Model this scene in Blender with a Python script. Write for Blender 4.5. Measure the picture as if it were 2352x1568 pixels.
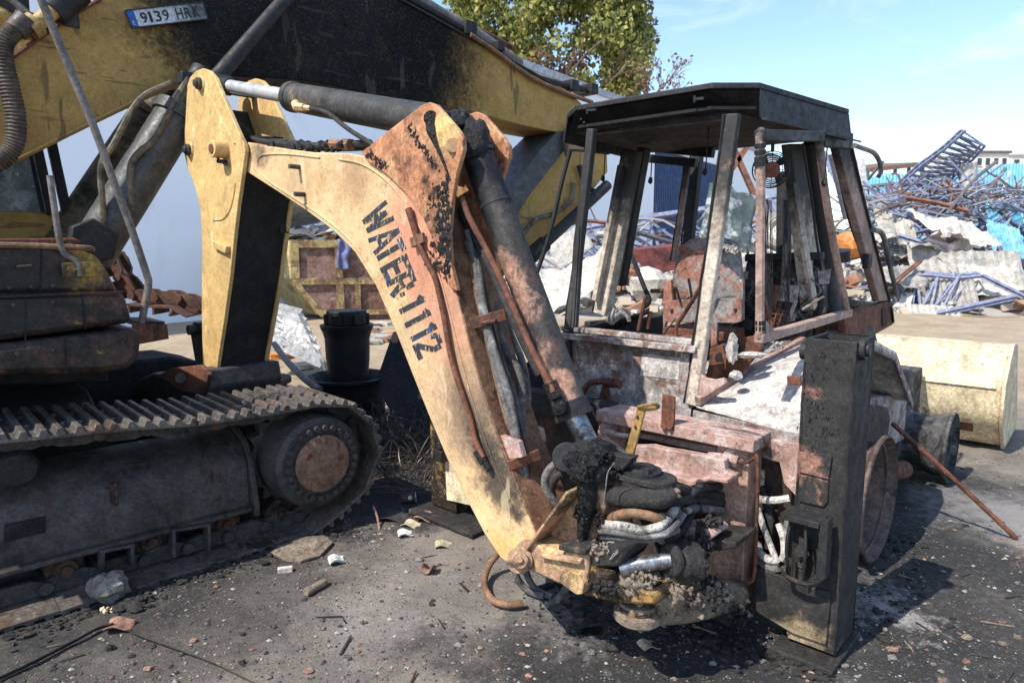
import bpy, bmesh, math, random
import numpy as np
from mathutils import Vector, noise as mnoise
random.seed(7)
scene = bpy.context.scene
for o in list(bpy.data.objects): bpy.data.objects.remove(o)
COL = scene.collection
V = Vector
# ------------------------------------------------------------------ camera
CAM_H = 1.65
PITCH = math.atan(219 / 1568)
cam_d = bpy.data.cameras.new('camera'); cam = bpy.data.objects.new('camera', cam_d); COL.objects.link(cam)
cam_d.sensor_width = 36; cam_d.lens = 24; cam_d.clip_start = .05; cam_d.clip_end = 6000
cam.location = (0, 0, CAM_H); cam.rotation_euler = (math.pi / 2 - PITCH, 0, 0)
cam_d.dof.use_dof = True; cam_d.dof.focus_distance = 3.3; cam_d.dof.aperture_fstop = 5.6
scene.camera = cam
# ------------------------------------------------------------------ light
SUN_AZ = V((-.795, -.606, 0)).normalized(); SUN_EL = math.radians(51)
world = bpy.data.worlds.new('World'); scene.world = world; world.use_nodes = True
wn = world.node_tree.nodes; bg = wn['Background']
sky = wn.new('ShaderNodeTexSky'); sky.sky_type = 'NISHITA'; sky.sun_disc = False
sky.sun_elevation = SUN_EL; sky.sun_rotation = math.atan2(SUN_AZ.x, SUN_AZ.y)
sky.air_density = 1.0; sky.dust_density = .6; sky.ozone_density = 2.6
wt_ = wn.new('ShaderNodeTexCoord'); wm = wn.new('ShaderNodeMapping'); wm.inputs['Scale'].default_value = (2.2, 2.2, 9.); wz = wn.new('ShaderNodeTexNoise'); wz.inputs['Scale'].default_value = 1.6; wz.inputs['Detail'].default_value = 7; wz.inputs['Roughness'].default_value = .62; wz.inputs['Distortion'].default_value = .8
wr_ = wn.new('ShaderNodeMapRange'); wr_.inputs[1].default_value = .52; wr_.inputs[2].default_value = .8; wr_.inputs[4].default_value = .38
wx = wn.new('ShaderNodeMix'); wx.data_type = 'RGBA'; wx.inputs[7].default_value = (5.6, 6.0, 6.3, 1)          # thin cirrus, all round the sky
for a_, b_ in ((wt_.outputs['Generated'], wm.inputs[0]), (wm.outputs[0], wz.inputs['Vector']), (wz.outputs[0], wr_.inputs[0]), (wr_.outputs[0], wx.inputs[0]), (sky.outputs[0], wx.inputs[6]), (wx.outputs[2], bg.inputs[0])): world.node_tree.links.new(a_, b_); bg.inputs[1].default_value = .15
sun_d = bpy.data.lights.new('sun', 'SUN'); sun_d.energy = 3.5; sun_d.angle = math.radians(.53); sun_d.color = (1, .93, .83)
sun = bpy.data.objects.new('sun', sun_d); COL.objects.link(sun)
sdir = V((SUN_AZ.x * math.cos(SUN_EL), SUN_AZ.y * math.cos(SUN_EL), math.sin(SUN_EL)))
sun.rotation_euler = sdir.to_track_quat('Z', 'Y').to_euler(); sun.location = (-6, -4, 12)
scene.view_settings.view_transform = 'Standard'; scene.view_settings.look = 'None'
scene.view_settings.gamma = 1; scene.view_settings.exposure = .95; scene.view_settings.use_curve_mapping = False
scene.render.engine = 'CYCLES'
# ------------------------------------------------------------------ pixel -> place (photo measured at 2352 x 1568)
FPX, CX, CY = 1568., 1176., 784.
CP = V((0, 0, CAM_H)); cT, sT = math.cos(PITCH), math.sin(PITCH)
def ray(u, v):
    x = (u - CX) / FPX; up = -(v - CY) / FPX
    return V((x, cT + up * sT, -sT + up * cT))
def G(u, v, z=0.):
    d = ray(u, v); return CP + d * ((z - CAM_H) / d.z)
def P(u, v, y):
    d = ray(u, v); return CP + d * (y / d.y)
def PL(u, v, p, n):
    d = ray(u, v); return CP + d * ((p - CP).dot(n) / d.dot(n))
_d = ray(-577, 565); BU = -V((_d.x, _d.y, 0)).normalized(); BLn = V((-BU.y, BU.x, 0)); Z = V((0, 0, 1))
B0 = G(1725, 1430)
def R(u, v, l): return PL(u, v, B0 + BLn * l, BLn)          # plane parallel to the loader's rear
def S(u, v, k): return PL(u, v, B0 + BU * k, BU)            # plane parallel to the loader's side
def bl(u, l, z): return B0 + BU * u + BLn * l + Z * z
T0 = G(0, 1446); T1 = G(797, 1202); EE = (T1 - T0).normalized(); EN = V((EE.y, -EE.x, 0))
def ES(u, v, t): return PL(u, v, T0 - EN * t, EN)           # plane parallel to the excavator's near side
def EB(u, v, t): return ES(u, v, t + .42)                    # the same for the boom and what hangs on it
def el(e, t, z): return T0 + EE * e - EN * t + Z * z
def e_of(p): return (p - T0).dot(EE)
# ------------------------------------------------------------------ mesh builder
def catmull(pts, k=5):
    pts = [V(p) for p in pts]
    if len(pts) < 3: return pts
    q = [pts[0] * 2 - pts[1]] + pts + [pts[-1] * 2 - pts[-2]]; out = []
    for i in range(1, len(q) - 2):
        a, b, c, d = q[i - 1:i + 3]
        for j in range(k):
            t = j / k
            out.append(.5 * ((2 * b) + (c - a) * t + (2 * a - 5 * b + 4 * c - d) * t * t + (3 * b - a - 3 * c + d) * t ** 3))
    return out + [pts[-1]]
def perp(a):
    a = a.normalized(); r = a.cross(Z)
    if r.length < .05: r = a.cross(V((1, 0, 0)))
    r.normalize(); return r, r.cross(a).normalized()
class MB:
    def __init__(s): s.v = []; s.f = []
    def add(s, vs, fs):
        b = len(s.v); s.v += [V(x) for x in vs]; s.f += [[i + b for i in f] for f in fs]; return s
    def prism(s, pts, vec):
        n = len(pts); vec = V(vec); pts = [V(p) for p in pts]
        return s.add(pts + [p + vec for p in pts], [list(range(n))[::-1], list(range(n, 2 * n))] + [[i, (i + 1) % n, (i + 1) % n + n, i + n] for i in range(n)])
    def box(s, c, ax, h):
        c = V(c); vs = [c + ax[0] * (h[0] * x) + ax[1] * (h[1] * y) + ax[2] * (h[2] * z) for z in (-1, 1) for y in (-1, 1) for x in (-1, 1)]
        return s.add(vs, [[0, 2, 3, 1], [4, 5, 7, 6], [0, 1, 5, 4], [2, 6, 7, 3], [0, 4, 6, 2], [1, 3, 7, 5]])
    def bar(s, p0, p1, w, h, side=None):
        p0, p1 = V(p0), V(p1); a = (p1 - p0); ln = a.length; a.normalize()
        if side is None: r, q = perp(a)
        else:
            r = V(side); r = (r - a * r.dot(a)).normalized(); q = r.cross(a)
        return s.box((p0 + p1) / 2, (r, q, a), (w / 2, h / 2, ln / 2))
    def cyl(s, p0, p1, r0, r1=None, n=16, caps=True):
        p0, p1 = V(p0), V(p1); r1 = r0 if r1 is None else r1; r, q = perp(p1 - p0); vs = []
        for p, rr in ((p0, r0), (p1, r1)):
            vs += [p + (r * math.cos(2 * math.pi * i / n) + q * math.sin(2 * math.pi * i / n)) * rr for i in range(n)]
        fs = [[i, (i + 1) % n, (i + 1) % n + n, i + n] for i in range(n)]
        if caps: fs += [list(range(n))[::-1], list(range(n, 2 * n))]
        return s.add(vs, fs)
    def tube(s, pts, rad, n=8, k=5, smooth=True):
        rl = not isinstance(rad, (int, float))
        P_ = catmull(pts, k) if smooth else [V(p) for p in pts]; m = len(P_)
        if rl: rr = [np.interp(i / (m - 1), np.linspace(0, 1, len(rad)), rad) for i in range(m)]
        else: rr = [rad] * m
        tg = [(P_[min(i + 1, m - 1)] - P_[max(i - 1, 0)]).normalized() for i in range(m)]
        r, q = perp(tg[0]); vs = []
        for i in range(m):
            r = (r - tg[i] * r.dot(tg[i])).normalized(); q = tg[i].cross(r)
            vs += [P_[i] + (r * math.cos(2 * math.pi * j / n) + q * math.sin(2 * math.pi * j / n)) * rr[i] for j in range(n)]
        fs = [[i * n + j, i * n + (j + 1) % n, (i + 1) * n + (j + 1) % n, (i + 1) * n + j] for i in range(m - 1) for j in range(n)]
        return s.add(vs, fs + [list(range(n))[::-1], list(range((m - 1) * n, m * n))])
    def lathe(s, o, axis, prof, n=32):
        o = V(o); a = V(axis).normalized(); r, q = perp(a); vs = []; m = len(prof)
        for t, rad in prof: vs += [o + a * t + (r * math.cos(2 * math.pi * j / n) + q * math.sin(2 * math.pi * j / n)) * rad for j in range(n)]
        fs = [[i * n + j, i * n + (j + 1) % n, (i + 1) * n + (j + 1) % n, (i + 1) * n + j] for i in range(m - 1) for j in range(n)]
        return s.add(vs, fs)
    def lump(s, c, rad, seed=0, n=14, amp=.35, freq=2.2):
        c = V(c); ax = rad if isinstance(rad[0], V) else (V((rad[0], 0, 0)), V((0, rad[1], 0)), V((0, 0, rad[2]))); vs = []; m = n // 2 + 1
        for i in range(m):
            for j in range(n):
                a, b = math.pi * i / (m - 1), 2 * math.pi * j / n
                d = V((math.sin(a) * math.cos(b), math.sin(a) * math.sin(b), math.cos(a)))
                k = 1 + amp * mnoise.noise(d * freq + V((seed * 3.1, seed * 1.7, 0))) + amp * .5 * mnoise.noise(d * freq * 2.7 + V((0, seed * 5.3, 9)))
                vs.append(c + (ax[0] * d.x + ax[1] * d.y + ax[2] * d.z) * k)
        return s.add(vs, [[i * n + j, (i + 1) * n + j, (i + 1) * n + (j + 1) % n, i * n + (j + 1) % n] for i in range(m - 1) for j in range(n)])
    def grid(s, fn, nu, nv):
        vs = [fn(i / nu, j / nv) for j in range(nv + 1) for i in range(nu + 1)]
        return s.add(vs, [[j * (nu + 1) + i, j * (nu + 1) + i + 1, (j + 1) * (nu + 1) + i + 1, (j + 1) * (nu + 1) + i] for j in range(nv) for i in range(nu)])
    def build(s, name, mat, parent=None, bevel=0, smooth=40, solid=0):
        o0 = V((0, 0, 0))
        if parent is not None:
            rt = parent
            while rt.parent: rt = rt.parent
            o0 = V(rt.location)
        elif s.v:
            lo = V([min(x[i] for x in s.v) for i in range(3)]); hi = V([max(x[i] for x in s.v) for i in range(3)])
            o0 = V(((lo.x + hi.x) / 2, (lo.y + hi.y) / 2, lo.z))
        me = bpy.data.meshes.new(name); me.from_pydata([x - o0 for x in s.v], [], s.f)
        bm = bmesh.new(); bm.from_mesh(me)
        bmesh.ops.remove_doubles(bm, verts=bm.verts, dist=1e-5)
        bmesh.ops.recalc_face_normals(bm, faces=bm.faces); bm.to_mesh(me); bm.free()
        me.materials.append(M[mat] if isinstance(mat, str) else mat)
        if smooth: me.shade_smooth(); me.set_sharp_from_angle(angle=math.radians(smooth))
        o = bpy.data.objects.new(name, me); COL.objects.link(o)
        if parent is not None: o.parent = parent
        else: o.location = o0
        if solid:
            m = o.modifiers.new('s', 'SOLIDIFY'); m.thickness = solid; m.offset = 0
        if bevel:
            m = o.modifiers.new('b', 'BEVEL'); m.width = bevel; m.segments = 2; m.limit_method = 'ANGLE'; m.angle_limit = math.radians(35)
        return o
def tag(o, label=None, cat=None, group=None, kind=None):
    if cat and not kind: kind = 'thing'
    for k, v in (('label', label), ('category', cat), ('group', group), ('kind', kind)):
        if v: o[k] = v
    return o
def thing(name, loc, label, cat, group=None):
    o = bpy.data.objects.new(name, None); COL.objects.link(o); o.location = loc; o.empty_display_size = .1
    return tag(o, label, cat, group)
# ------------------------------------------------------------------ materials
M = {}
class NT:
    def __init__(s, name):
        m = bpy.data.materials.new(name); m.use_nodes = True; s.m = m; s.t = m.node_tree; s.n = s.t.nodes; s.b = s.n['Principled BSDF']
        s.pos = s.n.new('ShaderNodeNewGeometry').outputs['Position']; M[name] = m
    def put(s, sock, val):
        if hasattr(val, 'is_output'): s.t.links.new(val, sock)
        elif isinstance(val, (tuple, list)) and len(val) == 3 and sock.type == 'RGBA': sock.default_value = (*val, 1)
        else: sock.default_value = val
    def noise(s, scale, detail=5, rough=.6, dist=0, vec=None, color=False, off=(0, 0, 0), stretch=None):
        nd = s.n.new('ShaderNodeTexNoise'); s.put(nd.inputs['Scale'], scale); nd.inputs['Detail'].default_value = detail
        nd.inputs['Roughness'].default_value = rough; nd.inputs['Distortion'].default_value = dist; v = vec or s.pos
        if any(off) or stretch:
            mp = s.n.new('ShaderNodeMapping'); s.t.links.new(v, mp.inputs[0]); mp.inputs['Location'].default_value = off
            if stretch: mp.inputs['Scale'].default_value = stretch
            v = mp.outputs[0]
        s.t.links.new(v, nd.inputs['Vector']); return nd.outputs[1 if color else 0]
    def vor(s, scale, feat='F1', out='Distance', vec=None):
        nd = s.n.new('ShaderNodeTexVoronoi'); nd.feature = feat; nd.inputs['Scale'].default_value = scale
        s.t.links.new(vec or s.pos, nd.inputs['Vector']); return nd.outputs[out]
    def ramp(s, val, lo, hi, a=0., b=1.):
        nd = s.n.new('ShaderNodeMapRange'); nd.interpolation_type = 'SMOOTHSTEP'; s.put(nd.inputs[0], val)
        for i, x in zip((1, 2, 3, 4), (lo, hi, a, b)): s.put(nd.inputs[i], x)
        return nd.outputs[0]
    def math(s, op, a, b=0.):
        nd = s.n.new('ShaderNodeMath'); nd.operation = op; s.put(nd.inputs[0], a); s.put(nd.inputs[1], b); return nd.outputs[0]
    def vmath(s, op, a, b):
        nd = s.n.new('ShaderNodeVectorMath'); nd.operation = op; s.put(nd.inputs[0], a); s.put(nd.inputs[1], b)
        return nd.outputs['Value' if op == 'DISTANCE' else 0]
    def mix(s, fac, a, b, mode='MIX'):
        nd = s.n.new('ShaderNodeMix'); nd.data_type = 'RGBA'; nd.blend_type = mode; s.put(nd.inputs[0], fac); s.put(nd.inputs[6], a); s.put(nd.inputs[7], b)
        return nd.outputs[2]
    def bump(s, h, strength=.5, dist=.004, prev=None):
        nd = s.n.new('ShaderNodeBump'); nd.inputs['Strength'].default_value = strength; nd.inputs['Distance'].default_value = dist
        s.t.links.new(h, nd.inputs['Height'])
        if prev: s.t.links.new(prev, nd.inputs['Normal'])
        s.t.links.new(nd.outputs[0], s.b.inputs['Normal']); return nd.outputs[0]
SOOT = (.012, .012, .013); TAR = (.008, .008, .009); RUST = (.11, .045, .022); RUSTO = (.26, .10, .035); ASH = (.42, .38, .34); PINK = (.34, .15, .11)
def burnt(name, base, spots=(), blobs=(), rough=.65, metal=0., bump=.35, bscale=70., scratch=None, var=.25, bd=.004, seed=0, drip=None, grit=.5, grime=.35, grain=.5, spec=.3):
    """paint or bare metal with flaked layers (colour, scale, lo, hi, amount) and stains (place, r0, r1, colour, amount)"""
    t = NT(name); off = (seed * 7.3, seed * 3.1, seed * 1.9)
    big = t.noise(2.3, 4, .6, off=off); c = t.mix(t.ramp(big, .3, .7, 0, var), base, tuple(x * .55 for x in base))
    c = t.mix(t.math('MULTIPLY', t.noise(34, 3, .6), .35), c, tuple(min(1, x * 1.35) for x in base))
    for i, (col, sc, lo, hi, am) in enumerate(spots):
        nz = t.noise(sc, 9, .74, .7, off=(i * 5.1 + seed, i * 2.7, seed * 2.)); c = t.mix(t.ramp(nz, lo, hi, 0, am), c, col)
    if blobs:
        wob = t.vmath('MULTIPLY', t.vmath('SUBTRACT', t.noise(3.2, 6, .7, color=True, off=off), (.5, .5, .5)), (.55, .55, .55))
        pw = t.vmath('ADD', t.pos, wob); fine = t.noise(26, 6, .75)
        for b in blobs:
            p, r0, r1, col = b[:4]; am = b[4] if len(b) > 4 else 1.
            dd = t.math('ADD', t.vmath('DISTANCE', pw, tuple(p)), t.math('MULTIPLY', t.math('SUBTRACT', fine, .5), (r1 - r0) * 1.0))
            c = t.mix(t.ramp(dd, r0, r1, am, 0.), c, col)
    if scratch:
        for col, am, st in scratch:
            nz = t.noise(9, 2, .5, .4, stretch=st); c = t.mix(t.ramp(nz, .66, .69, 0, am), c, col)
    if grime:
        nz = t.noise(3.7, 10, .78, .3, off=(seed + 11., 4, 2)); c = t.mix(t.ramp(nz, .5, .68, 0, grime), c, tuple(x * .22 + .006 for x in base))
        nz = t.noise(13, 8, .8, .2, off=(seed + 1., 14, 2)); c = t.mix(t.ramp(nz, .54, .66, 0, grime), c, tuple(x * .35 + .008 for x in base))
    if grit:
        c = t.mix(t.ramp(t.noise(120, 3, .6, off=(2, seed, 1)), .60, .66, 0, grit), c, (.02, .018, .017))
        c = t.mix(t.ramp(t.noise(150, 2, .6, off=(7, seed, 3)), .66, .70, 0, grit * .8), c, tuple(min(.75, x * 1.2 + .14) for x in base))
    if drip:
        nz = t.noise(7, 4, .6, stretch=(4, 4, .35)); c = t.mix(t.ramp(nz, .52, .72, 0, drip[1]), c, drip[0])
    if grain:
        g1 = t.ramp(t.noise(7, 14, .82, .15, off=(seed, 21, 5)), .32, .68, 1 - grain, 1 + grain * .75)
        g2 = t.ramp(t.noise(46, 6, .8, off=(seed, 2, 15)), .36, .64, 1 - grain * .6, 1 + grain * .5); gg = t.math('MULTIPLY', g1, g2)
        cb = t.n.new('ShaderNodeCombineXYZ'); [t.t.links.new(gg, cb.inputs[i]) for i in range(3)]
        c = t.vmath('MULTIPLY', c, cb.outputs[0])
    t.put(t.b.inputs['Base Color'], c); t.put(t.b.inputs['Metallic'], metal)
    t.put(t.b.inputs['Roughness'], t.ramp(t.noise(18, 5, .7), .25, .75, max(.05, rough - .18), min(1, rough + .2)))
    t.b.inputs['Specular IOR Level'].default_value = spec
    if bump:
        h = t.math('ADD', t.noise(bscale, 5, .7), t.math('MULTIPLY', t.noise(bscale * .22, 4, .6), .8)); t.bump(h, bump, bd)
    return t.m
def plain(name, col, rough=.6, metal=0., bump=0., bscale=60, var=.3, vs=4.):
    return burnt(name, col, rough=rough, metal=metal, bump=bump, bscale=bscale, var=var)
# ================================================================== materials of the place
def mk_ground():
    t = NT('ground_mat')
    big = t.noise(.55, 5, .6); mid = t.noise(2.6, 6, .65, .4); fine = t.noise(60, 6, .75); speck = t.vor(150, 'F1', 'Color'); fine2 = t.noise(190, 4, .7)
    c = t.mix(t.ramp(mid, .3, .72), (.18, .158, .133), (.27, .238, .20))
    c = t.mix(t.ramp(t.noise(1.1, 5, .65, off=(3, 8, 0)), .55, .7, 0, .6), c, (.36, .30, .225))
    # sandy yard farther off
    yy = t.n.new('ShaderNodeSeparateXYZ'); t.t.links.new(t.pos, yy.inputs[0])
    sandm = t.ramp(t.math('ADD', yy.outputs[1], t.math('MULTIPLY', t.math('SUBTRACT', big, .5), 4.)), 5.6, 8.2)
    c = t.mix(sandm, c, t.mix(t.ramp(t.noise(1.7, 6, .6), .3, .7), (.33, .255, .17), (.43, .345, .24)))
    # soot soaked patches
    wob = t.vmath('MULTIPLY', t.vmath('SUBTRACT', t.noise(1.9, 7, .72, color=True), (.5, .5, .5)), (1.3, 1.3, 0.)); pw = t.vmath('ADD', t.pos, wob)
    f3 = t.math('SUBTRACT', t.noise(14, 6, .75), .5)
    # pale ash films
    for p, r0, r1, am in ((G(2010, 1390), .0, .38, .75), (G(1290, 1400), .0, .5, .5), (G(2330, 1180), .0, .8, .45), (G(2250, 1270), .0, .55, .35), (G(1900, 1540), .05, .4, .5), (G(1560, 1420), .0, .5, .35), (G(900, 1390), .1, .8, .3)):
        dd = t.math('ADD', t.vmath('DISTANCE', pw, (p.x, p.y, 0.)), t.math('MULTIPLY', f3, 1.1))
        c = t.mix(t.ramp(dd, r0, r1, am, 0.), c, (.44, .42, .40))
    c = t.mix(t.ramp(fine, .52, .75, 0, .35), c, (.06, .054, .05))
    c = t.mix(t.ramp(fine2, .60, .72, 0, .6), c, (.30, .28, .255))
    c = t.mix(t.ramp(t.noise(95, 3, .6, off=(4, 4, 4)), .68, .74, 0, .7), c, (.36, .34, .31))
    c = t.mix(t.ramp(t.noise(70, 3, .6, off=(9, 1, 4)), .72, .76, 0, .6), c, (.22, .09, .055))
    c = t.mix(t.ramp(t.noise(7, 10, .8, .3, off=(1, 7, 0)), .5, .62, 0, .35), c, (.07, .063, .057))
    c = t.mix(t.ramp(t.noise(9, 10, .8, .3, off=(5, 2, 0)), .55, .66, 0, .5), c, (.40, .36, .31))
    c = t.mix(t.ramp(t.noise(28, 6, .8, .2, off=(5, 9, 0)), .56, .64, 0, .45), c, (.05, .046, .043))
    for p, r0, r1, am in ((G(2080, 1250), .25, .85, .95), (G(2130, 1120), .4, 1.0, .9), (G(2330, 1330), .1, .55, .75), (G(1750, 1500), .1, .5, .85), (G(1400, 1540), .0, .3, .6), (G(930, 1090), .5, 1.2, .9),
                          (G(1560, 1340), .25, .75, .7), (G(600, 1230), .05, .35, .6), (G(300, 1330), .05, .35, .6), (G(1000, 1350), .0, .4, .3), (G(1150, 1480), .0, .45, .45), (G(1480, 1540), .1, .5, .6), (G(2240, 1480), .3, .8, .85), (G(100, 1490), .05, .3, .8), (G(450, 1345), .05, .28, .8), (G(700, 1262), .05, .3, .8), (G(330, 1420), .0, .25, .7), (G(1250, 1500), .15, .5, .8), (G(1450, 1450), .2, .6, .85), (G(1700, 1500), .25, .6, .85), (G(1000, 1160), .2, .5, .85), (G(1330, 1345), .1, .4, .8), (G(2300, 1300), .1, .5, .7), (G(2060, 1480), .2, .5, .75), (G(2250, 1120), .1, .5, .7), (G(560, 1450), .0, .22, .5), (G(980, 1480), .0, .28, .6), (G(2120, 1430), .1, .5, .8), (G(1650, 1560), .1, .4, .75), (G(1280, 1560), .05, .3, .7), (G(1200, 1420), .0, .3, .5), (G(760, 1500), .0, .3, .4), (bl(-.9, 1.6, 0), 1.2, 1.9, .8), (el(.3, .8, 0), 1.2, 2.2, .8)):
        dd = t.math('ADD', t.vmath('DISTANCE', pw, (p.x, p.y, 0.)), t.math('MULTIPLY', f3, .5))
        c = t.mix(t.ramp(dd, r0, r1, am, 0.), c, t.mix(t.ramp(t.noise(40, 5, .8), .52, .66), (.034, .034, .034), (.10, .096, .092)))
    for p, r0, r1, am in ((G(2010, 1390), .0, .30, .7), (G(2330, 1180), .0, .7, .5), (G(1290, 1395), .0, .35, .4)):
        dd = t.math('ADD', t.vmath('DISTANCE', pw, (p.x, p.y, 0.)), t.math('MULTIPLY', f3, 1.1)); c = t.mix(t.ramp(dd, r0, r1, am, 0.), c, (.44, .42, .40))
    t.put(t.b.inputs['Base Color'], c); t.put(t.b.inputs['Roughness'], t.ramp(t.noise(7, 4, .7), .3, .7, .72, .98)); t.b.inputs['Specular IOR Level'].default_value = .25
    h = t.math('ADD', t.math('ADD', fine, t.math('MULTIPLY', fine2, .7)), t.noise(18, 6, .7)); t.bump(h, .9, .012)
mk_ground()
# ------------------------------------------------------------------ ground: one sheet, fine near, coarse to the horizon
def axis(lo, hi, step, far):
    a = list(np.arange(lo, hi, step)); s = step
    x = hi
    while x < far: a.append(x); s *= 1.28; x += s
    a.append(far); b = []; s = step; x = lo - step
    while x > -far: b.append(x); s *= 1.28; x -= s
    b.append(-far); return b[::-1] + a
def ground_z(x, y):
    near = max(0., min(1., (14 - y) / 6)); p = V((x, y, 0))
    z = near * (.016 * mnoise.noise(p * 1.1) + .010 * mnoise.noise(p * 4.3) + .006 * mnoise.noise(p * 13) + .004 * mnoise.noise(p * 31))
    far = max(0., min(1., (y - 12) / 8)) * max(0., min(1., (x - 2) / 5)) * max(0, min(1, (60 - y) / 20))
    return z - .012 * near + far * (.22 + .3 * mnoise.noise(p * .35) + .12 * mnoise.noise(p * 1.3))
gx = axis(-3.4, 4.6, .034, 3000.); gy = axis(1.1, 7.2, .034, 3000.)
g = MB(); nx = len(gx)
g.v = [V((x, y, ground_z(x, y))) for y in gy for x in gx]
g.f = [[j * nx + i, j * nx + i + 1, (j + 1) * nx + i + 1, (j + 1) * nx + i] for j in range(len(gy) - 1) for i in range(nx - 1)]
go = g.build('ground', 'ground_mat', smooth=60); tag(go, 'dark sooty dirt yard strewn with grit and ash', 'ground', kind='structure')
# ------------------------------------------------------------------ long plastered shed wall
def mk_wall():
    t = NT('wall_mat'); c = t.mix(t.ramp(t.noise(.35, 5, .6), .3, .7), (.84, .88, .93), (.88, .92, .96))
    c = t.mix(t.ramp(t.noise(1.4, 6, .7, stretch=(1, 1, .4)), .52, .8, 0, .35), c, (.55, .56, .58))
    c = t.mix(t.ramp(t.noise(1.1, 5, .7, off=(3, 3, 9)), .66, .74, 0, .25), c, (.5, .42, .42))
    c = t.mix(t.ramp(t.vor(.55), .03, .055, .85, 0.), c, (.12, .12, .13))
    c = t.mix(t.ramp(t.noise(1.2, 6, .75, stretch=(3, 3, .5), off=(1, 5, 2)), .70, .78, 0, .75), c, (.05, .05, .06))
    t.put(t.b.inputs['Base Color'], c); t.b.inputs['Roughness'].default_value = .9; t.bump(t.noise(14, 5, .7), .35, .02)
mk_wall()
_wa = P(1414, 219, 31.); _wz = ray(1236, 152); _wb = CP + _wz * ((_wa.z - CAM_H) / _wz.z)
WD = V((_wa.x - _wb.x, _wa.y - _wb.y, 0)).normalized(); WN = V((WD.y, -WD.x, 0)); W0 = V((_wa.x, _wa.y, 0)); HW = _wa.z - .25
burnt('blue_sheet', (.035, .075, .18), spots=((( .12, .16, .28), 3, .5, .75, .5),), rough=.6, bump=0)
burnt('wall_cap', (.45, .47, .5), rough=.7, bump=0)
wt = thing('shed_wall', W0, 'long pale blue plastered shed wall behind the burnt machines', 'wall')
def wpt(s, z, d=0): return W0 + WD * s + WN * d + Z * z
m = MB()
def s_of(u):
    d = ray(u, 500); k = V((d.x, d.y, 0)); det = k.x * (-WD.y) + WD.x * k.y; t_ = (W0.x * (-WD.y) + WD.x * W0.y) / det; return (k * t_ - W0).dot(WD)
d0, d1 = s_of(1500), s_of(1665)
m.prism([wpt(-44, -.3), wpt(-44, HW), wpt(26, HW), wpt(26, -.3), wpt(d1, -.3), wpt(d1, 6.4), wpt(d0, 6.4), wpt(d0, -.3)], -WN * .4); m.build('wall', 'wall_mat', wt, smooth=0)
m = MB(); m.prism([wpt(-44, HW, .12), wpt(-44, HW + .25, .12), wpt(26, HW + .25, .12), wpt(26, HW, .12)], -WN * .64); m.build('coping', 'wall_cap', wt, smooth=0)
for i in range(8):
    a = d0 + (d1 - d0) * i / 8; b = d0 + (d1 - d0) * (i + 1) / 8 - .03; m = MB(); prof = []
    n = 6
    for j in range(n):
        x = a + (b - a) * j / n; w = (b - a) / n
        prof += [(x, 0), (x + w * .4, 0), (x + w * .5, .05), (x + w * .9, .05)]
    prof.append((b, 0)); pts = [wpt(x, 0, -.12 + y) for x, y in prof] + [wpt(x, 0, -.16 + y) for x, y in prof[::-1]]
    m.prism(pts, Z * 6.38); m.build('door_panel', 'blue_sheet', wt, smooth=0)
# ------------------------------------------------------------------ trees behind the wall
def mk_leaf(name, cols):
    t = NT(name); isl = t.n.new('ShaderNodeNewGeometry').outputs['Random Per Island']; c = cols[0]
    for i, k in enumerate(cols[1:]): c = t.mix(t.ramp(isl, (i + .6) / len(cols), (i + 1.2) / len(cols)), c, k)
    t.put(t.b.inputs['Base Color'], c); t.b.inputs['Roughness'].default_value = .5; t.b.inputs['Specular IOR Level'].default_value = .3
    tr = t.n.new('ShaderNodeBsdfTranslucent'); t.put(tr.inputs[0], c); mx = t.n.new('ShaderNodeMixShader'); mx.inputs[0].default_value = .4
    t.t.links.new(t.b.outputs[0], mx.inputs[1]); t.t.links.new(tr.outputs[0], mx.inputs[2]); t.t.links.new(mx.outputs[0], t.n['Material Output'].inputs[0])
mk_leaf('leaf_green', [(.09, .12, .04), (.18, .21, .06), (.32, .32, .09), (.46, .43, .14)])
mk_leaf('leaf_brown', [(.20, .115, .06), (.32, .19, .10), (.26, .16, .10)])
burnt('bark', (.16, .12, .09), rough=.9, bump=.5, bscale=20)
def leaves(m, c, rad, n, size, rnd):
    for _ in range(n):
        d = V((rnd.gauss(0, 1), rnd.gauss(0, 1), rnd.gauss(0, 1))).normalized(); k = rnd.random() ** .45
        p = V(c) + V((d.x * rad[0], d.y * rad[1], d.z * rad[2])) * k
        a = (V((rnd.gauss(0, .6), rnd.gauss(0, .6), -.8 + rnd.gauss(0, .4)))).normalized(); b = a.cross(V((rnd.gauss(0, 1), rnd.gauss(0, 1), rnd.gauss(0, 1)))).normalized()
        s = size * rnd.uniform(.6, 1.3); w = s * .3; mid = p + a * s * .45
        m.add([p, mid + b * w, p + a * s, mid - b * w], [[0, 1, 2, 3]])
def branchy(m, p, d, ln, r, depth, rnd, ends, sp=.6):
    q = p + d * ln; mid = (p + q) / 2 + V((rnd.uniform(-1, 1), rnd.uniform(-1, 1), rnd.uniform(-.5, .5))) * ln * .08
    m.tube([p, mid, q], [r, r * .85, r * .65], 6, 2); ends.append(q)
    if depth:
        for _ in range(rnd.choice((2, 3, 3))):
            nd = (d + V((rnd.uniform(-1, 1), rnd.uniform(-1, 1), rnd.uniform(-.35, .8))) * sp).normalized()
            branchy(m, p.lerp(q, rnd.uniform(.55, 1)), nd, ln * rnd.uniform(.6, .8), r * .58, depth - 1, rnd, ends, sp)
rnd = random.Random(3); TB = P(1285, 300, 44); TB.z = 0
tr = thing('broadleaf_tree', TB, 'tall leafy green tree with scorched brown patches behind the shed wall', 'tree')
m = MB(); ends = []
m.tube([TB, TB + V((.1, .1, 3.5)), TB + V((-.1, .1, 7.5))], [.5, .42, .34], 10, 3)
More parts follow.
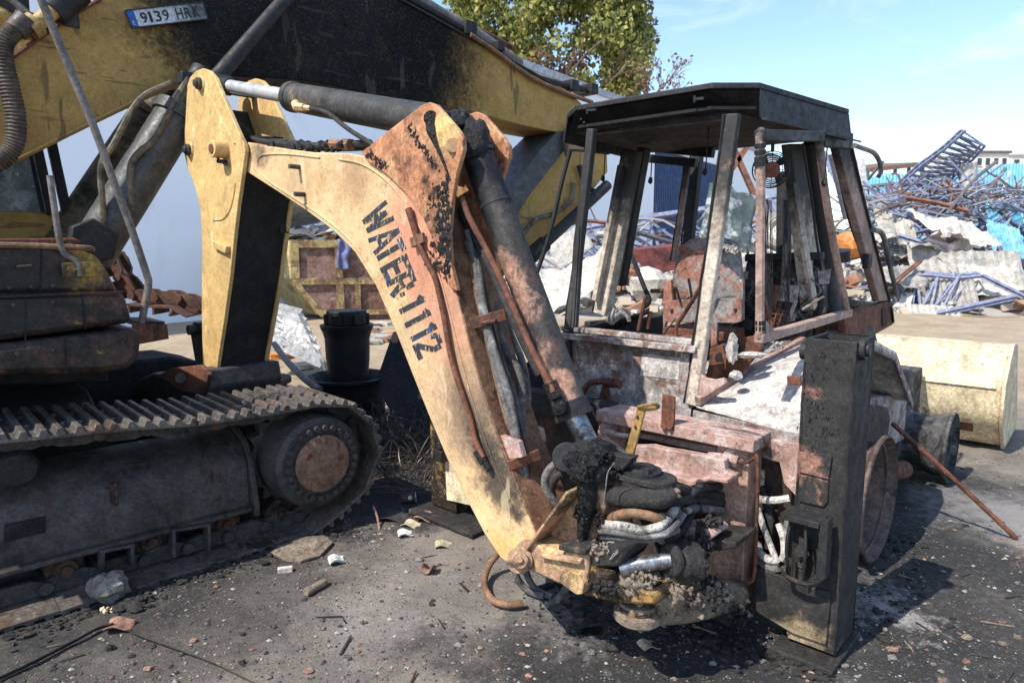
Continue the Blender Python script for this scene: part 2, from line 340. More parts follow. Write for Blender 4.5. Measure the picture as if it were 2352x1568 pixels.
for k in range(7):
    a = k * .9 + .3; branchy(m, TB + Z * (5.5 + .4 * k), V((math.cos(a) * .7, math.sin(a) * .7, .9)).normalized(), 3.6, .19, 3, rnd, ends, .65)
m.build('trunk', 'bark', tr)
m = MB(); mb = MB()
def tp(u, v, dy=0): return P(u, v, 44 + dy)
cl = []
for _ in range(215):
    u, v = rnd.uniform(1045, 1480), rnd.uniform(-170, 225)
    uc = 1270; half = 225 * (1 if v > -60 else max(.3, 1 + (v + 60) / 160)) * (1 if v < 120 else 1 - (v - 120) / 600)
    if abs(u - uc) < half: cl.append((u, v))
for u, v in cl:
    c = tp(u, v, rnd.uniform(-3.6, 3.2)); s = rnd.uniform(.75, 1.35)
    dead = ((u - 1290) ** 2 / 60 ** 2 + (v - 100) ** 2 / 75 ** 2 < 1 and rnd.random() < .35) or (abs(u - 1275) < 55 and 120 < v < 190)
    leaves(mb if dead else m, c, (s, s * .9, s * .8), int((110 if dead else 150) * s), .36, rnd)
for v in range(-150, 215, 15):
    for sgn in (-1, 1):
        half = 215 * (1 if v > -60 else max(.3, 1 + (v + 60) / 160)) * (1 if v < 120 else 1 - (v - 120) / 420)
        c = tp(1270 + sgn * (half - rnd.uniform(0, 28)), v + rnd.uniform(-9, 9), rnd.uniform(-1.5, 1.5)); leaves(m, c, (.8, .8, .75), 75, .34, rnd)
m.build('crown', 'leaf_green', tr, smooth=0); mb.build('withered_foliage', 'leaf_brown', tr, smooth=0)
BT = P(1490, 300, 40); BT.z = 0
tr2 = thing('bare_tree', BT, 'small nearly bare tree with a few brown leaves beside the leafy tree', 'tree')
m = MB(); ends = []; m.tube([BT, BT + Z * 5, BT + V((.1, 0, 9.2))], [.16, .13, .09], 8, 3)
for k in range(7): branchy(m, BT + Z * (8.0 + k * .22), V((math.cos(k * 2.1) * .55, math.sin(k * 2.1) * .55, 1)).normalized(), 1.55, .05, 3, rnd, ends, .55)
m.build('trunk', 'bark', tr2); m = MB()
for e in ends:
    if rnd.random() < .5: leaves(m, e, (.25, .25, .25), 5, .2, rnd)
m.build('crown', 'leaf_brown', tr2, smooth=0)
# ================================================================== shared machine materials
burnt('soot_metal', (.020, .020, .021), spots=(((.045, .042, .04), 9, .5, .75, .6), ((.09, .08, .07), 60, .66, .72, .6)), rough=.6, bump=.4, bscale=90)
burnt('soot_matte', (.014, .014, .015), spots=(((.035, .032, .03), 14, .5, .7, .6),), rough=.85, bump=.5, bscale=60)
burnt('dark_steel', (.055, .052, .05), spots=(((.12, .055, .03), 6, .5, .7, .7), (SOOT, 4, .5, .7, .8), ((.19, .175, .16), 50, .62, .7, .5)), rough=.55, bump=.4, bscale=80)
burnt('chrome', (.66, .68, .70), rough=.34, metal=.55, bump=.05, grit=.1, grime=.05, grain=.12)
burnt('worn_rod', (.30, .31, .33), spots=((SOOT, 9, .45, .65, .9),), rough=.35, metal=.8, bump=.1)
burnt('tar', TAR, spots=(((.03, .03, .032), 30, .5, .65, .7),), rough=.32, bump=1., bscale=55, bd=.014)
burnt('rust_plate', (.15, .06, .035), spots=((SOOT, 5, .5, .66, .8), (RUSTO, 11, .56, .7, .6), ((.26, .22, .2), 45, .64, .7, .5)), rough=.8, bump=.4)
burnt('track_steel', (.12, .108, .096), spots=(((.17, .085, .05), 7, .50, .62, .6), (SOOT, 5, .52, .64, .85), ((.38, .36, .33), 24, .56, .66, .6)), rough=.5, metal=.25, bump=.5, bscale=60)
burnt('hose_black', (.03, .029, .028), spots=(((.12, .11, .1), 20, .52, .7, .6),), rough=.75, bump=.6, bscale=160)
burnt('hose_grey', (.13, .125, .12), spots=(((.36, .35, .34), 14, .5, .66, .8), (SOOT, 6, .55, .7, .8)), rough=.85, bump=.7, bscale=150)
burnt('hose_white', (.42, .40, .37), spots=((SOOT, 9, .50, .62, .8),), rough=.9, bump=.7, bscale=90)
burnt('hose_brown', (.20, .12, .07), spots=((RUSTO, 10, .5, .66, .6), (SOOT, 7, .56, .7, .8)), rough=.8, bump=.6, bscale=140)
burnt('frame_steel', (.065, .057, .052), spots=(((.14, .065, .04), 6, .52, .68, .5), (SOOT, 3, .5, .66, .85), ((.20, .18, .16), 30, .6, .7, .4)), rough=.5, bump=.35, drip=(SOOT, .4))
burnt('roller_rust', (.085, .045, .03), spots=((SOOT, 6, .46, .58, .9), ((.16, .08, .045), 12, .55, .64, .7)), rough=.75, bump=.4)
XC = EB(760, 90, 1.2)
SOOT_SHADE = (.0045, .0045, .005)  # boom middle: soot stain and shade mixed into one black
YEL = (.40, .25, .08)
burnt('exc_yellow', YEL, spots=(((.30, .21, .09), 3, .45, .7, .5), ((.10, .08, .06), 40, .66, .72, .6), ((.07, .06, .05), 11, .66, .70, .7)),
      blobs=((XC, .80, 1.6, SOOT_SHADE), (EB(880, 60, 1.2), .6, 1.4, SOOT_SHADE), (EB(600, 60, 1.2), .4, .9, SOOT_SHADE, .95), (EB(480, -60, 1.2), .3, .9, SOOT, .8), (EB(640, -60, 1.5), .6, 1.2, SOOT)), scratch=(((.06, .05, .04), .6, (1, 1, .18)), ((.06, .05, .045), .5, (.3, .3, 2.2))), rough=.7, bump=.15, spec=.12, grain=.22, grime=.18)
burnt('exc_body', (.055, .036, .028), grime=.5, spots=(((.13, .055, .03), 7, .5, .6, .8), ((.34, .21, .05), 11, .62, .635, .8), (SOOT, 3, .46, .56, .9)),
      blobs=((ES(215, 605, .18), .02, .17, (.46, .29, .05), .9), (ES(60, 640, .18), .08, .3, SOOT, .8)), rough=.45, bump=.35, drip=(SOOT, .5))
burnt('cab_glass', (.10, .12, .14), spots=(((.42, .46, .5), 5, .5, .56, .5), ((.5, .52, .55), 28, .62, .64, .8)), rough=.12, bump=.1)
burnt('plate_white', (.52, .54, .56), spots=(((.18, .18, .18), 22, .52, .68, .7),), blobs=((EB(470, 20, 1.15), .02, .28, (.05, .05, .05), .9),), rough=.5, bump=.1)
plain('plate_ink', (.03, .03, .033), .6); plain('plate_blue', (.02, .09, .36), .5)
plain('pipe_grey', (.16, .145, .13), .55, .2, .3)
burnt('rubber_corr', (.10, .075, .058), spots=((SOOT, 5, .45, .65, .7),), rough=.7, bump=.2)
# ================================================================== the tracked excavator
EXC = thing('excavator', el(.2, 1.5, 0), 'large tracked excavator with soot-blackened yellow boom and number plate', 'excavator')
# ---- track path (near edge), resampled into shoes
pp = [(-330, 1030), (-150, 1022), (37, 1008), (272, 987), (474, 968), (656, 942), (735, 929)]
path = [(e_of(ES(u, v, 0)), ES(u, v, 0).z) for u, v in pp]
hc = ES(738, 1062, 0); he, hz = e_of(hc), hc.z
rr_ = path[-1][1] - hz
for a in range(75, -95, -15):
    path.append((he + .06 + rr_ * 1.0 * math.cos(math.radians(a)), max(-.006, hz + rr_ * math.sin(math.radians(a)) - (.0 if a > 0 else .0))))
path = [p for p in path if p[1] > .03]
path += [(he - .05, -.006), (-1.9, -.006)]
pv = [V((e, 0, z)) for e, z in path]
def resample(pts, step):
    out = [pts[0].copy()]; acc = 0; last = pts[0].copy(); i = 1
    while i < len(pts):
        d = (pts[i] - last).length
        if acc + d >= step: last = last + (pts[i] - last) * ((step - acc) / d); out.append(last.copy()); acc = 0
        else: acc += d; last = pts[i].copy(); i += 1
    return out
PITCHS = .212; nodes = resample(pv, PITCHS)
SW = .60
def shoe_mesh():
    m = MB(); p = PITCHS; th = .014; h = .030
    prof = [(-.02, 0), (.0, .0)]
    for c in (.10, .45, .80):
        x = c * p; prof += [(x - .020, .002), (x - .011, h), (x + .011, h), (x + .020, .002)]
    prof += [(p + .012, 0), (p + .012, -th), (-.02, -th)]
    m.prism([V((x, 0, y)) for x, y in prof], V((0, SW, 0)))
    for tx in (.19, .41):
        for bx in (.275, .625):
            m.cyl(V((bx * p, tx, 0)), V((bx * p, tx, .017)), .015, .013, 6)
    return m
sm = shoe_mesh(); shoe0 = None
# fine hand placed copies share mesh data
rt = V(EXC.location)
from mathutils import Matrix
for i in range(len(nodes) - 1):
    a, b = nodes[i], nodes[i + 1]; mid = (a + b) / 2
    if mid.x < -1.75: continue
    w0 = T0 + EE * a.x + Z * a.z; dirv = (EE * (b.x - a.x) + Z * (b.z - a.z)).normalized(); across = -EN; nrm = dirv.cross(across).normalized()
    if nrm.dot(Z) < 0 and i < 5: nrm = -nrm
    nrm = (across.cross(dirv)).normalized() * -1
    if i == 0 and nrm.z < 0: pass
    jit = random.uniform(-.012, .012)
    mat = Matrix(((dirv.x, across.x, nrm.x, 0), (dirv.y, across.y, nrm.y, 0), (dirv.z, across.z, nrm.z, 0), (0, 0, 0, 1)))
    if shoe0 is None:
        o = sm.build('track_shoe', 'track_steel', EXC, bevel=.003); shoe0 = o
        # mesh was written relative to the thing's base: put it back at its own origin
        for v in o.data.vertices: v.co = v.co + rt
    else:
        o = shoe0.copy(); COL.objects.link(o); o.parent = EXC
    o.matrix_local = Matrix.Translation(w0 - rt + across * jit + nrm * random.uniform(-.004, .003)) @ mat @ Matrix.Rotation(random.uniform(-.03, .03), 4, 'Y') @ Matrix.Rotation(random.uniform(-.012, .012), 4, 'Z')
# ---- link chain: one link per shoe, drawn as paired side plates
link0 = None
for i in range(len(nodes) - 1):
    a, b = nodes[i], nodes[i + 1]
    if (a.x + b.x) / 2 < -1.7: continue
    w0 = T0 + EE * a.x + Z * a.z; dirv = (EE * (b.x - a.x) + Z * (b.z - a.z)).normalized(); across = -EN; nrm = -(across.cross(dirv)).normalized()
    mat = Matrix(((dirv.x, across.x, nrm.x, 0), (dirv.y, across.y, nrm.y, 0), (dirv.z, across.z, nrm.z, 0), (0, 0, 0, 1)))
    if link0 is None:
        m = MB(); p = PITCHS
        for t_ in (.20, .37):
            m.prism([V((x, t_, z)) for x, z in ((-.01, -.018), (p * .9, -.018), (p * 1.0, -.05), (p * .97, -.085), (p * .75, -.10), (p * .25, -.10), (-.01, -.075), (-.03, -.045))], V((0, .035, 0)))
        m.cyl(V((0, .17, -.055)), V((0, .43, -.055)), .03, n=12)
        link0 = o = m.build('track_link', 'dark_steel', EXC)
        for v in o.data.vertices: v.co = v.co + rt
    else: o = link0.copy(); COL.objects.link(o); o.parent = EXC
    o.matrix_local = Matrix.Translation(w0 - rt) @ mat
# ---- final drive hub
ax = EN
m = MB(); hcn = hc - EN * .02
m.lathe(hcn, ax, [(-.30, .16), (-.30, .275), (-.05, .275), (.0, .262), (.02, .235), (.022, .16), (.04, .155), (.042, 0.001)], 48); hub = m.build('final_drive', 'dark_steel', EXC, smooth=35)
burnt('hub_cover', (.20, .125, .085), spots=(((.14, .055, .03), 5, .5, .66, .8), ((.08, .075, .07), 9, .56, .7, .6), ((.32, .22, .13), 30, .6, .7, .4)), rough=.55, bump=.3, drip=(SOOT, .6))
m = MB(); m.lathe(hcn, ax, [(.043, .001), (.047, .158), (.0435, .165), (.03, .166)][::-1] + [(.0475, .001)], 40); m.build('hub_cover', 'hub_cover', hub, smooth=30)
r_, q_ = perp(ax)
for i in range(26):
    a = 2 * math.pi * i / 26; c = hcn + (r_ * math.cos(a) + q_ * math.sin(a)) * .205
    m = MB(); m.cyl(c + ax * .018, c + ax * .044, .0195, .017, 10); m.build('bolt', 'dark_steel', hub)
for a in (.6, 3.0):
    c = hcn + (r_ * math.cos(a) + q_ * math.sin(a)) * .11; m = MB(); m.cyl(c + ax * .04, c + ax * .056, .02, .019, 10); m.build('bolt', 'rust_plate', hub)
m = MB()  # sprocket teeth ring
sp = []
for i in range(42):
    a = 2 * math.pi * i / 42; rr = .335 if i % 2 else .285; sp.append(hcn - EN * .24 + (r_ * math.cos(a) + q_ * math.sin(a)) * rr)
m.prism(sp, -EN * .08); m.build('sprocket', 'dark_steel', EXC, bevel=.004)
# ---- track frame: folded cover along the track
e_end = e_of(ES(572, 1100, .2))
sec = [(.50, .60), (.40, .585), (.28, .53), (.215, .44), (.20, .195), (.16, .19), (.16, .165), (.22, .16), (.36, .16), (.50, .2)]
m = MB(); m.prism([el(-1.9, t, z) for t, z in sec], EE * (e_end + 1.9)); tf = m.build('track_frame', 'frame_steel', EXC, bevel=.006)
m = MB(); m.prism([el(e_end, t, z) for t, z in [(.49, .615), (.40, .605), (.265, .55), (.195, .45), (.14, .21), (.14, .14), (.18, .14), (.205, .19), (.48, .19)]], EE * .03); m.build('end_plate', 'frame_steel', tf, bevel=.004)
c = ES(262, 1135, .19); m = MB(); m.bar(c - Z * .055, c + Z * .06, .03, .04, EE); m.build('lug', 'roller_rust', tf, bevel=.004)
for u in (490, 507):
    c = ES(u, 1098, .198); m = MB(); m.bar(c - Z * .03, c + Z * .03, .007, .012, EE); m.build('weld_rib', 'frame_steel', tf)
hp = [ES(10, 1205, .198), ES(105, 1185, .198), ES(105, 1222, .198), ES(10, 1246, .198)]; m = MB(); m.prism(hp, -EN * .006); m.build('slot', 'soot_matte', tf)
c0 = ES(40, 1075, .2); m = MB(); m.lathe(c0, EN, [(-.3, .085), (.02, .085), (.035, .07), (.037, .001)], 24); m.build('carrier_roller', 'soot_metal', EXC)
# roller guards: U brackets hanging below the frame
for u0, u1, v0, v1 in ((232, 300, 1262, 1312), (395, 475, 1215, 1275)):
    a, b = ES(u0, v0, .17), ES(u1, v0 - 12, .17); c, d = ES(u1, v1 - 14, .17), ES(u0, v1, .17); w = .016
    m = MB(); m.bar(a, d, w, .09, EE); m.bar(b, c, w, .09, EE); m.bar(a - EE * .01 + Z * .005, b + EE * .01 + Z * .005, w, .085, Z); m.build('roller_guard', 'frame_steel', EXC, bevel=.003)
for u, v in ((150, 1305), (345, 1240), (516, 1200), (640, 1180)):
    c = ES(u, v, .24); m = MB(); m.lathe(c, EN, [(-.2, .05), (-.2, .085), (.0, .085), (.01, .06), (.03, .05), (.032, .028), (.05, .026), (.051, .001)], 20); m.build('track_roller', 'roller_rust', EXC)
# ---- far track (seen as shade under the body) and undercarriage
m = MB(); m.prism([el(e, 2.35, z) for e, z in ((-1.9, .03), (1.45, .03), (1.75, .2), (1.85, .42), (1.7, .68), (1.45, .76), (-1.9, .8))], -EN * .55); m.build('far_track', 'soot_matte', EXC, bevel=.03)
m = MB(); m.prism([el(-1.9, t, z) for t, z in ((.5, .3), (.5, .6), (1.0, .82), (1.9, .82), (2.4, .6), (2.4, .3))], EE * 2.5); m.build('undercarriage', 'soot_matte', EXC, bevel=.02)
m = MB(); m.cyl(el(-.75, 1.45, .8), el(-.75, 1.45, 1.0), .75, n=40); m.build('slew_ring', 'soot_metal', EXC)
# ---- upper works: stacked corner boxes on the near side
def body(name, px, t0, dep, bev, mat='exc_body'):
    m = MB(); m.prism([ES(u, v, t0) for u, v in px], -EN * dep); return m.build(name, mat, EXC, bevel=bev)
o = body('toolbox', [(-500, 560), (60, 553), (168, 563), (222, 584), (250, 625), (276, 676), (-500, 690)], .20, .62, .035)
o = body('fuel_tank', [(-500, 680), (80, 672), (276, 668), (292, 690), (306, 742), (-60, 792), (-500, 830)], .17, .66, .03)
o = body('corner_skirt', [(-500, 820), (0, 791), (318, 752), (327, 775), (322, 820), (300, 848), (230, 858), (0, 864), (-500, 870)], .15, .70, .035)
m = MB(); m.prism([ES(u, v, .22) for u, v in ((-500, 553), (170, 546), (190, 556), (60, 562), (-500, 566))], -EN * .5); m.build('lid_seal', 'rust_plate', EXC, bevel=.008)
m = MB(); m.tube([ES(-200, 563, .19), ES(0, 563, .19), ES(120, 566, .19), ES(200, 570, .19), ES(212, 573, .3)], .014, 8); m.build('seal_strip', 'hose_brown', EXC)
m = MB(); m.prism([ES(u, v, .9) for u, v in ((-500, 560), (-500, 900), (250, 880), (250, 700), (180, 590))], -EN * 1.3); m.build('deck', 'soot_matte', EXC, bevel=.02)
# seams, latch and bolts on the corner boxes
for u0_, v0_, u1_, v1_, t_ in ((96, 566, 92, 674, .198), (188, 672, 196, 756, .168), (60, 676, 58, 784, .168), (150, 776, 152, 858, .148), (-20, 800, -20, 862, .148)):
    m = MB(); m.bar(ES(u0_, v0_, t_), ES(u1_, v1_, t_), .006, .006, EE); m.build('seam', 'soot_matte', EXC)
for u, v, t_ in ((20, 660, .198), (70, 658, .198), (120, 655, .198), (240, 660, .198), (30, 700, .168), (120, 692, .168), (230, 684, .168), (40, 812, .148), (120, 802, .148), (210, 792, .148), (280, 784, .148)):
    m = MB(); c = ES(u, v, t_); m.cyl(c, c + EN * .008, .009, n=6); m.build('bolt', 'dark_steel', EXC)
m = MB(); m.tube([ES(40, 612, .198), ES(40, 612, .165), ES(72, 610, .165), ES(72, 610, .198)], .006, 6, smooth=False); m.build('latch_handle', 'dark_steel', EXC)
m = MB(); m.tube([ES(-60, 684, .165), ES(60, 680, .165), ES(180, 674, .165), ES(282, 671, .165)], .007, 6, 3); m.build('weld_lip', 'exc_body', EXC)
# bracket with two bolts
m = MB(); q = [ES(u, v, .175) for u, v in ((141, 604), (215, 600), (216, 634), (143, 638))]; m.prism(q, EN * .012); br = m.build('bracket', 'exc_body', EXC, bevel=.003)
for u, v in ((163, 619), (202, 619)):
    c = ES(u, v, .163); m = MB(); m.cyl(c, c + EN * .018, .0165, n=6); m.build('bolt', 'exc_body', br)
m = MB(); m.tube([ES(114, 403, .16), ES(124, 470, .16), ES(135, 545, .16), ES(148, 582, .16), ES(168, 594, .16), ES(181, 606, .16)], .0135, 10, 3); m.cyl(ES(181, 603, .155), ES(183, 634, .155), .014, n=10); m.build('bracket_rod', 'pipe_grey', EXC)
# tall bent grab rail
m = MB(); m.tube([ES(u, v, .32) for u, v in ((70, -60), (95, 0), (150, 135), (215, 290), (262, 420), (300, 520), (337, 630))] + [ES(341, 648, .32), ES(339, 668, .32), ES(325, 742, .32)], .0185, 12, 3); m.build('grab_rail', 'pipe_grey', EXC)
m = MB(); m.prism([ES(u, v, .30) for u, v in ((305, 742), (384, 746), (388, 778), (310, 792))], -EN * .02)
m.prism([ES(u, v, .30) for u, v in ((305, 742), (384, 746), (384, 750), (305, 746))], -EN * .35); st = m.build('step', 'rust_plate', EXC, bevel=.003)
for i in range(9):
    c = ES(318 + i * 7, 741, .33); m = MB(); m.bar(c, c - EN * .3, .012, .02, Z); m.build('tread_bar', 'soot_metal', st)
# ---- boom cylinders
def ram(name, p0, p1, r, mat, parent, n=24, seal=True):
    m = MB(); m.cyl(p0, p1, r, n=n); o = m.build(name, mat, parent)
    if seal:
        d = (p1 - p0).normalized(); m = MB(); m.cyl(p1 - d * .06, p1 + d * .02, r * 1.14, n=n); m.build('gland', mat, o, bevel=.004)
    return o
burnt('ram_grey', (.055, .057, .06), spots=(((.13, .125, .12), 5, .5, .7, .6), ((.17, .13, .09), 40, .64, .7, .6)), rough=.5, bump=.2)
burnt('ram_tan', (.15, .125, .085), spots=((SOOT, 4, .45, .62, .9), ((.26, .22, .15), 28, .58, .7, .5)), rough=.6, bump=.3)
a, b = EB(205, 590, .98), EB(412, 258, .98); ram('boom_cylinder', a, b, .135, 'ram_grey', EXC)
m = MB(); m.cyl(b, EB(470, 165, .98), .085, n=20); m.build('cylinder_rod', 'soot_metal', EXC)
a2, b2 = EB(128, 600, 2.0), EB(352, 262, 2.0); ram('boom_cylinder', a2, b2, .155, 'ram_tan', EXC)
m = MB(); m.cyl(b2, EB(420, 165, 2.0), .1, n=20); m.build('cylinder_rod', 'soot_metal', EXC)
m = MB(); m.prism([EB(u, v, .82) for u, v in ((165, 520), (215, 500), (275, 540), (262, 592), (205, 610), (160, 570))], -EN * .1); m.build('cylinder_foot', 'soot_metal', EXC, bevel=.01)
for pts, r in (([(240, 560), (236, 470), (232, 380), (262, 330), (320, 230), (395, 190)], .019), ([(300, 470), (300, 385), (320, 350), (355, 320), (400, 240), (432, 180)], .021)):
    m = MB(); m.tube([EB(u, v, .86) for u, v in pts], r, 8, 4); m.build('oil_pipe', 'ram_tan', EXC)
m = MB(); m.box(EB(425, 180, .9), (EE, EN, Z), (.035, .05, .035)); m.build('pipe_clamp', 'soot_metal', EXC, bevel=.006)
# ---- boom
bp = [(-420, 560), (-250, 330), (20, 136), (145, 48), (231, -4), (330, -66), (450, -120), (600, -150), (760, -110), (915, -8), (1010, 44), (1100, 95), (1230, 166), (1300, 206), (1336, 238),
      (1332, 280), (1312, 303), (1281, 304), (1200, 288), (1093, 259), (1005, 238), (867, 220), (760, 196), (689, 184), (581, 178), (500, 172), (440, 180), (385, 203), (300, 243), (210, 287), (120, 332), (0, 390), (-200, 520)]
m = MB(); m.prism([EB(u, v, 1.2) for u, v in bp], -EN * .52); BOOM = m.build('boom', 'exc_yellow', EXC, bevel=.008)
m = MB()
for k in range(len(bp)):   # edge flange strips, upper and lower
    pass
m.tube([EB(u, v, 1.185) for u, v in ((-100, 438), (0, 384), (120, 326), (210, 281), (300, 237), (385, 197))], .012, 6, 3); m.build('lower_flange', 'exc_yellow', BOOM)
m = MB(); m.tube([EB(u, v, 1.19) for u, v in ((-40, 180), (20, 138), (145, 50), (231, -2))], .014, 6, 3); m.build('upper_flange', 'rust_plate', BOOM)
m = MB(); m.tube([EB(u, v, 1.19) for u, v in ((915, -4), (1010, 48), (1100, 99), (1230, 170), (1320, 226))], .012, 6, 3); m.build('upper_flange', 'soot_metal', BOOM)
# slanting strut in front of the boom
m = MB(); m.cyl(EB(498, 178, 1.06), EB(690, -40, 1.06), .052, n=18); m.build('strut', 'soot_metal', EXC)
# number plate: white plate with raised black characters
NPQ = [EB(u, v, 1.17) for u, v in ((287, 25), (466, 5), (477, 44), (302, 65))]
def npq(x, y, d=0.): return (NPQ[0] * (1 - x) + NPQ[1] * x) * (1 - y) + (NPQ[3] * (1 - x) + NPQ[2] * x) * y + EN * d
m = MB(); m.prism([npq(x, y) for x, y in ((0, .06), (.01, 0), (.99, 0), (1, .06), (1, .94), (.99, 1), (.01, 1), (0, .94))], -EN * .015); npl = m.build('number_plate', 'plate_white', BOOM, bevel=.002)
m = MB(); m.prism([npq(x, y, .003) for x, y in ((.012, .05), (.095, .05), (.095, .95), (.012, .95))], -EN * .003); m.build('plate_band', 'plate_blue', npl)
m = MB()
for a, b in (((0, 0), (1, 0)), ((0, 1), (1, 1)), ((0, 0), (0, 1)), ((1, 0), (1, 1))): m.bar(npq(*a, .001), npq(*b, .001), .008, .008, EN)
m.build('plate_rim', 'plate_ink', npl)
def text_on(body_, fn, name, mat, parent, x0, x1, y0, y1, th=.003):
    cu = bpy.data.curves.new('t', 'FONT'); cu.body = body_; cu.offset = .012; ob = bpy.data.objects.new('t', cu); COL.objects.link(ob)
    bpy.context.view_layer.update(); me = ob.evaluated_get(bpy.context.evaluated_depsgraph_get()).to_mesh()
    co = [v.co.copy() for v in me.vertices]; fs = [list(p.vertices) for p in me.polygons]
    lx, hx = min(c.x for c in co), max(c.x for c in co); ly, hy = min(c.y for c in co), max(c.y for c in co)
    m = MB(); m.add([fn(x0 + (x1 - x0) * (c.x - lx) / (hx - lx), y1 - (y1 - y0) * (c.y - ly) / (hy - ly), th) for c in co], fs)
    ob.to_mesh_clear(); bpy.data.objects.remove(ob); bpy.data.curves.remove(cu); return m.build(name, mat, parent, smooth=0)
xs = .155
for ch, w in (('9', .09), ('1', .06), ('3', .09), ('9', .09), (None, .06), ('H', .1), ('R', .1), ('K', .1)):
    if ch: text_on(ch, npq, 'plate_character', 'plate_ink', npl, xs, xs + w * .84 if ch != '1' else xs + w * .55, .2, .82)
    xs += w + .012
text_on('E', npq, 'plate_character', 'plate_white', npl, .035, .07, .62, .85, .0045)
for u, v in ((228, 270), (283, 246), (795, 65)):
    c = EB(u, v - 10, 1.2); m = MB(); m.cyl(c, c + EN * .02, .02, n=10); m.build('boss', 'exc_yellow', BOOM)
# pipes along the top of the boom
for t_, pts, r, mt in ((1.22, [(880, -40), (960, 8), (1040, 54), (1130, 112), (1210, 168), (1290, 195), (1345, 205)], .034, 'soot_metal'), (1.5, [(900, -50), (1000, 20), (1100, 70), (1180, 112)], .03, 'rust_plate'),
                       (1.35, [(900, -40), (1000, 30), (1090, 80), (1160, 130), (1190, 150)], .075, 'pipe_grey'), (1.16, [(1080, 80), (1140, 120), (1220, 178), (1300, 214), (1360, 235)], .022, 'hose_brown')):
    m = MB(); m.tube([EB(u, v, t_) for u, v in pts], r, 10, 3); m.build('boom_pipe', mt, EXC)
for u, v, s_ in ((1062, 72, .07), (1130, 112, .05), (1300, 200, .06), (1345, 208, .06)):
    m = MB(); m.box(EB(u, v, 1.3), (EE, EN, Z), (s_, .14, s_ * .9)); m.build('pipe_clamp', 'soot_metal', EXC, bevel=.008)
# ---- stick folded back under the boom
sk = [(1300, 262), (1335, 240), (1375, 262), (1394, 330), (1396, 395), (1350, 452), (1235, 560), (1130, 660), (1075, 690), (1090, 640), (1150, 540), (1215, 440), (1262, 330)]
m = MB(); m.prism([EB(u, v, 1.26) for u, v in sk], -EN * .42); STK = m.build('stick', 'exc_yellow', EXC, bevel=.01)
m = MB(); m.prism([EB(u, v, 1.18) for u, v in ((1282, 302), (1332, 300), (1215, 450), (1130, 590), (1080, 640), (1075, 620), (1150, 470), (1240, 345))], -EN * .52); m.build('top_plate', 'ram_grey', STK, bevel=.004)
m = MB(); m.cyl(EB(1395, 425, 1.1), EB(1245, 565, 1.1), .06, n=16); m.cyl(EB(1245, 565, 1.1), EB(1175, 640, 1.1), .04, n=12); m.build('bucket_cylinder', 'soot_metal', EXC)
m = MB(); m.cyl(EB(1250, 560, 1.1) , EB(1215, 592, 1.1), .085, n=16); m.build('cylinder_gland', 'soot_matte', EXC)
m = MB(); m.tube([EB(u, v, 1.2) for u, v in ((1330, 380), (1345, 425), (1370, 440), (1390, 420))], .03, 8, 4); m.build('hose', 'hose_black', EXC)
m = MB(); m.tube([EB(u, v, 1.2) for u, v in ((1195, 545), (1230, 505), (1275, 490), (1310, 460), (1318, 420))], .026, 8, 4); m.build('oil_pipe', 'ram_tan', EXC)
m = MB(); m.tube([EB(u, v, 1.14) for u, v in ((1305, 360), (1298, 330), (1302, 300), (1312, 285))], .03, 10, 4); m.build('hose', 'rubber_corr', EXC)
# ---- operator's cab on the far side
CG = e_of(EB(92, 450, 1.95)); CE = e_of(EB(152, 470, 1.95)); CZ = EB(60, 486, 1.95).z
m = MB(); m.prism([el(e, 2.37, z) for e, z in ((-1.6, 1.0), (CE + .05, 1.0), (CE + .08, 1.5), (CE, CZ), (-1.6, CZ))], -EN * 1.0); CAB = m.build('cab_body', 'exc_yellow', EXC, bevel=.02)
m = MB()
for e, t_ in ((CE, 2.37), (CG + .06, 2.37), (CE, 3.3), (-.6, 2.37), (-1.6, 2.37), (-1.6, 3.3)): m.bar(el(e, t_, CZ - .02), el(e - (.12 if e > 0 else 0), t_, 2.95), .06, .07, EE)
m.prism([el(e, 2.32, z) for e, z in ((-1.7, 2.92), (CE, 2.92), (CE - .05, 3.04), (-1.65, 3.04))], -EN * 1.05); m.build('cab_frame', 'soot_metal', CAB, bevel=.008)
m = MB(); m.prism([el(e, 2.41, z) for e, z in ((-.57, CZ), (CG, CZ), (CG - .1, 2.9), (-.57, 2.9))], -EN * .012); m.build('side_window', 'cab_glass', CAB)
# ---- corrugated hose and pipework at the boom foot
cp = [EB(u, v, 1.08) for u, v in ((40, 62), (8, 100), (10, 150), (24, 210), (36, 270), (32, 330), (0, 368), (-60, 395))]
pts = catmull(cp, 14); m = MB(); m.tube(pts, [.050 + .006 * (i % 2) for i in range(len(pts))], 12, smooth=False); m.build('corrugated_hose', 'rubber_corr', EXC)
burnt('pipe_yellow', (.40, .26, .085), spots=((SOOT, 6, .5, .64, .7),), rough=.5, bump=.2)
m = MB(); m.cyl(EB(36, 72, 1.08), EB(62, 46, 1.08), .062, n=16); m.build('hose_collar', 'dark_steel', EXC)
m = MB(); m.cyl(EB(80, 58, 1.1), EB(150, 4, 1.1), .045, n=14); m.cyl(EB(66, 66, 1.1), EB(84, 54, 1.1), .07, n=14); m.build('oil_pipe', 'pipe_yellow', EXC)
m = MB(); m.cyl(EB(120, 28, 1.12), EB(180, -22, 1.12), .085, n=16); m.build('accumulator', 'soot_metal', EXC)
m = MB(); m.box(EB(62, 60, 1.2), (EE, EN, Z), (.06, .06, .07)); m.box(EB(140, 45, 1.25), (EE, EN, Z), (.09, .06, .05)); m.build('valve_block', 'dark_steel', EXC, bevel=.008)
m = MB(); m.tube([EB(u, v, 1.6) for u, v in ((-60, 60), (10, 40), (50, 75), (70, 140), (60, 200))], .09, 10, 4); m.build('hose', 'pipe_yellow', EXC)
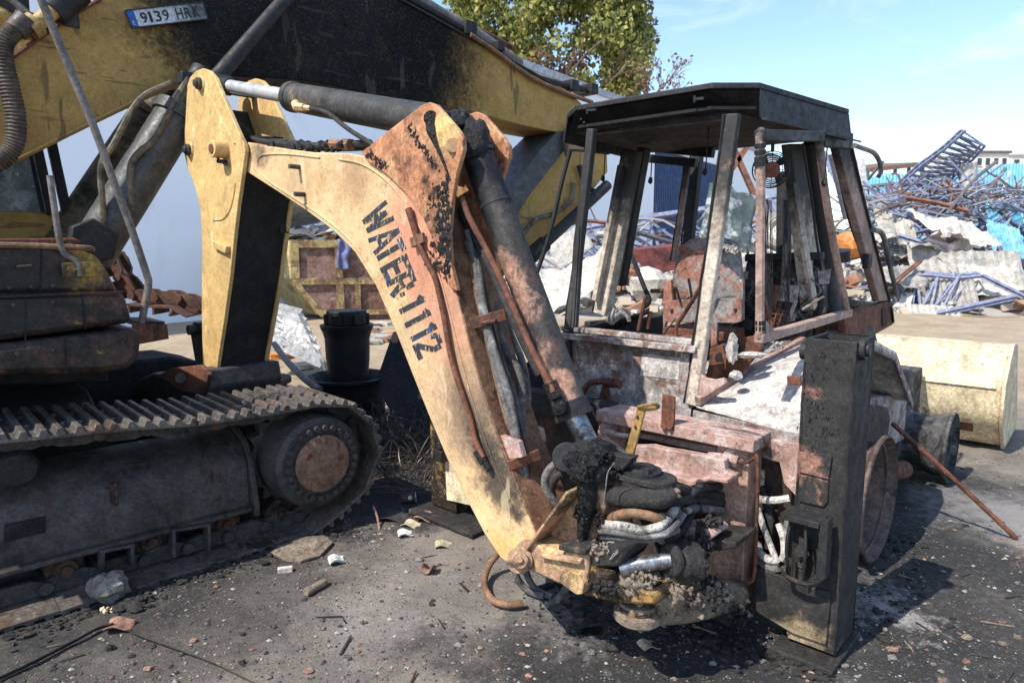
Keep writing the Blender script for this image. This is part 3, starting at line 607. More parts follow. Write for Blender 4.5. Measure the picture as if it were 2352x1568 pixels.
for k in range(4):
    m = MB(); m.tube([EB(-40 + k * 12, -30 + k * 14, 1.55), EB(30 + k * 10, 5 + k * 12, 1.5), EB(80 + k * 8, 45 + k * 6, 1.35), EB(120, 40, 1.3)], .025, 8, 4); m.build('hose', 'hose_black', EXC)
m = MB(); m.prism([EB(u, v, 1.75) for u, v in ((-300, -120), (60, -120), (70, 30), (30, 120), (-300, 330))], -EN * .3); m.build('engine_guard', 'soot_metal', EXC, bevel=.02)
# ================================================================== the backhoe loader
NB = -.80                                                     # near face of the digger boom
CREAM = (.61, .42, .225)
burnt('boom_paint', CREAM, spots=(((.46, .27, .12), 3.3, .5, .62, .6), ((.26, .14, .08), 10, .585, .64, .7), ((.66, .50, .30), 6, .56, .66, .5)),
      blobs=((R(1015, 640, NB), .1, .36, (.55, .25, .15), .9), (R(985, 540, NB), .14, .42, (.54, .24, .15), .9), (R(1045, 780, NB), .06, .30, (.52, .27, .17), .85), (R(1095, 920, NB), .06, .25, (.30, .18, .115), .85), (R(1050, 900, NB), .06, .24, (.40, .26, .16), .85), (R(1000, 880, NB), .04, .2, (.46, .32, .20), .8), (R(1030, 990, NB), .05, .2, (.40, .28, .17), .8), (R(940, 760, NB), .03, .16, (.50, .36, .21), .6), (R(1075, 1000, NB), .05, .22, (.30, .20, .13), .85), (R(1030, 700, NB), .03, .16, (.44, .24, .15), .7), (R(680, 400, NB), .03, .22, (.48, .33, .18), .7), (R(800, 420, NB), .02, .22, (.25, .13, .07), .55), (R(590, 350, NB), .02, .16, (.12, .09, .06), .8), (R(1080, 880, NB), .03, .25, (.33, .22, .13), .6),
             (R(1115, 985, NB), .05, .26, (.10, .08, .06), .8), (R(1140, 1075, NB), .08, .22, (.035, .032, .03), .9), (R(1190, 1150, NB), .02, .12, (.03, .028, .026), .9), (R(1110, 1215, NB), .02, .16, (.72, .54, .28), .9), (R(1165, 1270, NB), .0, .12, (.66, .43, .15), .9)),
      scratch=(((.74, .6, .38), .35, (1.4, 1.4, .3)),), rough=.6, bump=.25, bscale=110, grain=.18, grime=.15)
burnt('ear_rust', (.44, .20, .10), spots=(((.56, .36, .18), 5, .5, .62, .7), ((.15, .065, .045), 8, .54, .62, .8), ((.16, .19, .17), 26, .62, .70, .5)),
      blobs=((R(1040, 290, NB), .02, .13, (.62, .42, .16), .9), (R(1015, 545, NB), .01, .15, TAR, .95), (R(1000, 440, NB), .0, .11, TAR, .9), (R(855, 350, NB), .0, .05, TAR, .9), (R(990, 285, NB), .0, .035, TAR, .95), (R(1030, 370, NB), .0, .07, TAR, .8), (R(1060, 600, NB), .05, .2, (.40, .22, .12), .8)), rough=.65, bump=.4, bscale=90)
burnt('boom_back', (.20, .11, .065), spots=(((.40, .24, .12), 5, .5, .7, .6), (SOOT, 6, .5, .66, .8), ((.3, .28, .26), 60, .66, .72, .5)), rough=.7, bump=.4)
burnt('dipper_paint', (.58, .39, .16), spots=(((.74, .55, .26), 5, .5, .72, .6), ((.30, .19, .07), 12, .66, .72, .6), ((.17, .13, .09), 30, .69, .74, .6)),
      scratch=(((.8, .64, .36), .6, (1.2, 1.2, .35)), ((.22, .16, .1), .45, (2.2, 2.2, .7))), blobs=((R(495, 860, -.83), .02, .16, (.35, .24, .11), .7),), rough=.5, bump=.15, grain=.25, grime=.2)  # darker foot: the toolbox's cast shadow put into the paint colour
burnt('pink_oxide', (.37, .235, .195), grime=.2, grain=.35, spots=(((.50, .41, .37), 14, .5, .58, .7), ((.16, .08, .06), 6, .54, .64, .6), (SOOT, 4, .60, .66, .7), ((.6, .55, .5), 45, .6, .68, .5)), rough=.85, bump=.45)
burnt('post_oxide', (.40, .25, .19), grime=.25, spots=((SOOT, 4, .60, .68, .6), ((.42, .22, .15), 7, .52, .68, .6), ((.4, .3, .2), 30, .62, .7, .4)), blobs=((R(1690, 1405, -.06), .02, .2, TAR), (R(1735, 1100, -.02), .0, .1, SOOT, .7)), rough=.75, bump=.45)
burnt('ash_panel', (.30, .27, .255), spots=(((.19, .105, .08), 6, .48, .56, .85), ((.52, .48, .45), 9, .52, .58, .8), ((.13, .14, .15), 4, .54, .68, .7), ((.62, .6, .57), 40, .6, .68, .6)), rough=.9, bump=.4)
burnt('white_ash', (.56, .52, .48), spots=(((.30, .28, .27), 6, .46, .60, .8), ((.34, .20, .15), 12, .6, .7, .4), ((.7, .68, .65), 30, .55, .66, .6)), rough=.95, bump=.5)
burnt('cab_soot', (.022, .022, .024), spots=(((.05, .05, .052), 12, .5, .7, .7), ((.14, .13, .12), 70, .66, .71, .7)), rough=.62, bump=.5, bscale=110)
def fade(name, lo, hi, z0, z1, spots=()):
    """bare post: soot at the roof end, scorched metal below (stain boundary at height z0..z1)"""
    t = NT(name); sx = t.n.new('ShaderNodeSeparateXYZ'); t.t.links.new(t.pos, sx.inputs[0])
    zz = t.math('ADD', sx.outputs[2], t.math('MULTIPLY', t.math('SUBTRACT', t.noise(9, 6, .75), .5), .55)); c = t.mix(t.ramp(zz, z0, z1), lo, hi)
    for i, (col, sc, a, b, am) in enumerate(spots): c = t.mix(t.ramp(t.noise(sc, 6, .7, .4, off=(i * 3., 1, 2)), a, b, 0, am), c, col)
    gg = t.math('MULTIPLY', t.ramp(t.noise(8, 14, .82, .15), .32, .68, .5, 1.35), t.ramp(t.noise(40, 6, .8), .36, .64, .7, 1.25)); cb = t.n.new('ShaderNodeCombineXYZ'); [t.t.links.new(gg, cb.inputs[i]) for i in range(3)]; c = t.vmath('MULTIPLY', c, cb.outputs[0])
    t.put(t.b.inputs['Base Color'], c); t.b.inputs['Roughness'].default_value = .75; t.bump(t.noise(90, 5, .7), .45, .004); return t.m
fade('post_pale', (.52, .45, .36), (.028, .028, .028), 1.55, 2.0, ((SOOT, 12, .58, .68, .7), ((.30, .19, .10), 8, .56, .7, .6)))
fade('post_red', (.35, .235, .19), (.03, .028, .028), 1.9, 2.2, ((ASH, 26, .60, .68, .6), (SOOT, 8, .6, .7, .7)))
fade('post_dark', (.06, .062, .068), (.024, .024, .025), 1.3, 1.6, (((.2, .2, .2), 60, .66, .7, .6),))
burnt('seat_rust', (.27, .125, .09), spots=(((.24, .25, .25), 6, .46, .54, .9), ((.40, .23, .10), 11, .56, .66, .6), ((.14, .055, .035), 7, .58, .68, .8), ((.45, .43, .38), 9, .6, .66, .7)), rough=.75, bump=.35)
burnt('stab_black', (.026, .025, .024), spots=(((.055, .052, .05), 8, .5, .7, .6), ((.012, .012, .012), 22, .62, .68, .8)), blobs=((R(1838, 1090, -.05), .02, .09, (.40, .20, .14), .9), (R(1850, 920, -.05), .0, .06, (.36, .17, .12), .6), (R(1810, 1440, -.05), .05, .16, (.36, .27, .16), .85)), rough=.75, bump=.4)
burnt('mud', (.22, .175, .13), spots=(((.10, .085, .07), 8, .48, .64, .8), ((.5, .47, .43), 40, .60, .68, .6), (SOOT, 5, .56, .68, .9)), rough=.95, bump=1., bscale=45, bd=.012)
burnt('mud_tar', (.03, .028, .027), spots=(((.16, .12, .08), 7, .54, .68, .8), ((.45, .43, .4), 70, .66, .70, .7)), rough=.7, bump=1., bscale=50, bd=.012)
burnt('king_paint', (.50, .34, .18), grime=.75, spots=(((.34, .19, .13), 5, .44, .58, .8), (SOOT, 5, .50, .60, .85), ((.5, .48, .44), 60, .66, .7, .6)), blobs=((R(1315, 1335, -.82), .0, .09, (.62, .42, .13), .9), (R(1240, 1270, -.82), .02, .10, (.68, .47, .2), .8), (R(1330, 1200, -.8), .0, .12, (.04, .038, .036), .8)), rough=.7, bump=.4)
burnt('dirty_yellow', (.36, .22, .07), spots=((TAR, 6, .38, .5, .96), ((.33, .27, .19), 12, .55, .66, .7)), rough=.55, bump=.8, bscale=50, bd=.008)
burnt('loader_yellow', (.64, .52, .33), spots=(((.72, .62, .44), 4, .48, .6, .6), ((.28, .15, .08), 4, .60, .63, .9), ((.22, .16, .1), 9, .60, .64, .7), ((.42, .33, .2), 20, .62, .72, .5)), rough=.6, bump=.25)
burnt('rim_rust', (.12, .085, .07), spots=((SOOT, 4, .46, .62, .85), ((.30, .25, .22), 24, .58, .68, .6)), rough=.75, bump=.4)
burnt('rim_ash', (.08, .08, .08), spots=(((.26, .25, .24), 9, .54, .62, .8), (SOOT, 5, .46, .56, .9)), rough=.85, bump=.4)
burnt('dash_burnt', (.07, .065, .06), spots=((SOOT, 7, .44, .54, .9), ((.30, .29, .27), 11, .55, .62, .8), ((.16, .08, .05), 9, .58, .64, .7)), rough=.8, bump=.6)
burnt('ochre_lever', (.27, .165, .05), spots=(((.2, .12, .04), 12, .58, .68, .7),), rough=.6, bump=.25)
burnt('ash_heap', (.36, .35, .335), spots=((SOOT, 9, .48, .60, .9), ((.62, .61, .59), 20, .56, .66, .8), ((.30, .22, .14), 12, .64, .7, .6)), rough=.97, bump=1., bscale=50, bd=.012)
# lettering paint: blue-black, scuffed through to the cream below
def mk_ink():
    t = NT('letter_ink'); c = t.mix(t.ramp(t.noise(11, 4, .6), .54, .64), (.022, .026, .032), (.022, .065, .15))
    c = t.mix(t.ramp(t.noise(60, 5, .75, stretch=(1, 1, .35)), .56, .62, 0, .8), c, CREAM); c = t.mix(t.ramp(t.noise(14, 4, .6, off=(5, 2, 1)), .70, .72), c, (.72, .66, .55))
    t.put(t.b.inputs['Base Color'], c); t.b.inputs['Roughness'].default_value = .65
mk_ink()
BH = thing('backhoe_loader', bl(-.86, 1.6, 0), 'burnt-out backhoe loader with open cab, rust-stained boom lettered WATER-1112', 'backhoe loader')
def part(name, mat, fn, parent=None, **kw):
    m = MB(); fn(m); return m.build(name, mat, parent or BH, **kw)
L_ = BLn
def loc(p): q = p - B0; return q.dot(BU), q.dot(L_), q.z
# ---------------------------------------------------------------- digger boom
outer = [(562, 326), (640, 340), (720, 350), (800, 352), (850, 362), (900, 392), (945, 440), (985, 505), (1020, 585), (1048, 680), (1075, 790), (1102, 890), (1138, 1000), (1180, 1110), (1212, 1185), (1238, 1250), (1222, 1298)]
inner = [(1190, 1310), (1150, 1282), (1112, 1225), (1068, 1140), (1025, 1050), (985, 955), (945, 855), (905, 752), (862, 655), (815, 580), (765, 530), (700, 482), (640, 442), (562, 392)]
boom = part('digger_boom', 'boom_paint', lambda m: m.prism([R(u, v, NB) for u, v in outer + inner], L_ * .27), bevel=.006)
# outer plate along the back of the boom, and the lip where the side plate meets it
bk = outer[4:16]; m = MB()
for i in range(len(bk) - 1):
    a, b = R(*bk[i], NB + .008), R(*bk[i + 1], NB + .008); n = (b - a).cross(L_).normalized(); n = n if n.dot(BU + Z * .2) > 0 else -n
    m.prism([a, b, b + n * .016, a + n * .016], L_ * .254)
m.build('back_plate', 'boom_back', boom)
part('weld_lip', 'boom_paint', lambda m: m.tube([R(u - 22, v + 14, NB - .002) for u, v in outer[3:16]], .0055, 6, 3), boom)
part('weld_lip', 'boom_paint', lambda m: m.tube([R(u + 7, v - 8, NB - .002) for u, v in inner[2:13]], .0055, 6, 3), boom)
part('weld_lip', 'boom_paint', lambda m: m.tube([R(u, v, NB - .001) for u, v in ((735, 362), (660, 354), (605, 356), (592, 372), (600, 400), (640, 432), (700, 470))], .006, 6, 3), boom)
ear = [(836, 350), (905, 296), (975, 243), (992, 236), (1008, 242), (1055, 296), (1069, 318), (1070, 345), (1054, 400), (1044, 460), (1037, 540), (1042, 610), (1056, 668), (1040, 662), (1012, 575), (976, 498), (935, 442), (892, 400), (850, 372)]
for l0 in (NB - .016, NB + .262):
    part('ear_plate', 'ear_rust', lambda m: m.prism([R(u, v, NB) + L_ * (l0 - NB) for u, v in ear], L_ * .024), boom, bevel=.004)
part('cross_block', 'tar', lambda m: (m.prism([R(u, v, NB) + L_ * .03 for u, v in ((960, 262), (992, 246), (1040, 300), (1052, 330), (1000, 330))], L_ * .21)), boom, bevel=.01)
for u, v, s_ in ((1010, 262, .05), (1040, 292, .045), (1020, 280, .05), (1055, 330, .04)):
    part('tar_lump', 'tar', lambda m: m.lump(R(u, v, NB) + L_ * random.uniform(.06, .2), (s_, s_, s_ * .7), u, 14), boom)
m = MB(); rn = random.Random(5)
for _ in range(330):   # burnt plastic crust on the ear plate
    s = rn.random(); u = 1030 - abs(rn.gauss(0, 22)) + s * 8; v = 425 + s * 195 + rn.gauss(0, 14); u = min(u, 1034 - abs(rn.gauss(0, 3))); q_s = rn.uniform(.0018, .005) if rn.random() < .85 else rn.uniform(.005, .011)
    m.lump(R(u, v, NB - .016), (BU * q_s * rn.uniform(.9, 2.2), L_ * q_s * .45, Z * q_s * rn.uniform(1, 2.6)), rn.randint(0, 99), 10, .8, 3.)
for _ in range(150):
    s = rn.random(); u, v = (845 + s * 40 + rn.gauss(0, 4), 352 + s * 34 + rn.gauss(0, 5)) if rn.random() < .5 else (938 + s * 62 + rn.gauss(0, 3), 290 + s * 95 + rn.gauss(0, 5))
    m.lump(R(u, v, NB - .016), (BU * rn.uniform(.002, .009), L_ * .002, Z * rn.uniform(.002, .01)), rn.randint(0, 99), 10, .8, 3.)
cr = m.build('tar_crust', 'tar', boom); cr['kind'] = 'stuff'
part('tar_run', 'tar', lambda m: m.tube([R(u, v, NB - .017) for u, v in ((988, 270), (992, 300), (1000, 325), (1010, 350), (1022, 380), (1035, 415))], [.022, .024, .014, .009, .007, .003], 8, 3), boom)
for u, v, rr in ((990, 272, .032), (1040, 333, .031)):
    part('pin', 'boom_paint' if u > 1000 else 'tar', lambda m: m.cyl(R(u, v, NB - .03), R(u, v, NB + .3), rr, n=20), boom, bevel=.003)
for u, v in ((688, 384), (700, 447)):
    part('hose_peg', 'dark_steel', lambda m: m.cyl(R(u, v, NB) - L_ * .06, R(u, v, NB) + L_ * .01, .0125, n=12), boom)
# stencilled lettering
STK_ = {'W': [((.03, 1), (.25, 0)), ((.25, 0), (.5, .85)), ((.5, .85), (.75, 0)), ((.75, 0), (.97, 1))], 'A': [((.02, 0), (.5, 1)), ((.5, 1), (.98, 0)), ((.25, .3), (.75, .3))],
        'T': [((0, .89), (1, .89)), ((.5, 0), (.5, .78))], 'E': [((.13, 0), (.13, 1)), ((.26, .89), (1, .89)), ((.26, .5), (.9, .5)), ((.26, .11), (1, .11))],
        'R': [((.13, 0), (.13, 1)), ((.26, .89), (.8, .89)), ((.88, .84), (.88, .56)), ((.26, .46), (.82, .46)), ((.58, .4), (.95, 0))], '-': [((.15, .45), (.85, .45))],
        '1': [((.62, 0), (.62, 1)), ((.1, .8), (.5, .9))], '2': [((.08, .72), (.2, .92)), ((.2, .92), (.75, .92)), ((.88, .9), (.88, .62)), ((.86, .62), (.14, .16)), ((.02, .1), (1, .1))]}
Zm = lambda zx, zy: (574 + .366 * zx, 459 + .366 * zy)
for ch, zx, zy, w, h, hx, hy in (('W', 800, 115, 118, 190, .83, -.56), ('A', 848, 243, 92, 205, .85, -.53), ('T', 884, 318, 84, 200, .86, -.51), ('E', 917, 428, 92, 195, .87, -.49), ('R', 955, 521, 96, 190, .88, -.47),
                                 ('-', 962, 590, 34, 120, .89, -.45), ('1', 1016, 655, 62, 180, .885, -.46), ('1', 1050, 741, 62, 182, .88, -.47), ('1', 1088, 828, 62, 182, .88, -.47), ('2', 1116, 915, 100, 188, .87, -.49)):
    rx, ry = (.40, .915); m = MB()
    for i, (a, b) in enumerate(STK_[ch]):
        def q(x, y, d): u, v = Zm(zx + (x - .5) * w * rx + (y - .5) * h * hx, zy + (x - .5) * w * ry + (y - .5) * h * hy); return R(u, v, NB - d)
        ax_, ay_ = (b[0] - a[0]) * w, (b[1] - a[1]) * h; ln = math.hypot(ax_, ay_); th = 33. if ch not in 'WA' else 28.
        nx_, ny_ = -ay_ / ln * th / 2 / w, ax_ / ln * th / 2 / h; d = .0012 + .0004 * i
        m.prism([q(a[0] + nx_, a[1] + ny_, d), q(b[0] + nx_, b[1] + ny_, d), q(b[0] - nx_, b[1] - ny_, d), q(a[0] - nx_, a[1] - ny_, d)], L_ * .001)
    m.build('letter', 'letter_ink', boom, smooth=0)
# steel pipe clipped along the boom side
pp_ = [(938, 480), (948, 510), (958, 548), (975, 590), (1000, 640), (1012, 690), (1022, 740), (1032, 800), (1044, 850), (1062, 905), (1080, 960), (1092, 1010), (1110, 1050)]
part('side_pipe', 'rust_plate', lambda m: m.tube([R(u, v, NB - .022) for u, v in pp_], [.017, .0165, .0125] + [.0125] * 10, 10, 3), boom)
part('pipe_clip', 'boom_back', lambda m: m.bar(R(946, 558, NB - .02), R(974, 545, NB - .02), .02, .045, L_), boom, bevel=.003)
part('pipe_union', 'tar', lambda m: (m.cyl(R(1096, 1035, NB - .022), R(1112, 1062, NB - .022), .02, n=8), m.cyl(R(1114, 1062, NB - .022), R(1124, 1078, NB - .022), .014, n=8)), boom)
# tar and hoses on the upper edge near the elbow
for k, pts in enumerate(([(575, 318), (640, 330), (700, 334), (760, 335), (800, 332), (850, 328)], [(600, 322), (660, 326), (720, 338), (790, 340), (840, 338)])):
    part('hose', 'hose_black', lambda m: m.tube([R(u, v, NB + .08 + .08 * k) for u, v in pts], .018, 8, 3), boom)
part('hose_coupling', 'boom_back', lambda m: (m.cyl(R(762, 330, NB + .06), R(792, 332, NB + .06), .026, n=6), m.cyl(R(792, 332, NB + .06), R(806, 333, NB + .06), .032, n=6)), boom)
m = MB()
for _ in range(60): m.lump(R(rn.uniform(568, 800), 0, NB) * 0 + R(rn.uniform(568, 800), 344, NB + rn.uniform(.02, .2)) + Z * rn.uniform(0, .03), (rn.uniform(.01, .03),) * 3, rn.randint(0, 50), 8)
gk = m.build('tar_crust', 'tar', boom); gk['kind'] = 'stuff'
part('bracket', 'soot_metal', lambda m: m.bar(R(567, 314, NB + .1), R(640, 316, NB + .1), .06, .008, L_), boom)
# ---------------------------------------------------------------- dipper
ND = -.835
dpl = [(430, 195), (436, 178), (450, 163), (465, 157), (480, 162), (494, 178), (512, 222), (546, 300), (560, 330), (563, 345), (556, 400), (546, 470), (538, 540), (528, 640), (514, 740), (500, 830), (494, 900), (492, 960),
       (470, 960), (466, 900), (463, 700), (464, 560), (460, 480), (448, 430), (430, 384), (422, 350), (424, 300)]
m = MB(); m.prism([R(u, v, ND) for u, v in dpl], L_ * .025); dip = m.build('dipper', 'dipper_paint', BH, bevel=.004)
part('far_plate', 'dipper_paint', lambda m: m.prism([R(u, v, ND) + L_ * .34 for u, v in dpl], L_ * .025), dip, bevel=.004)
part('web', 'soot_metal', lambda m: m.prism([R(u, v, ND) + L_ * .026 for u, v in ((552, 400), (543, 470), (535, 540), (525, 640), (511, 740), (497, 830), (491, 955), (474, 955), (468, 560), (470, 420), (500, 395))], L_ * .313), dip, bevel=.004)  # dipper's box faces: their shade is put into the black colour
part('web_top', 'soot_metal', lambda m: m.prism([R(u, v, ND) + L_ * .026 for u, v in ((436, 260), (450, 240), (470, 300), (470, 380), (440, 380), (428, 330))], L_ * .313), dip)
for u, v, r in ((462, 193, .036), (437, 345, .036)):
    part('pin_boss', 'dipper_paint', lambda m: m.cyl(R(u, v, ND) - L_ * .008, R(u, v, ND) + L_ * .02, r * 1.35, n=24), dip, bevel=.003)
    part('pin', 'dark_steel', lambda m: (m.cyl(R(u, v, ND) - L_ * .028, R(u, v, ND) + L_ * .38, r, n=20), m.cyl(R(u, v, ND) - L_ * .045, R(u, v, ND), r * .62, n=16)), dip, bevel=.003)
part('pivot_boss', 'dipper_paint', lambda m: m.cyl(R(518, 345, ND) - L_ * .085, R(518, 345, ND) + L_ * .38, .05, n=24), dip, bevel=.004)
part('pin', 'rust_plate', lambda m: m.cyl(R(518, 345, ND) - L_ * .09, R(518, 345, ND) - L_ * .08, .028, n=18), dip)
part('grease_pipe', 'soot_metal', lambda m: (m.cyl(R(520, 372, ND) - L_ * .055, R(520, 372, ND), .012, n=10), m.tube([R(519, 358, ND) - L_ * .05, R(522, 370, ND) - L_ * .05, R(530, 380, ND) - L_ * .02], .008, 6)), dip)
part('weld_bead', 'dipper_paint', lambda m: m.tube([R(u, v, ND) - L_ * .001 for u, v in ((472, 205), (490, 235), (510, 275), (528, 308), (540, 330))], .006, 6, 3), dip)
part('weld_bead', 'dipper_paint', lambda m: m.tube([R(u, v, ND) - L_ * .001 for u, v in ((541, 420), (536, 455), (527, 485), (512, 503), (490, 505))], .006, 6, 3), dip)
part('stop_block', 'dipper_paint', lambda m: m.prism([R(u, v, ND) - L_ * .03 for u, v in ((496, 552), (530, 566), (528, 582), (496, 566))], L_ * .03), dip, bevel=.003)
part('side_lug', 'soot_metal', lambda m: [m.box(R(u, v, ND) + L_ * .33, (BU, L_, Z), (.02, .03, .035)) for u, v in ((540, 400), (543, 440), (535, 520))], dip)
# bucket link and digging bucket
for d in (.02, .3):
    part('bucket_link', 'soot_metal', lambda m: m.prism([R(u, v, ND) + L_ * d for u, v in ((436, 740), (448, 742), (456, 760), (478, 880), (470, 900), (452, 895), (430, 765))], L_ * .03), dip, bevel=.004)
part('pin', 'dark_steel', lambda m: m.cyl(R(442, 757, ND) - L_ * .03, R(442, 757, ND) + L_ * .37, .035, n=18), dip, bevel=.003)
bkt = [(300, 905), (318, 872), (350, 856), (400, 858), (448, 845), (475, 850), (482, 890), (470, 960), (430, 1020), (340, 1000), (305, 960)]
m = MB(); m.prism([R(u, v, ND - .1) for u, v in bkt], L_ * .5); BK = m.build('digging_bucket', 'dark_steel', BH, bevel=.012)
part('bucket_ear', 'rust_plate', lambda m: m.prism([R(u, v, ND - .12) for u, v in ((360, 862), (395, 845), (460, 838), (478, 860), (470, 905), (420, 900))], L_ * .03), BK, bevel=.004)
part('pin', 'dark_steel', lambda m: m.cyl(R(415, 868, ND - .15), R(415, 868, ND - .05), .035, n=18), BK, bevel=.003)
# ---------------------------------------------------------------- rams of the digger
burnt('ram_soot', (.045, .044, .042), spots=(((.10, .085, .07), 6, .5, .7, .5), ((.35, .33, .3), 90, .68, .72, .6)), blobs=((R(710, 222, -.66), .02, .14, (.36, .25, .13), .85),), rough=.6, bump=.4)
burnt('ram_red', (.045, .041, .038), spots=(((.11, .06, .045), 5, .52, .62, .7), ((.36, .34, .32), 80, .68, .71, .6)), blobs=(*[(R(u, v, -.715), .03, .10, (.40, .225, .155), .95) for u, v in ((1168, 610), (1188, 655), (1206, 700), (1222, 740), (1238, 775), (1252, 815), (1266, 850), (1280, 885))], (R(1110, 440, -.66), .08, .22, TAR), (R(1330, 920, -.62), .0, .1, (.08, .075, .07), .8)), rough=.55, bump=.4, drip=(SOOT, .7))
a, b, c = R(530, 199, -.66), R(672, 223, -.66), R(1010, 283, -.66)
part('dipper_rod', 'chrome', lambda m: m.cyl(a, b, .040, n=24)); part('dipper_ram', 'ram_soot', lambda m: m.cyl(b, c, .078, n=32))
d_ = (c - b).normalized(); part('gland', 'ram_soot', lambda m: m.cyl(b - d_ * .012, b + d_ * .03, .084, n=32), bevel=.004)
part('rod_eye', 'soot_metal', lambda m: (m.cyl(R(505, 194, -.66) - L_ * .07, R(505, 194, -.66) + L_ * .07, .062, n=20), m.cyl(R(505, 194, -.66), a, .05, n=16)), bevel=.004)
part('elbow_fitting', 'boom_paint', lambda m: (m.cyl(R(678, 236, -.74), R(684, 250, -.74), .024, n=10), m.cyl(R(682, 245, -.75), R(700, 247, -.75), .022, n=6), m.cyl(R(700, 247, -.75), R(714, 249, -.75), .015, n=6)))
part('hose', 'hose_black', lambda m: m.tube([R(u, v, -.75) for u, v in ((710, 249), (740, 255), (762, 266), (785, 285), (812, 305), (850, 328), (880, 350))], .0125, 8, 3))
# lift ram from the ears down to the king post
a, b, c = R(1098, 360, -.66), R(1316, 948, -.63), R(1375, 1062, -.61)
part('lift_ram', 'ram_red', lambda m: m.cyl(a, b, .069, n=32)); d_ = (b - a).normalized()
part('ram_head', 'tar', lambda m: m.lump(R(1092, 335, -.66), (.07, .10, .11), 3, 18, .25), bevel=0)
part('gland', 'soot_metal', lambda m: m.cyl(b - d_ * .05, b + d_ * .012, .076, n=32), bevel=.004)
part('gland_ring', 'mud_tar', lambda m: m.cyl(b - d_ * .004, b + d_ * .018, .082, n=24))
part('lift_rod', 'worn_rod', lambda m: m.cyl(b, c, .043, n=24)); part('collar', 'soot_metal', lambda m: m.cyl(a + d_ * .22, a + d_ * .235, .0715, n=32))
part('ram_pipe', 'rust_plate', lambda m: m.tube([R(u, v, -.76) for u, v in ((1062, 455), (1078, 500), (1110, 560), (1150, 640), (1185, 720), (1225, 810), (1262, 880), (1270, 900))], .0135, 10, 3))
part('pipe_union', 'tar', lambda m: (m.cyl(R(1262, 878, -.75), R(1278, 912, -.74), .03, n=6), m.lump(R(1283, 932, -.73), (.033, .033, .045), 4, 14, .25)))
# hoses hanging beside the boom
HS = [('hose_grey', .012, [(1072, 530, -.66), (1090, 600, -.69), (1100, 680, -.71), (1116, 760, -.73), (1138, 850, -.74), (1160, 930, -.75), (1180, 1000, -.75), (1196, 1080, -.74), (1200, 1150, -.73)]),
      ('hose_black', .011, [(1080, 540, -.62), (1104, 630, -.65), (1124, 730, -.68), (1150, 830, -.69), (1178, 930, -.70), (1200, 1020, -.70), (1214, 1100, -.70), (1214, 1170, -.70)]),
      ('hose_grey', .012, [(1120, 570, -.5), (1128, 660, -.54), (1146, 760, -.57), (1172, 850, -.59), (1196, 930, -.61), (1208, 1010, -.63), (1226, 1090, -.64)]),
      ('hose_brown', .011, [(1090, 590, -.58), (1112, 680, -.61), (1134, 780, -.63), (1160, 870, -.65), (1184, 950, -.67), (1198, 1010, -.68)]),
      ('hose_brown', .021, [(1068, 545, -.60), (1082, 580, -.64), (1092, 640, -.68), (1110, 720, -.70), (1128, 800, -.71), (1150, 890, -.72), (1168, 960, -.73), (1185, 1000, -.73)]),
      ('hose_brown', .019, [(1082, 560, -.55), (1100, 600, -.60), (1118, 690, -.62), (1138, 790, -.64), (1165, 900, -.66), (1180, 985, -.68), (1205, 1060, -.68), (1212, 1150, -.68), (1206, 1200, -.7)]),
      ('hose_grey', .022, [(1062, 520, -.52), (1098, 560, -.55), (1110, 640, -.57), (1130, 730, -.6), (1155, 830, -.62), (1180, 920, -.65), (1192, 990, -.66), (1198, 1100, -.66), (1196, 1180, -.66)]),
      ('hose_grey', .019, [(1100, 510, -.5), (1112, 560, -.52), (1122, 640, -.55), (1142, 720, -.58), (1150, 780, -.6), (1185, 840, -.6), (1200, 900, -.6), (1195, 970, -.62), (1215, 1060, -.62), (1216, 1160, -.64)]),
      ('hose_grey', .021, [(1140, 640, -.48), (1148, 720, -.5), (1165, 800, -.52), (1190, 850, -.53), (1210, 900, -.54), (1205, 980, -.56), (1225, 1050, -.58), (1232, 1130, -.6), (1210, 1210, -.64)]),
      ('hose_grey', .017, [(1150, 620, -.46), (1146, 680, -.47), (1170, 760, -.5), (1196, 820, -.5), (1210, 880, -.5), (1205, 960, -.52), (1235, 1040, -.54), (1240, 1120, -.56)]),
      ('hose_grey', .018, [(1075, 555, -.66), (1096, 610, -.68), (1106, 680, -.70), (1122, 760, -.72), (1146, 840, -.73), (1172, 920, -.74), (1186, 1000, -.74), (1206, 1080, -.72), (1205, 1160, -.71)]),
      ('hose_brown', .015, [(1128, 600, -.5), (1136, 690, -.55), (1150, 780, -.58), (1176, 870, -.61), (1190, 950, -.63), (1200, 1040, -.66), (1222, 1110, -.66)]),
      ('hose_black', .019, [(1060, 480, -.6), (1075, 520, -.62), (1120, 600, -.66), (1160, 690, -.68), (1200, 780, -.69), (1240, 860, -.68)])]
for mt, r, pts in HS: part('hose', mt, lambda m: m.tube([R(u, v, l) for u, v, l in pts], r, 10, 4))
part('hose_clamp', 'rust_plate', lambda m: m.bar(R(1082, 744, -.77), R(1162, 722, -.70), .05, .012, Z), bevel=.003)
part('clamp_bolt', 'rust_plate', lambda m: m.cyl(R(1080, 744, -.76), R(1140, 738, -.73), .010, n=10))
part('hose_bracket', 'pink_oxide', lambda m: m.prism([R(u, v, NB + .02) for u, v in ((1128, 1008), (1150, 1000), (1190, 1014), (1200, 1050), (1170, 1055), (1150, 1058))], L_ * .03), bevel=.003)
part('clamp_bar', 'rust_plate', lambda m: m.bar(R(1168, 1070, NB), R(1240, 1042, -.68), .045, .012, Z), bevel=.003)
part('far_bracket', 'pink_oxide', lambda m: m.prism([R(u, v, -.55) for u, v in ((1215, 975), (1240, 985), (1246, 1015), (1235, 1028), (1218, 1030))], L_ * .03), bevel=.003)
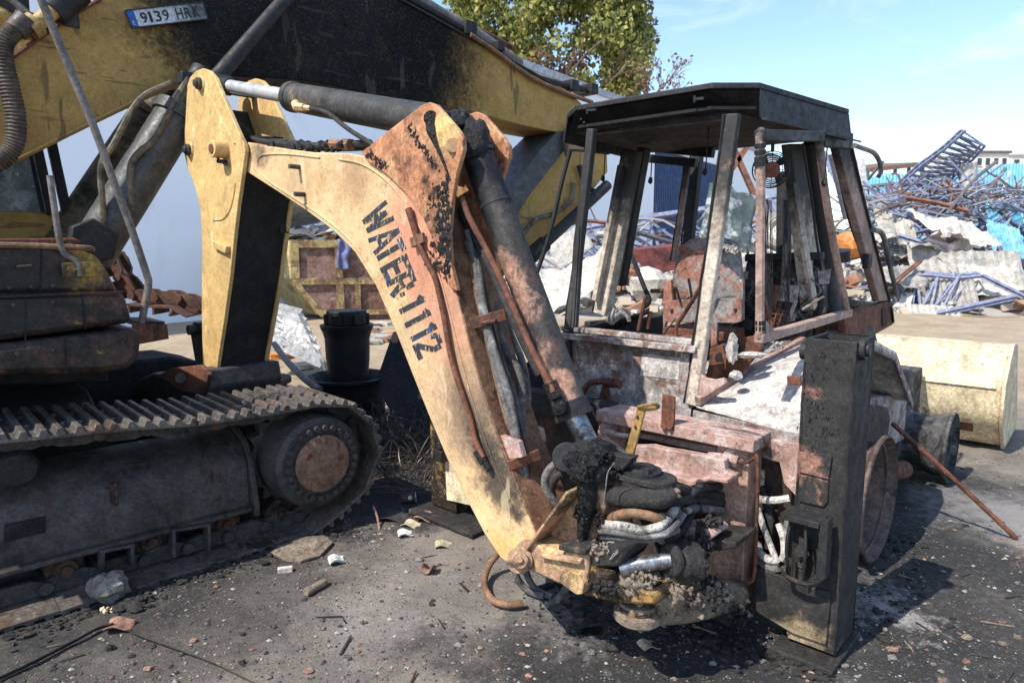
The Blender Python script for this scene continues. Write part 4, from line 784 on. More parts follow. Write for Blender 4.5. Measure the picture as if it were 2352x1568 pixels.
# ---------------------------------------------------------------- king post and slew gear (measured on an enlargement)
def K(zx, zy, l): return R(1091 + .4027 * zx, 804 + .4027 * zy, l)
def kp(name, mat, pts, l, th, bev=.004, parent=None): return part(name, mat, lambda m: m.prism([K(x, y, l) for x, y in pts], L_ * th), parent, bevel=bev)
kpost = kp('king_post', 'king_paint', [(330, 1110), (430, 985), (560, 800), (640, 770), (720, 810), (735, 900), (690, 1060), (640, 1150), (480, 1160), (350, 1180)], -.74, .24, .012)
part('rib', 'king_paint', lambda m: m.bar(K(345, 1108, -.80), K(580, 785, -.80), .012, .12, BU + Z * .5), kpost, bevel=.003)
kp('foot_bracket', 'king_paint', [(215, 1130), (250, 1095), (335, 1095), (480, 1150), (640, 1165), (640, 1260), (632, 1340), (610, 1395), (580, 1398), (520, 1355), (400, 1300), (300, 1250), (225, 1215)], -.84, .30, .012, kpost)
kp('web_rib', 'king_paint', [(365, 1160), (600, 1195), (600, 1225), (365, 1182)], -.865, .03, .004, kpost)
kp('raised_pad', 'king_paint', [(480, 1320), (500, 1280), (540, 1258), (590, 1275), (620, 1330), (612, 1390), (580, 1396), (520, 1355)], -.85, .02, .004, kpost)
kp('ledge', 'mud_tar', [(475, 1108), (630, 1135), (628, 1172), (475, 1140)], -.86, .1, .006, kpost)
part('pivot_pin', 'king_paint', lambda m: (m.cyl(K(255, 1197, -.885), K(255, 1197, -.50), .052, n=28), m.cyl(K(255, 1197, -.90), K(255, 1197, -.88), .034, n=24), m.cyl(K(255, 1197, -.908), K(255, 1197, -.9), .014, n=12)), kpost, bevel=.004)
part('grease_column', 'tar', lambda m: m.tube([K(x, y, -.77) for x, y in ((620, 700), (640, 780), (640, 880), (625, 960), (612, 1060), (600, 1120))], [.046, .04, .034, .03, .02, .01], 12, 4), kpost)
part('upper_lug', 'soot_metal', lambda m: m.cyl(K(525, 610, -.80), K(525, 610, -.52), .058, n=24), kpost, bevel=.006)
kp('upper_arm', 'mud_tar', [(470, 600), (500, 545), (560, 545), (640, 600), (720, 690), (700, 760), (620, 790), (560, 740)], -.77, .22, .012, kpost)
for i, (x, y, l, s_) in enumerate(((700, 590, -.66, .07), (640, 640, -.76, .06), (600, 700, -.8, .045), (760, 620, -.6, .06), (560, 620, -.78, .04))):
    part('grease_lump', 'tar', lambda m: m.lump(K(x, y, l), (s_, s_, s_ * .75), i + 11, 18, .4, 3.), kpost)
# horizontal swing plates
def K2(zx, zy, l): return R(1102.5 + .4131 * zx, 918.8 + .4131 * zy, l)
def k2(name, mat, pts, l, th, bev=.004, parent=None): return part(name, mat, lambda m: m.prism([K2(x, y, l) for x, y in pts], L_ * th), parent, bevel=bev)
def hplate(name, mat, z, pts, th, bev=.005): return part(name, mat, lambda m: m.prism([bl(u, l, z) for u, l in pts], Z * th), bevel=bev)
def loc(p): q = p - B0; return q.dot(BU), q.dot(L_), q.z
def tongue(u0, u1, l0, hw, n=8): return [(u0, l0 - hw), (u1 - hw, l0 - hw)] + [(u1 - hw + hw * math.sin(math.pi * i / n), l0 - hw * math.cos(math.pi * i / n)) for i in range(1, n)] + [(u1 - hw, l0 + hw), (u0, l0 + hw)]
rk = random.Random(91)
def crust(name, mat, segs, n, smin, smax, parent=None):
    m = MB()
    for _ in range(n):
        (x0, y0, l0), (x1, y1, l1), sp = rk.choice(segs); t_ = rk.random(); q_s = rk.uniform(smin, smax)
        m.lump(K2(x0 + (x1 - x0) * t_ + rk.gauss(0, sp), y0 + (y1 - y0) * t_ + rk.gauss(0, sp), l0 + (l1 - l0) * t_ + rk.uniform(-.03, .03)), (q_s * rk.uniform(.8, 1.5), q_s * rk.uniform(.8, 1.5), q_s), rk.randint(0, 99), 10, .7, 3.)
    o = m.build(name, mat, parent or BH, smooth=60); o['kind'] = 'stuff'; return o
u0 = loc(K2(660, 420, -.66))[0]; u1 = loc(K2(1085, 415, -.62))[0]; z2 = loc(K2(900, 420, -.62))[2]
hplate('swing_plate', 'mud_tar', z2 - .012, tongue(u0, u1, -.62, .075), .024)
part('plate_hole', 'soot_matte', lambda m: m.cyl(bl(u1 - .07, -.62, z2 + .0125), bl(u1 - .07, -.62, z2 + .0135), .034, n=18))
part('bearing_disc', 'soot_metal', lambda m: m.lathe(bl(loc(K2(900, 370, -.62))[0], -.62, z2 + .012), Z, [(0, .075), (.014, .075), (.016, .055), (.026, .052), (.028, .001)], 28))
for dx in (-.04, .0, .045): part('bolt', 'mud_tar', lambda m: m.cyl(bl(loc(K2(900, 370, -.62))[0] + dx, -.655, z2 + .02), bl(loc(K2(900, 370, -.62))[0] + dx, -.655, z2 + .046), .011, n=6))
part('bearing_hub', 'mud_tar', lambda m: m.lathe(bl(loc(K2(895, 470, -.62))[0], -.62, z2 - .06), Z, [(0, .001), (0, .075), (.048, .08), (.048, .001)], 26))
part('lower_tongue', 'mud_tar', lambda m: m.tube([K2(x, y, l) for x, y, l in ((700, 520, -.68), (760, 535, -.69), (880, 545, -.69), (1000, 545, -.67), (1075, 520, -.63))], [.034, .04, .042, .04, .03], 14, 4))
part('tongue_cap', 'mud', lambda m: m.lump(K2(1050, 510, -.62), (.045, .045, .022), 3, 18, .3))
k2('lever_foot', 'soot_metal', [(640, 358), (790, 392), (850, 320), (720, 300)], -.70, .05, .004)
part('ochre_lever', 'ochre_lever', lambda m: m.prism([K2(x, y, -.62) for x, y in ((802, 300), (850, 312), (918, 52), (898, 30), (872, 42))], L_ * .012), bevel=.003)
part('lever_hook', 'ochre_lever', lambda m: m.tube([K2(x, y, l) for x, y, l in ((880, 38, -.62), (930, 26, -.64), (975, 22, -.61), (992, 34, -.56), (970, 46, -.54), (925, 50, -.58), (898, 46, -.61))], .0075, 6, 4))
for x, y in ((880, 95), (868, 150)): part('lever_hole', 'soot_matte', lambda m: m.cyl(K2(x, y, -.6215), K2(x, y, -.6205), .008, n=10))
crust('grease_crust', 'tar', [((470, 300, -.78), (600, 330, -.74), 14), ((560, 320, -.78), (740, 320, -.68), 16), ((520, 360, -.8), (590, 470, -.8), 16), ((560, 480, -.79), (570, 780, -.78), 16), ((640, 390, -.72), (760, 400, -.68), 10), ((620, 480, -.74), (650, 700, -.74), 18)], 420, .003, .009)
part('greasy_wire', 'hose_grey', lambda m: m.tube([K2(x, y, -.80) for x, y in ((745, 350), (712, 400), (700, 480), (690, 560), (684, 600))], .003, 5, 4))
# slew ram, lug and pivot
k2('slew_lug', 'mud_tar', [(590, 880), (640, 815), (800, 800), (822, 830), (800, 880), (770, 930), (620, 935), (592, 915)], -.82, .18, .014)
part('slew_pin', 'dirty_yellow', lambda m: m.cyl(K2(690, 925, -.80), K2(690, 1012, -.80), .05, n=24), bevel=.008)
part('slew_rod', 'worn_rod', lambda m: m.cyl(K2(775, 930, -.79), K2(1060, 885, -.68), .030, n=20))
part('slew_ram', 'mud_tar', lambda m: m.cyl(K2(1045, 888, -.69), K2(1085, 880, -.66), .062, n=20), bevel=.012)
part('ram_body', 'mud_tar', lambda m: m.lump(K2(1150, 895, -.60), (.075, .09, .07), 12, 24, .25), smooth=180)
part('swing_pivot', 'dirty_yellow', lambda m: m.cyl(K2(1140, 1050, -.6), K2(1140, 975, -.6), .048, n=24), bevel=.004)
k2('swing_arm', 'dirty_yellow', [(575, 1030), (640, 1010), (780, 1020), (930, 1060), (980, 1075), (985, 1110), (960, 1140), (760, 1130), (570, 1085)], -.80, .2, .016)
part('arm_bolt', 'dirty_yellow', lambda m: m.cyl(K2(657, 1083, -.815), K2(657, 1083, -.80), .012, n=6))
part('swing_arm_boss', 'mud', lambda m: m.lathe(K2(880, 1190, -.70) - Z * .02, Z, [(0, .001), (0, .08), (.012, .092), (.04, .092), (.046, .075), (.075, .07), (.075, .001)], 32))
part('boss_ring', 'dirty_yellow', lambda m: m.lathe(K2(880, 1150, -.70), Z, [(-.012, .07), (-.012, .076), (.012, .076), (.012, .07)], 32))
part('mud_beam', 'mud', lambda m: m.tube([K2(x, y, l) for x, y, l in ((900, 1185, -.70), (1020, 1165, -.62), (1120, 1130, -.52), (1230, 1110, -.4), (1340, 1085, -.25), (1420, 1080, -.12))], [.045, .055, .075, .075, .07, .06], 16, 5))
part('mud_cake', 'mud', lambda m: m.lump(K2(880, 1010, -.72), (.085, .085, .06), 31, 44, .35, 4.), smooth=180)
part('mud_cake', 'mud', lambda m: m.lump(K2(1050, 1060, -.64), (.07, .08, .08), 34, 44, .35, 4.), smooth=180)
crust('mud_crust', 'mud', [((980, 1040, -.70), (1200, 1120, -.6), 36), ((800, 990, -.76), (960, 1000, -.74), 22), ((1200, 1080, -.55), (1330, 1100, -.4), 30), ((600, 830, -.8), (780, 830, -.78), 16)], 900, .002, .009)
crust('soot_crust', 'mud_tar', [((1250, 1130, -.45), (1480, 1190, -.15), 24), ((1080, 800, -.5), (1260, 830, -.4), 30), ((1200, 1000, -.5), (1330, 1060, -.3), 24), ((1340, 1150, -.12), (1470, 1210, -.10), 26), ((1240, 690, -.36), (1320, 680, -.3), 16), ((640, 1020, -.83), (760, 1060, -.82), 18)], 900, .002, .010)
# looped hoses behind the king post
for mt, r, pts in (('hose_brown', .018, [(720, 690, -.66), (740, 650, -.73), (830, 628, -.75), (930, 640, -.74), (1010, 662, -.68), (1060, 640, -.5), (1130, 610, -.35)]), ('hose_white', .018, [(650, 700, -.66), (690, 690, -.73), (800, 702, -.76), (900, 725, -.76), (1000, 702, -.72), (1045, 660, -.64), (1090, 600, -.45)]),
                   ('hose_grey', .012, [(640, 735, -.7), (690, 728, -.75), (800, 742, -.77), (920, 758, -.76), (1020, 745, -.73), (1085, 700, -.66), (1130, 640, -.5)]), ('hose_grey', .012, [(650, 760, -.7), (760, 765, -.75), (880, 775, -.75), (980, 768, -.72), (1100, 720, -.6)]),
                   ('hose_grey', .016, [(480, 335, -.78), (410, 360, -.79), (370, 410, -.80), (362, 470, -.80), (390, 530, -.79), (430, 580, -.76), (455, 620, -.7)]), ('hose_black', .018, [(470, 400, -.7), (420, 430, -.72), (395, 500, -.72), (420, 600, -.7)]),
                   ('hose_black', .02, [(1085, 490, -.5), (1160, 500, -.35), (1240, 520, -.2), (1345, 535, -.1)]), ('hose_black', .02, [(1090, 550, -.5), (1180, 555, -.3), (1345, 570, -.1)]), ('hose_grey', .018, [(1130, 620, -.4), (1200, 600, -.3), (1345, 612, -.1)]),
                   ('hose_black', .018, [(1060, 590, -.5), (1120, 560, -.42), (1220, 490, -.3), (1330, 480, -.1)]), ('hose_black', .016, [(1000, 800, -.6), (1080, 770, -.5), (1140, 700, -.4), (1180, 620, -.3)]), ('hose_grey', .014, [(1100, 850, -.5), (1180, 800, -.4), (1260, 790, -.3), (1330, 820, -.15)])):
    part('hose', mt, lambda m: m.tube([K2(x, y, l) for x, y, l in pts], r, 10, 4))
for x, y, l in ((1130, 613, -.39), (1150, 560, -.36), (1215, 598, -.29), (1250, 523, -.19), (1010, 662, -.69)): part('hose_fitting', 'soot_metal', lambda m: m.cyl(K2(x - 14, y + 2, l), K2(x + 16, y - 2, l + .015), .026, n=6), bevel=.003)
m = MB()
for _ in range(150): m.tube([K2(705 + rn.uniform(0, 120), 765 + rn.gauss(0, 5), -.74), K2(712 + rn.uniform(0, 120), 795 + rn.gauss(0, 6), -.75)], .0012, 4, smooth=False)
fb = m.build('frayed_braid', 'hose_brown', BH); fb['kind'] = 'stuff'
m = MB()
for x, y in ((700, 800), (720, 830), (950, 1030), (650, 780), (760, 860)): m.tube([K2(x + rn.gauss(0, 20), y + rn.gauss(0, 12), -.83) for _ in range(4)], .0013, 4, 4)
fb = m.build('loose_wire', 'hose_white', BH); fb['kind'] = 'stuff'
# carriage and sideshift frame
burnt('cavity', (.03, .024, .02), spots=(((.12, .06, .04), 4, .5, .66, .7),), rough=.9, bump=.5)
part('cavity_shade', 'cavity', lambda m: m.prism([bl(-1.75, .02, .06), bl(-.12, .02, .06), bl(-.12, .02, .78), bl(-1.75, .02, .78)], L_ * .05))  # dark sheet standing in for the shade inside the frame
rail = [K(690, 345, -.13), K(1580, 515, -.13), K(1580, 553, -.13), K(690, 378, -.13)]
zt = loc(K(1580, 512, -.13))[2]; ua = loc(K(688, 340, -.13))[0]; ub = loc(K(1590, 515, -.13))[0]
part('top_rail', 'pink_oxide', lambda m: m.box(bl((ua + ub) / 2, -.035, zt - .028), (BU, L_, Z), ((ub - ua) / 2, .095, .028)), bevel=.006)
part('far_rail', 'soot_metal', lambda m: m.box(bl(ua - .44, -.0, zt - .05), (BU, L_, Z), (.46, .05, .06)), bevel=.005)
part('frame_post', 'post_oxide', lambda m: m.prism([bl(u, l, 0.0) for u, l in ((-.155, -.085), (-.012, -.085), (-.012, .06), (-.155, .06))], Z * (zt - .057)), bevel=.006)
part('frame_post', 'post_oxide', lambda m: m.prism([bl(u, l, 0.04) for u, l in ((ua + .02, -.05), (ua + .12, -.05), (ua + .12, .06), (ua + .02, .06))], Z * (zt - .1)), bevel=.006)
part('clamp_disc', 'pink_oxide', lambda m: m.cyl(K(760, 445, -.10), K(760, 445, -.04), .045, n=24), bevel=.004)
kp('carriage_web', 'pink_oxide', [(800, 590), (880, 548), (1000, 545), (1060, 560), (1180, 580), (1420, 625), (1425, 690), (1468, 712), (1470, 750), (1400, 748), (1310, 735), (1225, 765), (1150, 745), (1060, 700), (900, 640)], -.20, .05, .006)
kp('carriage_flange', 'pink_oxide', [(900, 640), (1060, 690), (1230, 745), (1330, 720), (1440, 735), (1440, 765), (1340, 745), (1230, 780), (1060, 725), (900, 670)], -.26, .12, .006)
kp('slide_beam', 'post_oxide', [(930, 470), (1400, 560), (1400, 600), (930, 500)], -.06, .05, .004)
part('hydraulic_clamp', 'pink_oxide', lambda m: (m.cyl(K(1330, 605, -.12), K(1410, 612, -.11), .02, n=10), m.cyl(K(1410, 615, -.12), K(1500, 635, -.11), .026, n=6), m.cyl(K(1478, 610, -.10), K(1478, 612, -.06), .045, n=24)), bevel=.003)
part('clamp_pipe', 'rust_plate', lambda m: m.tube([K(x, y, -.11) for x, y in ((1500, 632), (1545, 640), (1590, 615), (1606, 600), (1612, 660), (1612, 800), (1605, 1000), (1600, 1180), (1592, 1280), (1575, 1318), (1530, 1330), (1475, 1328), (1455, 1345), (1450, 1380))], .008, 8, 4))
part('pipe_nut', 'soot_metal', lambda m: (m.cyl(K(1450, 1365, -.11), K(1448, 1410, -.11), .017, n=6), m.cyl(K(1465, 1395, -.105), K(1465, 1395, -.08), .045, n=24)), bevel=.003)
part('valve', 'pink_oxide', lambda m: (m.cyl(K(712, 462, -.16), K(790, 478, -.16), .018, n=8), m.cyl(K(790, 478, -.16), K(880, 490, -.15), .011, n=8)))
part('angle_bracket', 'rust_plate', lambda m: m.prism([K(x, y, -.14) for x, y in ((1068, 250), (1138, 266), (1136, 378), (1128, 458), (1060, 440), (1062, 370))], L_ * .012), bevel=.002)
for x in (1075, 1108): part('bolt', 'rust_plate', lambda m: m.cyl(K(x, 434, -.152), K(x, 434, -.14), .014, n=6))
part('lock_bracket', 'mud_tar', lambda m: (m.prism([K(x, y, -.32) for x, y in ((1235, 1090), (1300, 1070), (1485, 1095), (1488, 1130), (1320, 1152), (1240, 1125))], L_ * .2),), bevel=.006)
part('lock_arm', 'pink_oxide', lambda m: m.prism([K(x, y, -.38) for x, y in ((1130, 1020), (1240, 1010), (1330, 1020), (1370, 1060), (1300, 1110), (1200, 1112), (1130, 1070))], L_ * .14), bevel=.01)
part('lock_bolt', 'mud_tar', lambda m: m.lump(K(1305, 1050, -.36), (.035, .035, .05), 9, 14, .3))
part('bottom_rail', 'mud_tar', lambda m: m.box(bl(-.5, -.02, .035), (BU, L_, Z), (.44, .07, .04)), bevel=.008)
# right-hand hoses between frame and leg
for mt, r, pts in (('hose_white', .016, [(1500, 520, .08), (1560, 550, .0), (1640, 556, -.02), (1720, 545, -.0)]), ('hose_white', .013, [(1545, 600, -.02), (1570, 690, -.04), (1605, 780, -.05), (1640, 870, -.06), (1660, 900, -.06)]), ('hose_white', .014, [(1660, 690, -.0), (1685, 770, -.03), (1690, 850, -.05), (1675, 890, -.06)]),
                   ('hose_white', .017, [(1545, 800, .0), (1560, 850, -.04), (1610, 890, -.06), (1660, 895, -.06)]), ('hose_grey', .017, [(1545, 860, -.0), (1565, 905, -.04), (1615, 935, -.06), (1665, 930, -.06)]), ('hose_black', .018, [(1560, 480, .08), (1600, 600, .05), (1620, 720, .04), (1600, 820, .04)]), ('hose_grey', .014, [(1720, 640, .02), (1700, 720, .0), (1690, 800, -.02)])):
    part('hose', mt, lambda m: m.tube([K2(x, y, l) for x, y, l in pts], r, 8, 4))
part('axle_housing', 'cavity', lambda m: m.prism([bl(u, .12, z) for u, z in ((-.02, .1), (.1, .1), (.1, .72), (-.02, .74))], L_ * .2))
part('side_gusset', 'pink_oxide', lambda m: m.prism([R(u, v, .04) for u, v in ((1745, 1005), (1840, 1020), (1838, 1150), (1800, 1110), (1790, 1062), (1745, 1050))], L_ * .03), bevel=.004)
part('ash_mound', 'mud', lambda m: m.lump(R(1765, 1310, .02), (.05, .06, .06), 8, 16, .4))
# ---------------------------------------------------------------- stabiliser legs
def stab(u0, u1, top, mat, near):
    l0, l1, w = -.06, .19, .014; h = top; m = MB()
    m.prism([bl(u, l, .03) for u, l in ((u0, l0), (u1, l0), (u1, l0 + w), (u0, l0 + w))], Z * h)
    m.prism([bl(u, l, .03) for u, l in ((u0, l1 - w), (u1, l1 - w), (u1, l1), (u0, l1))], Z * h)
    m.prism([bl(u, l, .03) for u, l in ((u0, l0 + w), (u0 + w, l0 + w), (u0 + w, l1 - w), (u0, l1 - w))], Z * h)
    m.prism([bl(u, l, .03) for u, l in ((u1 - w, l0 + w), (u1, l0 + w), (u1, l1 - w), (u1 - w, l1 - w))], Z * h)
    return m.build('stabiliser_leg', mat, BH, bevel=.003)
us0 = loc(R(1842, 900, -.06))[0]; us1 = loc(R(1960, 900, -.06))[0]
sl = stab(us0, us1, loc(R(1850, 776, -.06))[2] - .03, 'stab_black', True)
part('lining', 'rust_plate', lambda m: m.box(bl((us0 + us1) / 2, .065, .95), (BU, L_, Z), ((us1 - us0) / 2 - .02, .1, .2)), sl)
c = bl(us1, -.0, loc(S(1966, 806, us1))[2]); part('top_bush', 'soot_metal', lambda m: (m.cyl(c - BU * .005, c + BU * .022, .042, n=24), m.cyl(c, c + BU * .035, .026, n=20)), sl, bevel=.004)
cz = bl(us0, -.02, loc(R(1845, 808, -.06))[2]); part('top_bush', 'soot_metal', lambda m: m.cyl(cz + BU * .01, cz - BU * .022, .036, n=20), sl)
part('doubler_plate', 'stab_black', lambda m: m.prism([R(u, v, -.064) for u, v in ((1834, 1036), (1908, 1042), (1912, 1048), (1905, 1100), (1836, 1082))], -L_ * .008), sl, bevel=.002)
part('doubler_plate', 'stab_black', lambda m: m.prism([R(u, v, -.064) for u, v in ((1836, 1088), (1904, 1104), (1902, 1152), (1892, 1163), (1836, 1150))], -L_ * .006), sl, bevel=.002)
part('pin_tag', 'rust_plate', lambda m: m.prism([R(u, v, -.07) for u, v in ((1807, 864), (1838, 862), (1840, 886), (1808, 884))], L_ * .012), sl, bevel=.002)
for u_ in (us0 + .004, us1 - .004):
    part('weld_seam', 'stab_black', lambda m: m.tube([bl(u_ + random.uniform(-.0015, .0015), -.0615, .05 + 1.15 * k / 26) for k in range(27)], .0045, 5, 2), sl)
mm_ = MB()
for _ in range(110):
    u, v = random.choice(((1868, 900), (1900, 960), (1890, 1000), (1860, 960), (1895, 820), (1880, 1010))); s_ = random.uniform(.0015, .0045)
    mm_.lump(R(u + random.gauss(0, 12), v + random.gauss(0, 26), -.060), (BU * s_, L_ * s_ * .4, Z * s_ * random.uniform(1, 3)), random.randint(0, 99), 7, .6)
ts_ = mm_.build('tar_spots', 'tar', sl, smooth=60); ts_['kind'] = 'stuff'
part('bolt_hole', 'soot_matte', lambda m: m.cyl(R(1880, 845, -.0615), R(1880, 845, -.0605), .008, n=10), sl)
foot = part('leg_foot', 'stab_black', lambda m: m.prism([R(u, v, -.075) for u, v in ((1732, 1300), (1800, 1325), (1875, 1352), (1908, 1360), (1898, 1482), (1820, 1455), (1736, 1405))], L_ * .2), bevel=.005)
part('base_pad', 'mud_tar', lambda m: m.prism([bl(u, l, -.01) for u, l in ((us0 - .04, -.15), (us1 + .02, -.15), (us1 + .02, .22), (us0 - .04, .22))], Z * .024), bevel=.006)
part('slide_strip', 'dirty_yellow', lambda m: m.prism([R(u, v, -.07) for u, v in ((1893, 1232), (1912, 1240), (1904, 1330), (1888, 1322))], -L_ * .01), sl)
# caged lamp hanging from the leg
lamp = part('lamp_cage', 'soot_metal', lambda m: ([m.tube([R(u0_, v0_, -.12), R(u1_, (v0_ + v1_) / 2, -.15), R(u2_, v1_, -.12)], .007, 6, 4) for u0_, v0_, u1_, u2_, v1_ in ((1818, 1190, 1806, 1812, 1320), (1850, 1190, 1850, 1846, 1335), (1880, 1192, 1886, 1880, 1330))],
     m.box(R(1848, 1186, -.1), (BU, L_, Z), (.075, .06, .012)), m.prism([R(u, v, -.16) for u, v in ((1884, 1200), (1902, 1196), (1895, 1330), (1878, 1340), (1850, 1336), (1872, 1320))], L_ * .06)), bevel=.002)
part('bulb_holder', 'mud_tar', lambda m: (m.cyl(R(1846, 1235, -.1), R(1842, 1300, -.1), .018, n=10), m.lump(R(1840, 1270, -.1), (.03, .03, .04), 5, 12), m.cyl(R(1841, 1300, -.1), R(1841, 1326, -.1), .013, n=8)), lamp)
part('lamp_rim', 'mud_tar', lambda m: m.tube([R(u, v, -.15) for u, v in ((1800, 1300), (1806, 1322), (1846, 1340), (1880, 1336))], .010, 6, 4), lamp)
sl2 = stab(-2.06, -1.83, 1.2, 'dirty_yellow', False)
part('leg_panel', 'loader_yellow', lambda m: m.prism([R(u, v, -.075) for u, v in ((1021, 1040), (1062, 1060), (1080, 1160), (1026, 1148))], L_ * .012), sl2, bevel=.002)
part('base_pad', 'mud_tar', lambda m: m.prism([bl(u, l, -.01) for u, l in ((-2.12, -.2), (-1.55, -.2), (-1.55, .2), (-2.12, .2))], Z * .03), bevel=.008)
part('lamp', 'soot_metal', lambda m: (m.box(R(1012, 1045, -.1), (BU, L_, Z), (.04, .03, .035)), m.cyl(R(1010, 1015, -.1), R(1012, 1030, -.1), .022, n=12), m.tube([R(1000, 960, -.08), R(1000, 1000, -.1), R(1000, 1040, -.1)], .005, 6)), bevel=.003)
# ---------------------------------------------------------------- cab shell
RC = .36                                                     # rear plane of the cab
ZR = 2.42
top = [G(u, v, ZR) for u, v in ((1322, 242), (1635, 189), (1747, 189), (1951, 250))]
tl = [loc(p)[:2] for p in top]; cu_ = -.865
poly = tl + [(tl[3][0] - .25, tl[3][1] + .28), (2 * cu_ - tl[3][0] + .25, tl[3][1] + .28)] + [(2 * cu_ - a, b) for a, b in tl[::-1][:3]][:2]
roof = part('cab_roof', 'cab_soot', lambda m: (m.prism([bl(a, b, ZR - .03) for a, b in poly], Z * .03),), bevel=.006)
cc = (sum(a for a, b in poly) / len(poly), sum(b for a, b in poly) / len(poly))
inset = [(cc[0] + (a - cc[0]) * .97, cc[1] + (b - cc[1]) * .97) for a, b in poly]
out2 = [(cc[0] + (a - cc[0]) * 1.03, cc[1] + (b - cc[1]) * 1.02) for a, b in poly]
def ring(idx, z0, z1, w=.02, a0=None, a1=None):
    m = MB()
    for i, j in idx: m.prism([bl(*(a1 or out2)[i], z0), bl(*(a1 or out2)[j], z0), bl(*(a0 or poly)[j], z1), bl(*(a0 or poly)[i], z1)], (bl(*cc, 0) - bl(*poly[i], 0)).normalized() * w)
    return m
ring([(2, 3), (3, 4), (6, 7)], ZR - .165, ZR - .032).build('roof_fascia', 'cab_soot', roof, bevel=.003)
part('drip_lip', 'cab_soot', lambda m: m.prism([bl(*out2[2], ZR - .175), bl(*out2[3], ZR - .175), bl(out2[3][0] + .035, out2[3][1] + .06, ZR - .185), bl(out2[2][0] + .03, out2[2][1], ZR - .18)], Z * .01), roof)
# underside: sloped visor from the roof edge down to the header beam
hd = [R(1352, 300, RC + .12), R(1676, 262, RC + .12)]
hl = [loc(p) for p in hd]
part('visor', 'cab_soot', lambda m: m.prism([bl(*tl[0], ZR - .031), bl(*tl[1], ZR - .031), bl(*tl[2], ZR - .031), bl(tl[2][0] + .0, tl[2][1] + .03, ZR - .17), bl(hl[1][0], hl[1][1], hl[1][2] + .02), bl(hl[0][0], hl[0][1], hl[0][2] + .02), R(1306, 308, RC + .02)], L_ * .02), roof)
part('header', 'cab_soot', lambda m: m.bar(hd[0], hd[1], .05, .055, Z), roof, bevel=.004)
part('ceiling', 'soot_matte', lambda m: m.prism([bl(a, b, ZR - .12) for a, b in inset], Z * .015), roof)
for u, v in ((1356, 254), (1603, 228)):
    part('bracket', 'soot_metal', lambda m: (m.bar(R(u - 8, v, RC - .02), R(u + 14, v - 2, RC - .02), .012, .012), m.bar(R(u - 8, v - 8, RC - .02), R(u - 8, v + 8, RC - .02), .01, .01)), roof)
for u, v in ((1335, 275), (1342, 282), (1350, 290)): part('rivet', 'soot_metal', lambda m: m.lump(R(u, v, RC), (.008,) * 3, 1, 8, 0), roof)
def post(name, mat, a, b, w, d, side=None, parent=None):
    s_ = (side or BU); ax_ = (b - a).normalized(); s_ = (s_ - ax_ * s_.dot(ax_)).normalized(); f_ = ax_.cross(s_).normalized(); f_ = f_ if f_.dot(L_) < 0 else -f_
    o = part(name, mat, lambda m: m.bar(a, b, w, d, s_), parent, bevel=.009)
    part('post_flange', mat, lambda m: m.bar(a - s_ * (w * .62) - f_ * d * .2, b - s_ * (w * .62) - f_ * d * .2, w * .34, .006, s_), o)
    part('rubber_seal', 'cab_soot', lambda m: m.tube([a.lerp(b, k / 9) - s_ * (w * .80) + (s_ * random.uniform(-.004, .004) + f_ * random.uniform(-.004, .004)) for k in range(10)], .0065, 5, 2), o)
    return o
# rear posts
post('cab_post', 'post_pale', R(1592, 930, RC), R(1686, 262, RC), .062, .05)
post('cab_post', 'post_dark', R(1309, 757, RC), R(1361, 296, RC), .045, .05)
part('window_channel', 'post_dark', lambda m: (m.bar(R(1318, 752, RC - .04), R(1333, 520, RC - .04), .014, .03, BU), m.bar(R(1324, 752, RC - .055), R(1339, 520, RC - .055), .006, .03, BU)))
# left side: opened quarter window frame and far posts
QF = .75
part('window_frame', 'post_dark', lambda m: m.tube([R(u, v, QF) for u, v in ((1225, 650), (1262, 540), (1290, 420), (1308, 352), (1316, 343), (1350, 345), (1398, 350))], .015, 8, 3))
post('cab_post', 'post_pale', R(1383, 722, .95), R(1455, 345, .95), .10, .08)
part('post_channel', 'post_pale', lambda m: m.bar(R(1368, 690, .88), R(1428, 380, .88), .035, .05, BU), bevel=.004)
post('cab_post', 'cab_soot', R(1425, 655, 1.15), R(1480, 340, 1.15), .06, .08)
post('window_bar', 'post_red', R(1548, 600, 1.75), R(1583, 365, 1.75), .035, .04)
post('cab_post', 'post_dark', R(1572, 640, 1.9), R(1605, 335, 1.9), .07, .07)
part('window_header', 'cab_soot', lambda m: (m.bar(R(1470, 362, 1.75), R(1600, 375, 1.75), .06, .06, Z), m.bar(R(1470, 330, 1.6), R(1640, 345, 1.6), .10, .06, Z)), bevel=.006)
part('far_sill', 'cab_soot', lambda m: m.bar(bl(-1.42, .7, 1.10), bl(-1.5, 1.8, 1.05), .16, .05, Z), bevel=.01)
part('far_side_panel', 'rust_plate', lambda m: m.prism([bl(-1.40, .38, .8), bl(-1.5, 1.8, .7), bl(-1.5, 1.8, 1.05), bl(-1.42, .9, 1.12), bl(-1.34, .38, 1.16)], -BU * .02))
part('grab_bar', 'soot_metal', lambda m: m.tube([R(u, v, 1.5) for u, v in ((1432, 575), (1448, 582), (1460, 610), (1480, 660), (1492, 690), (1480, 705))], .017, 8, 3))
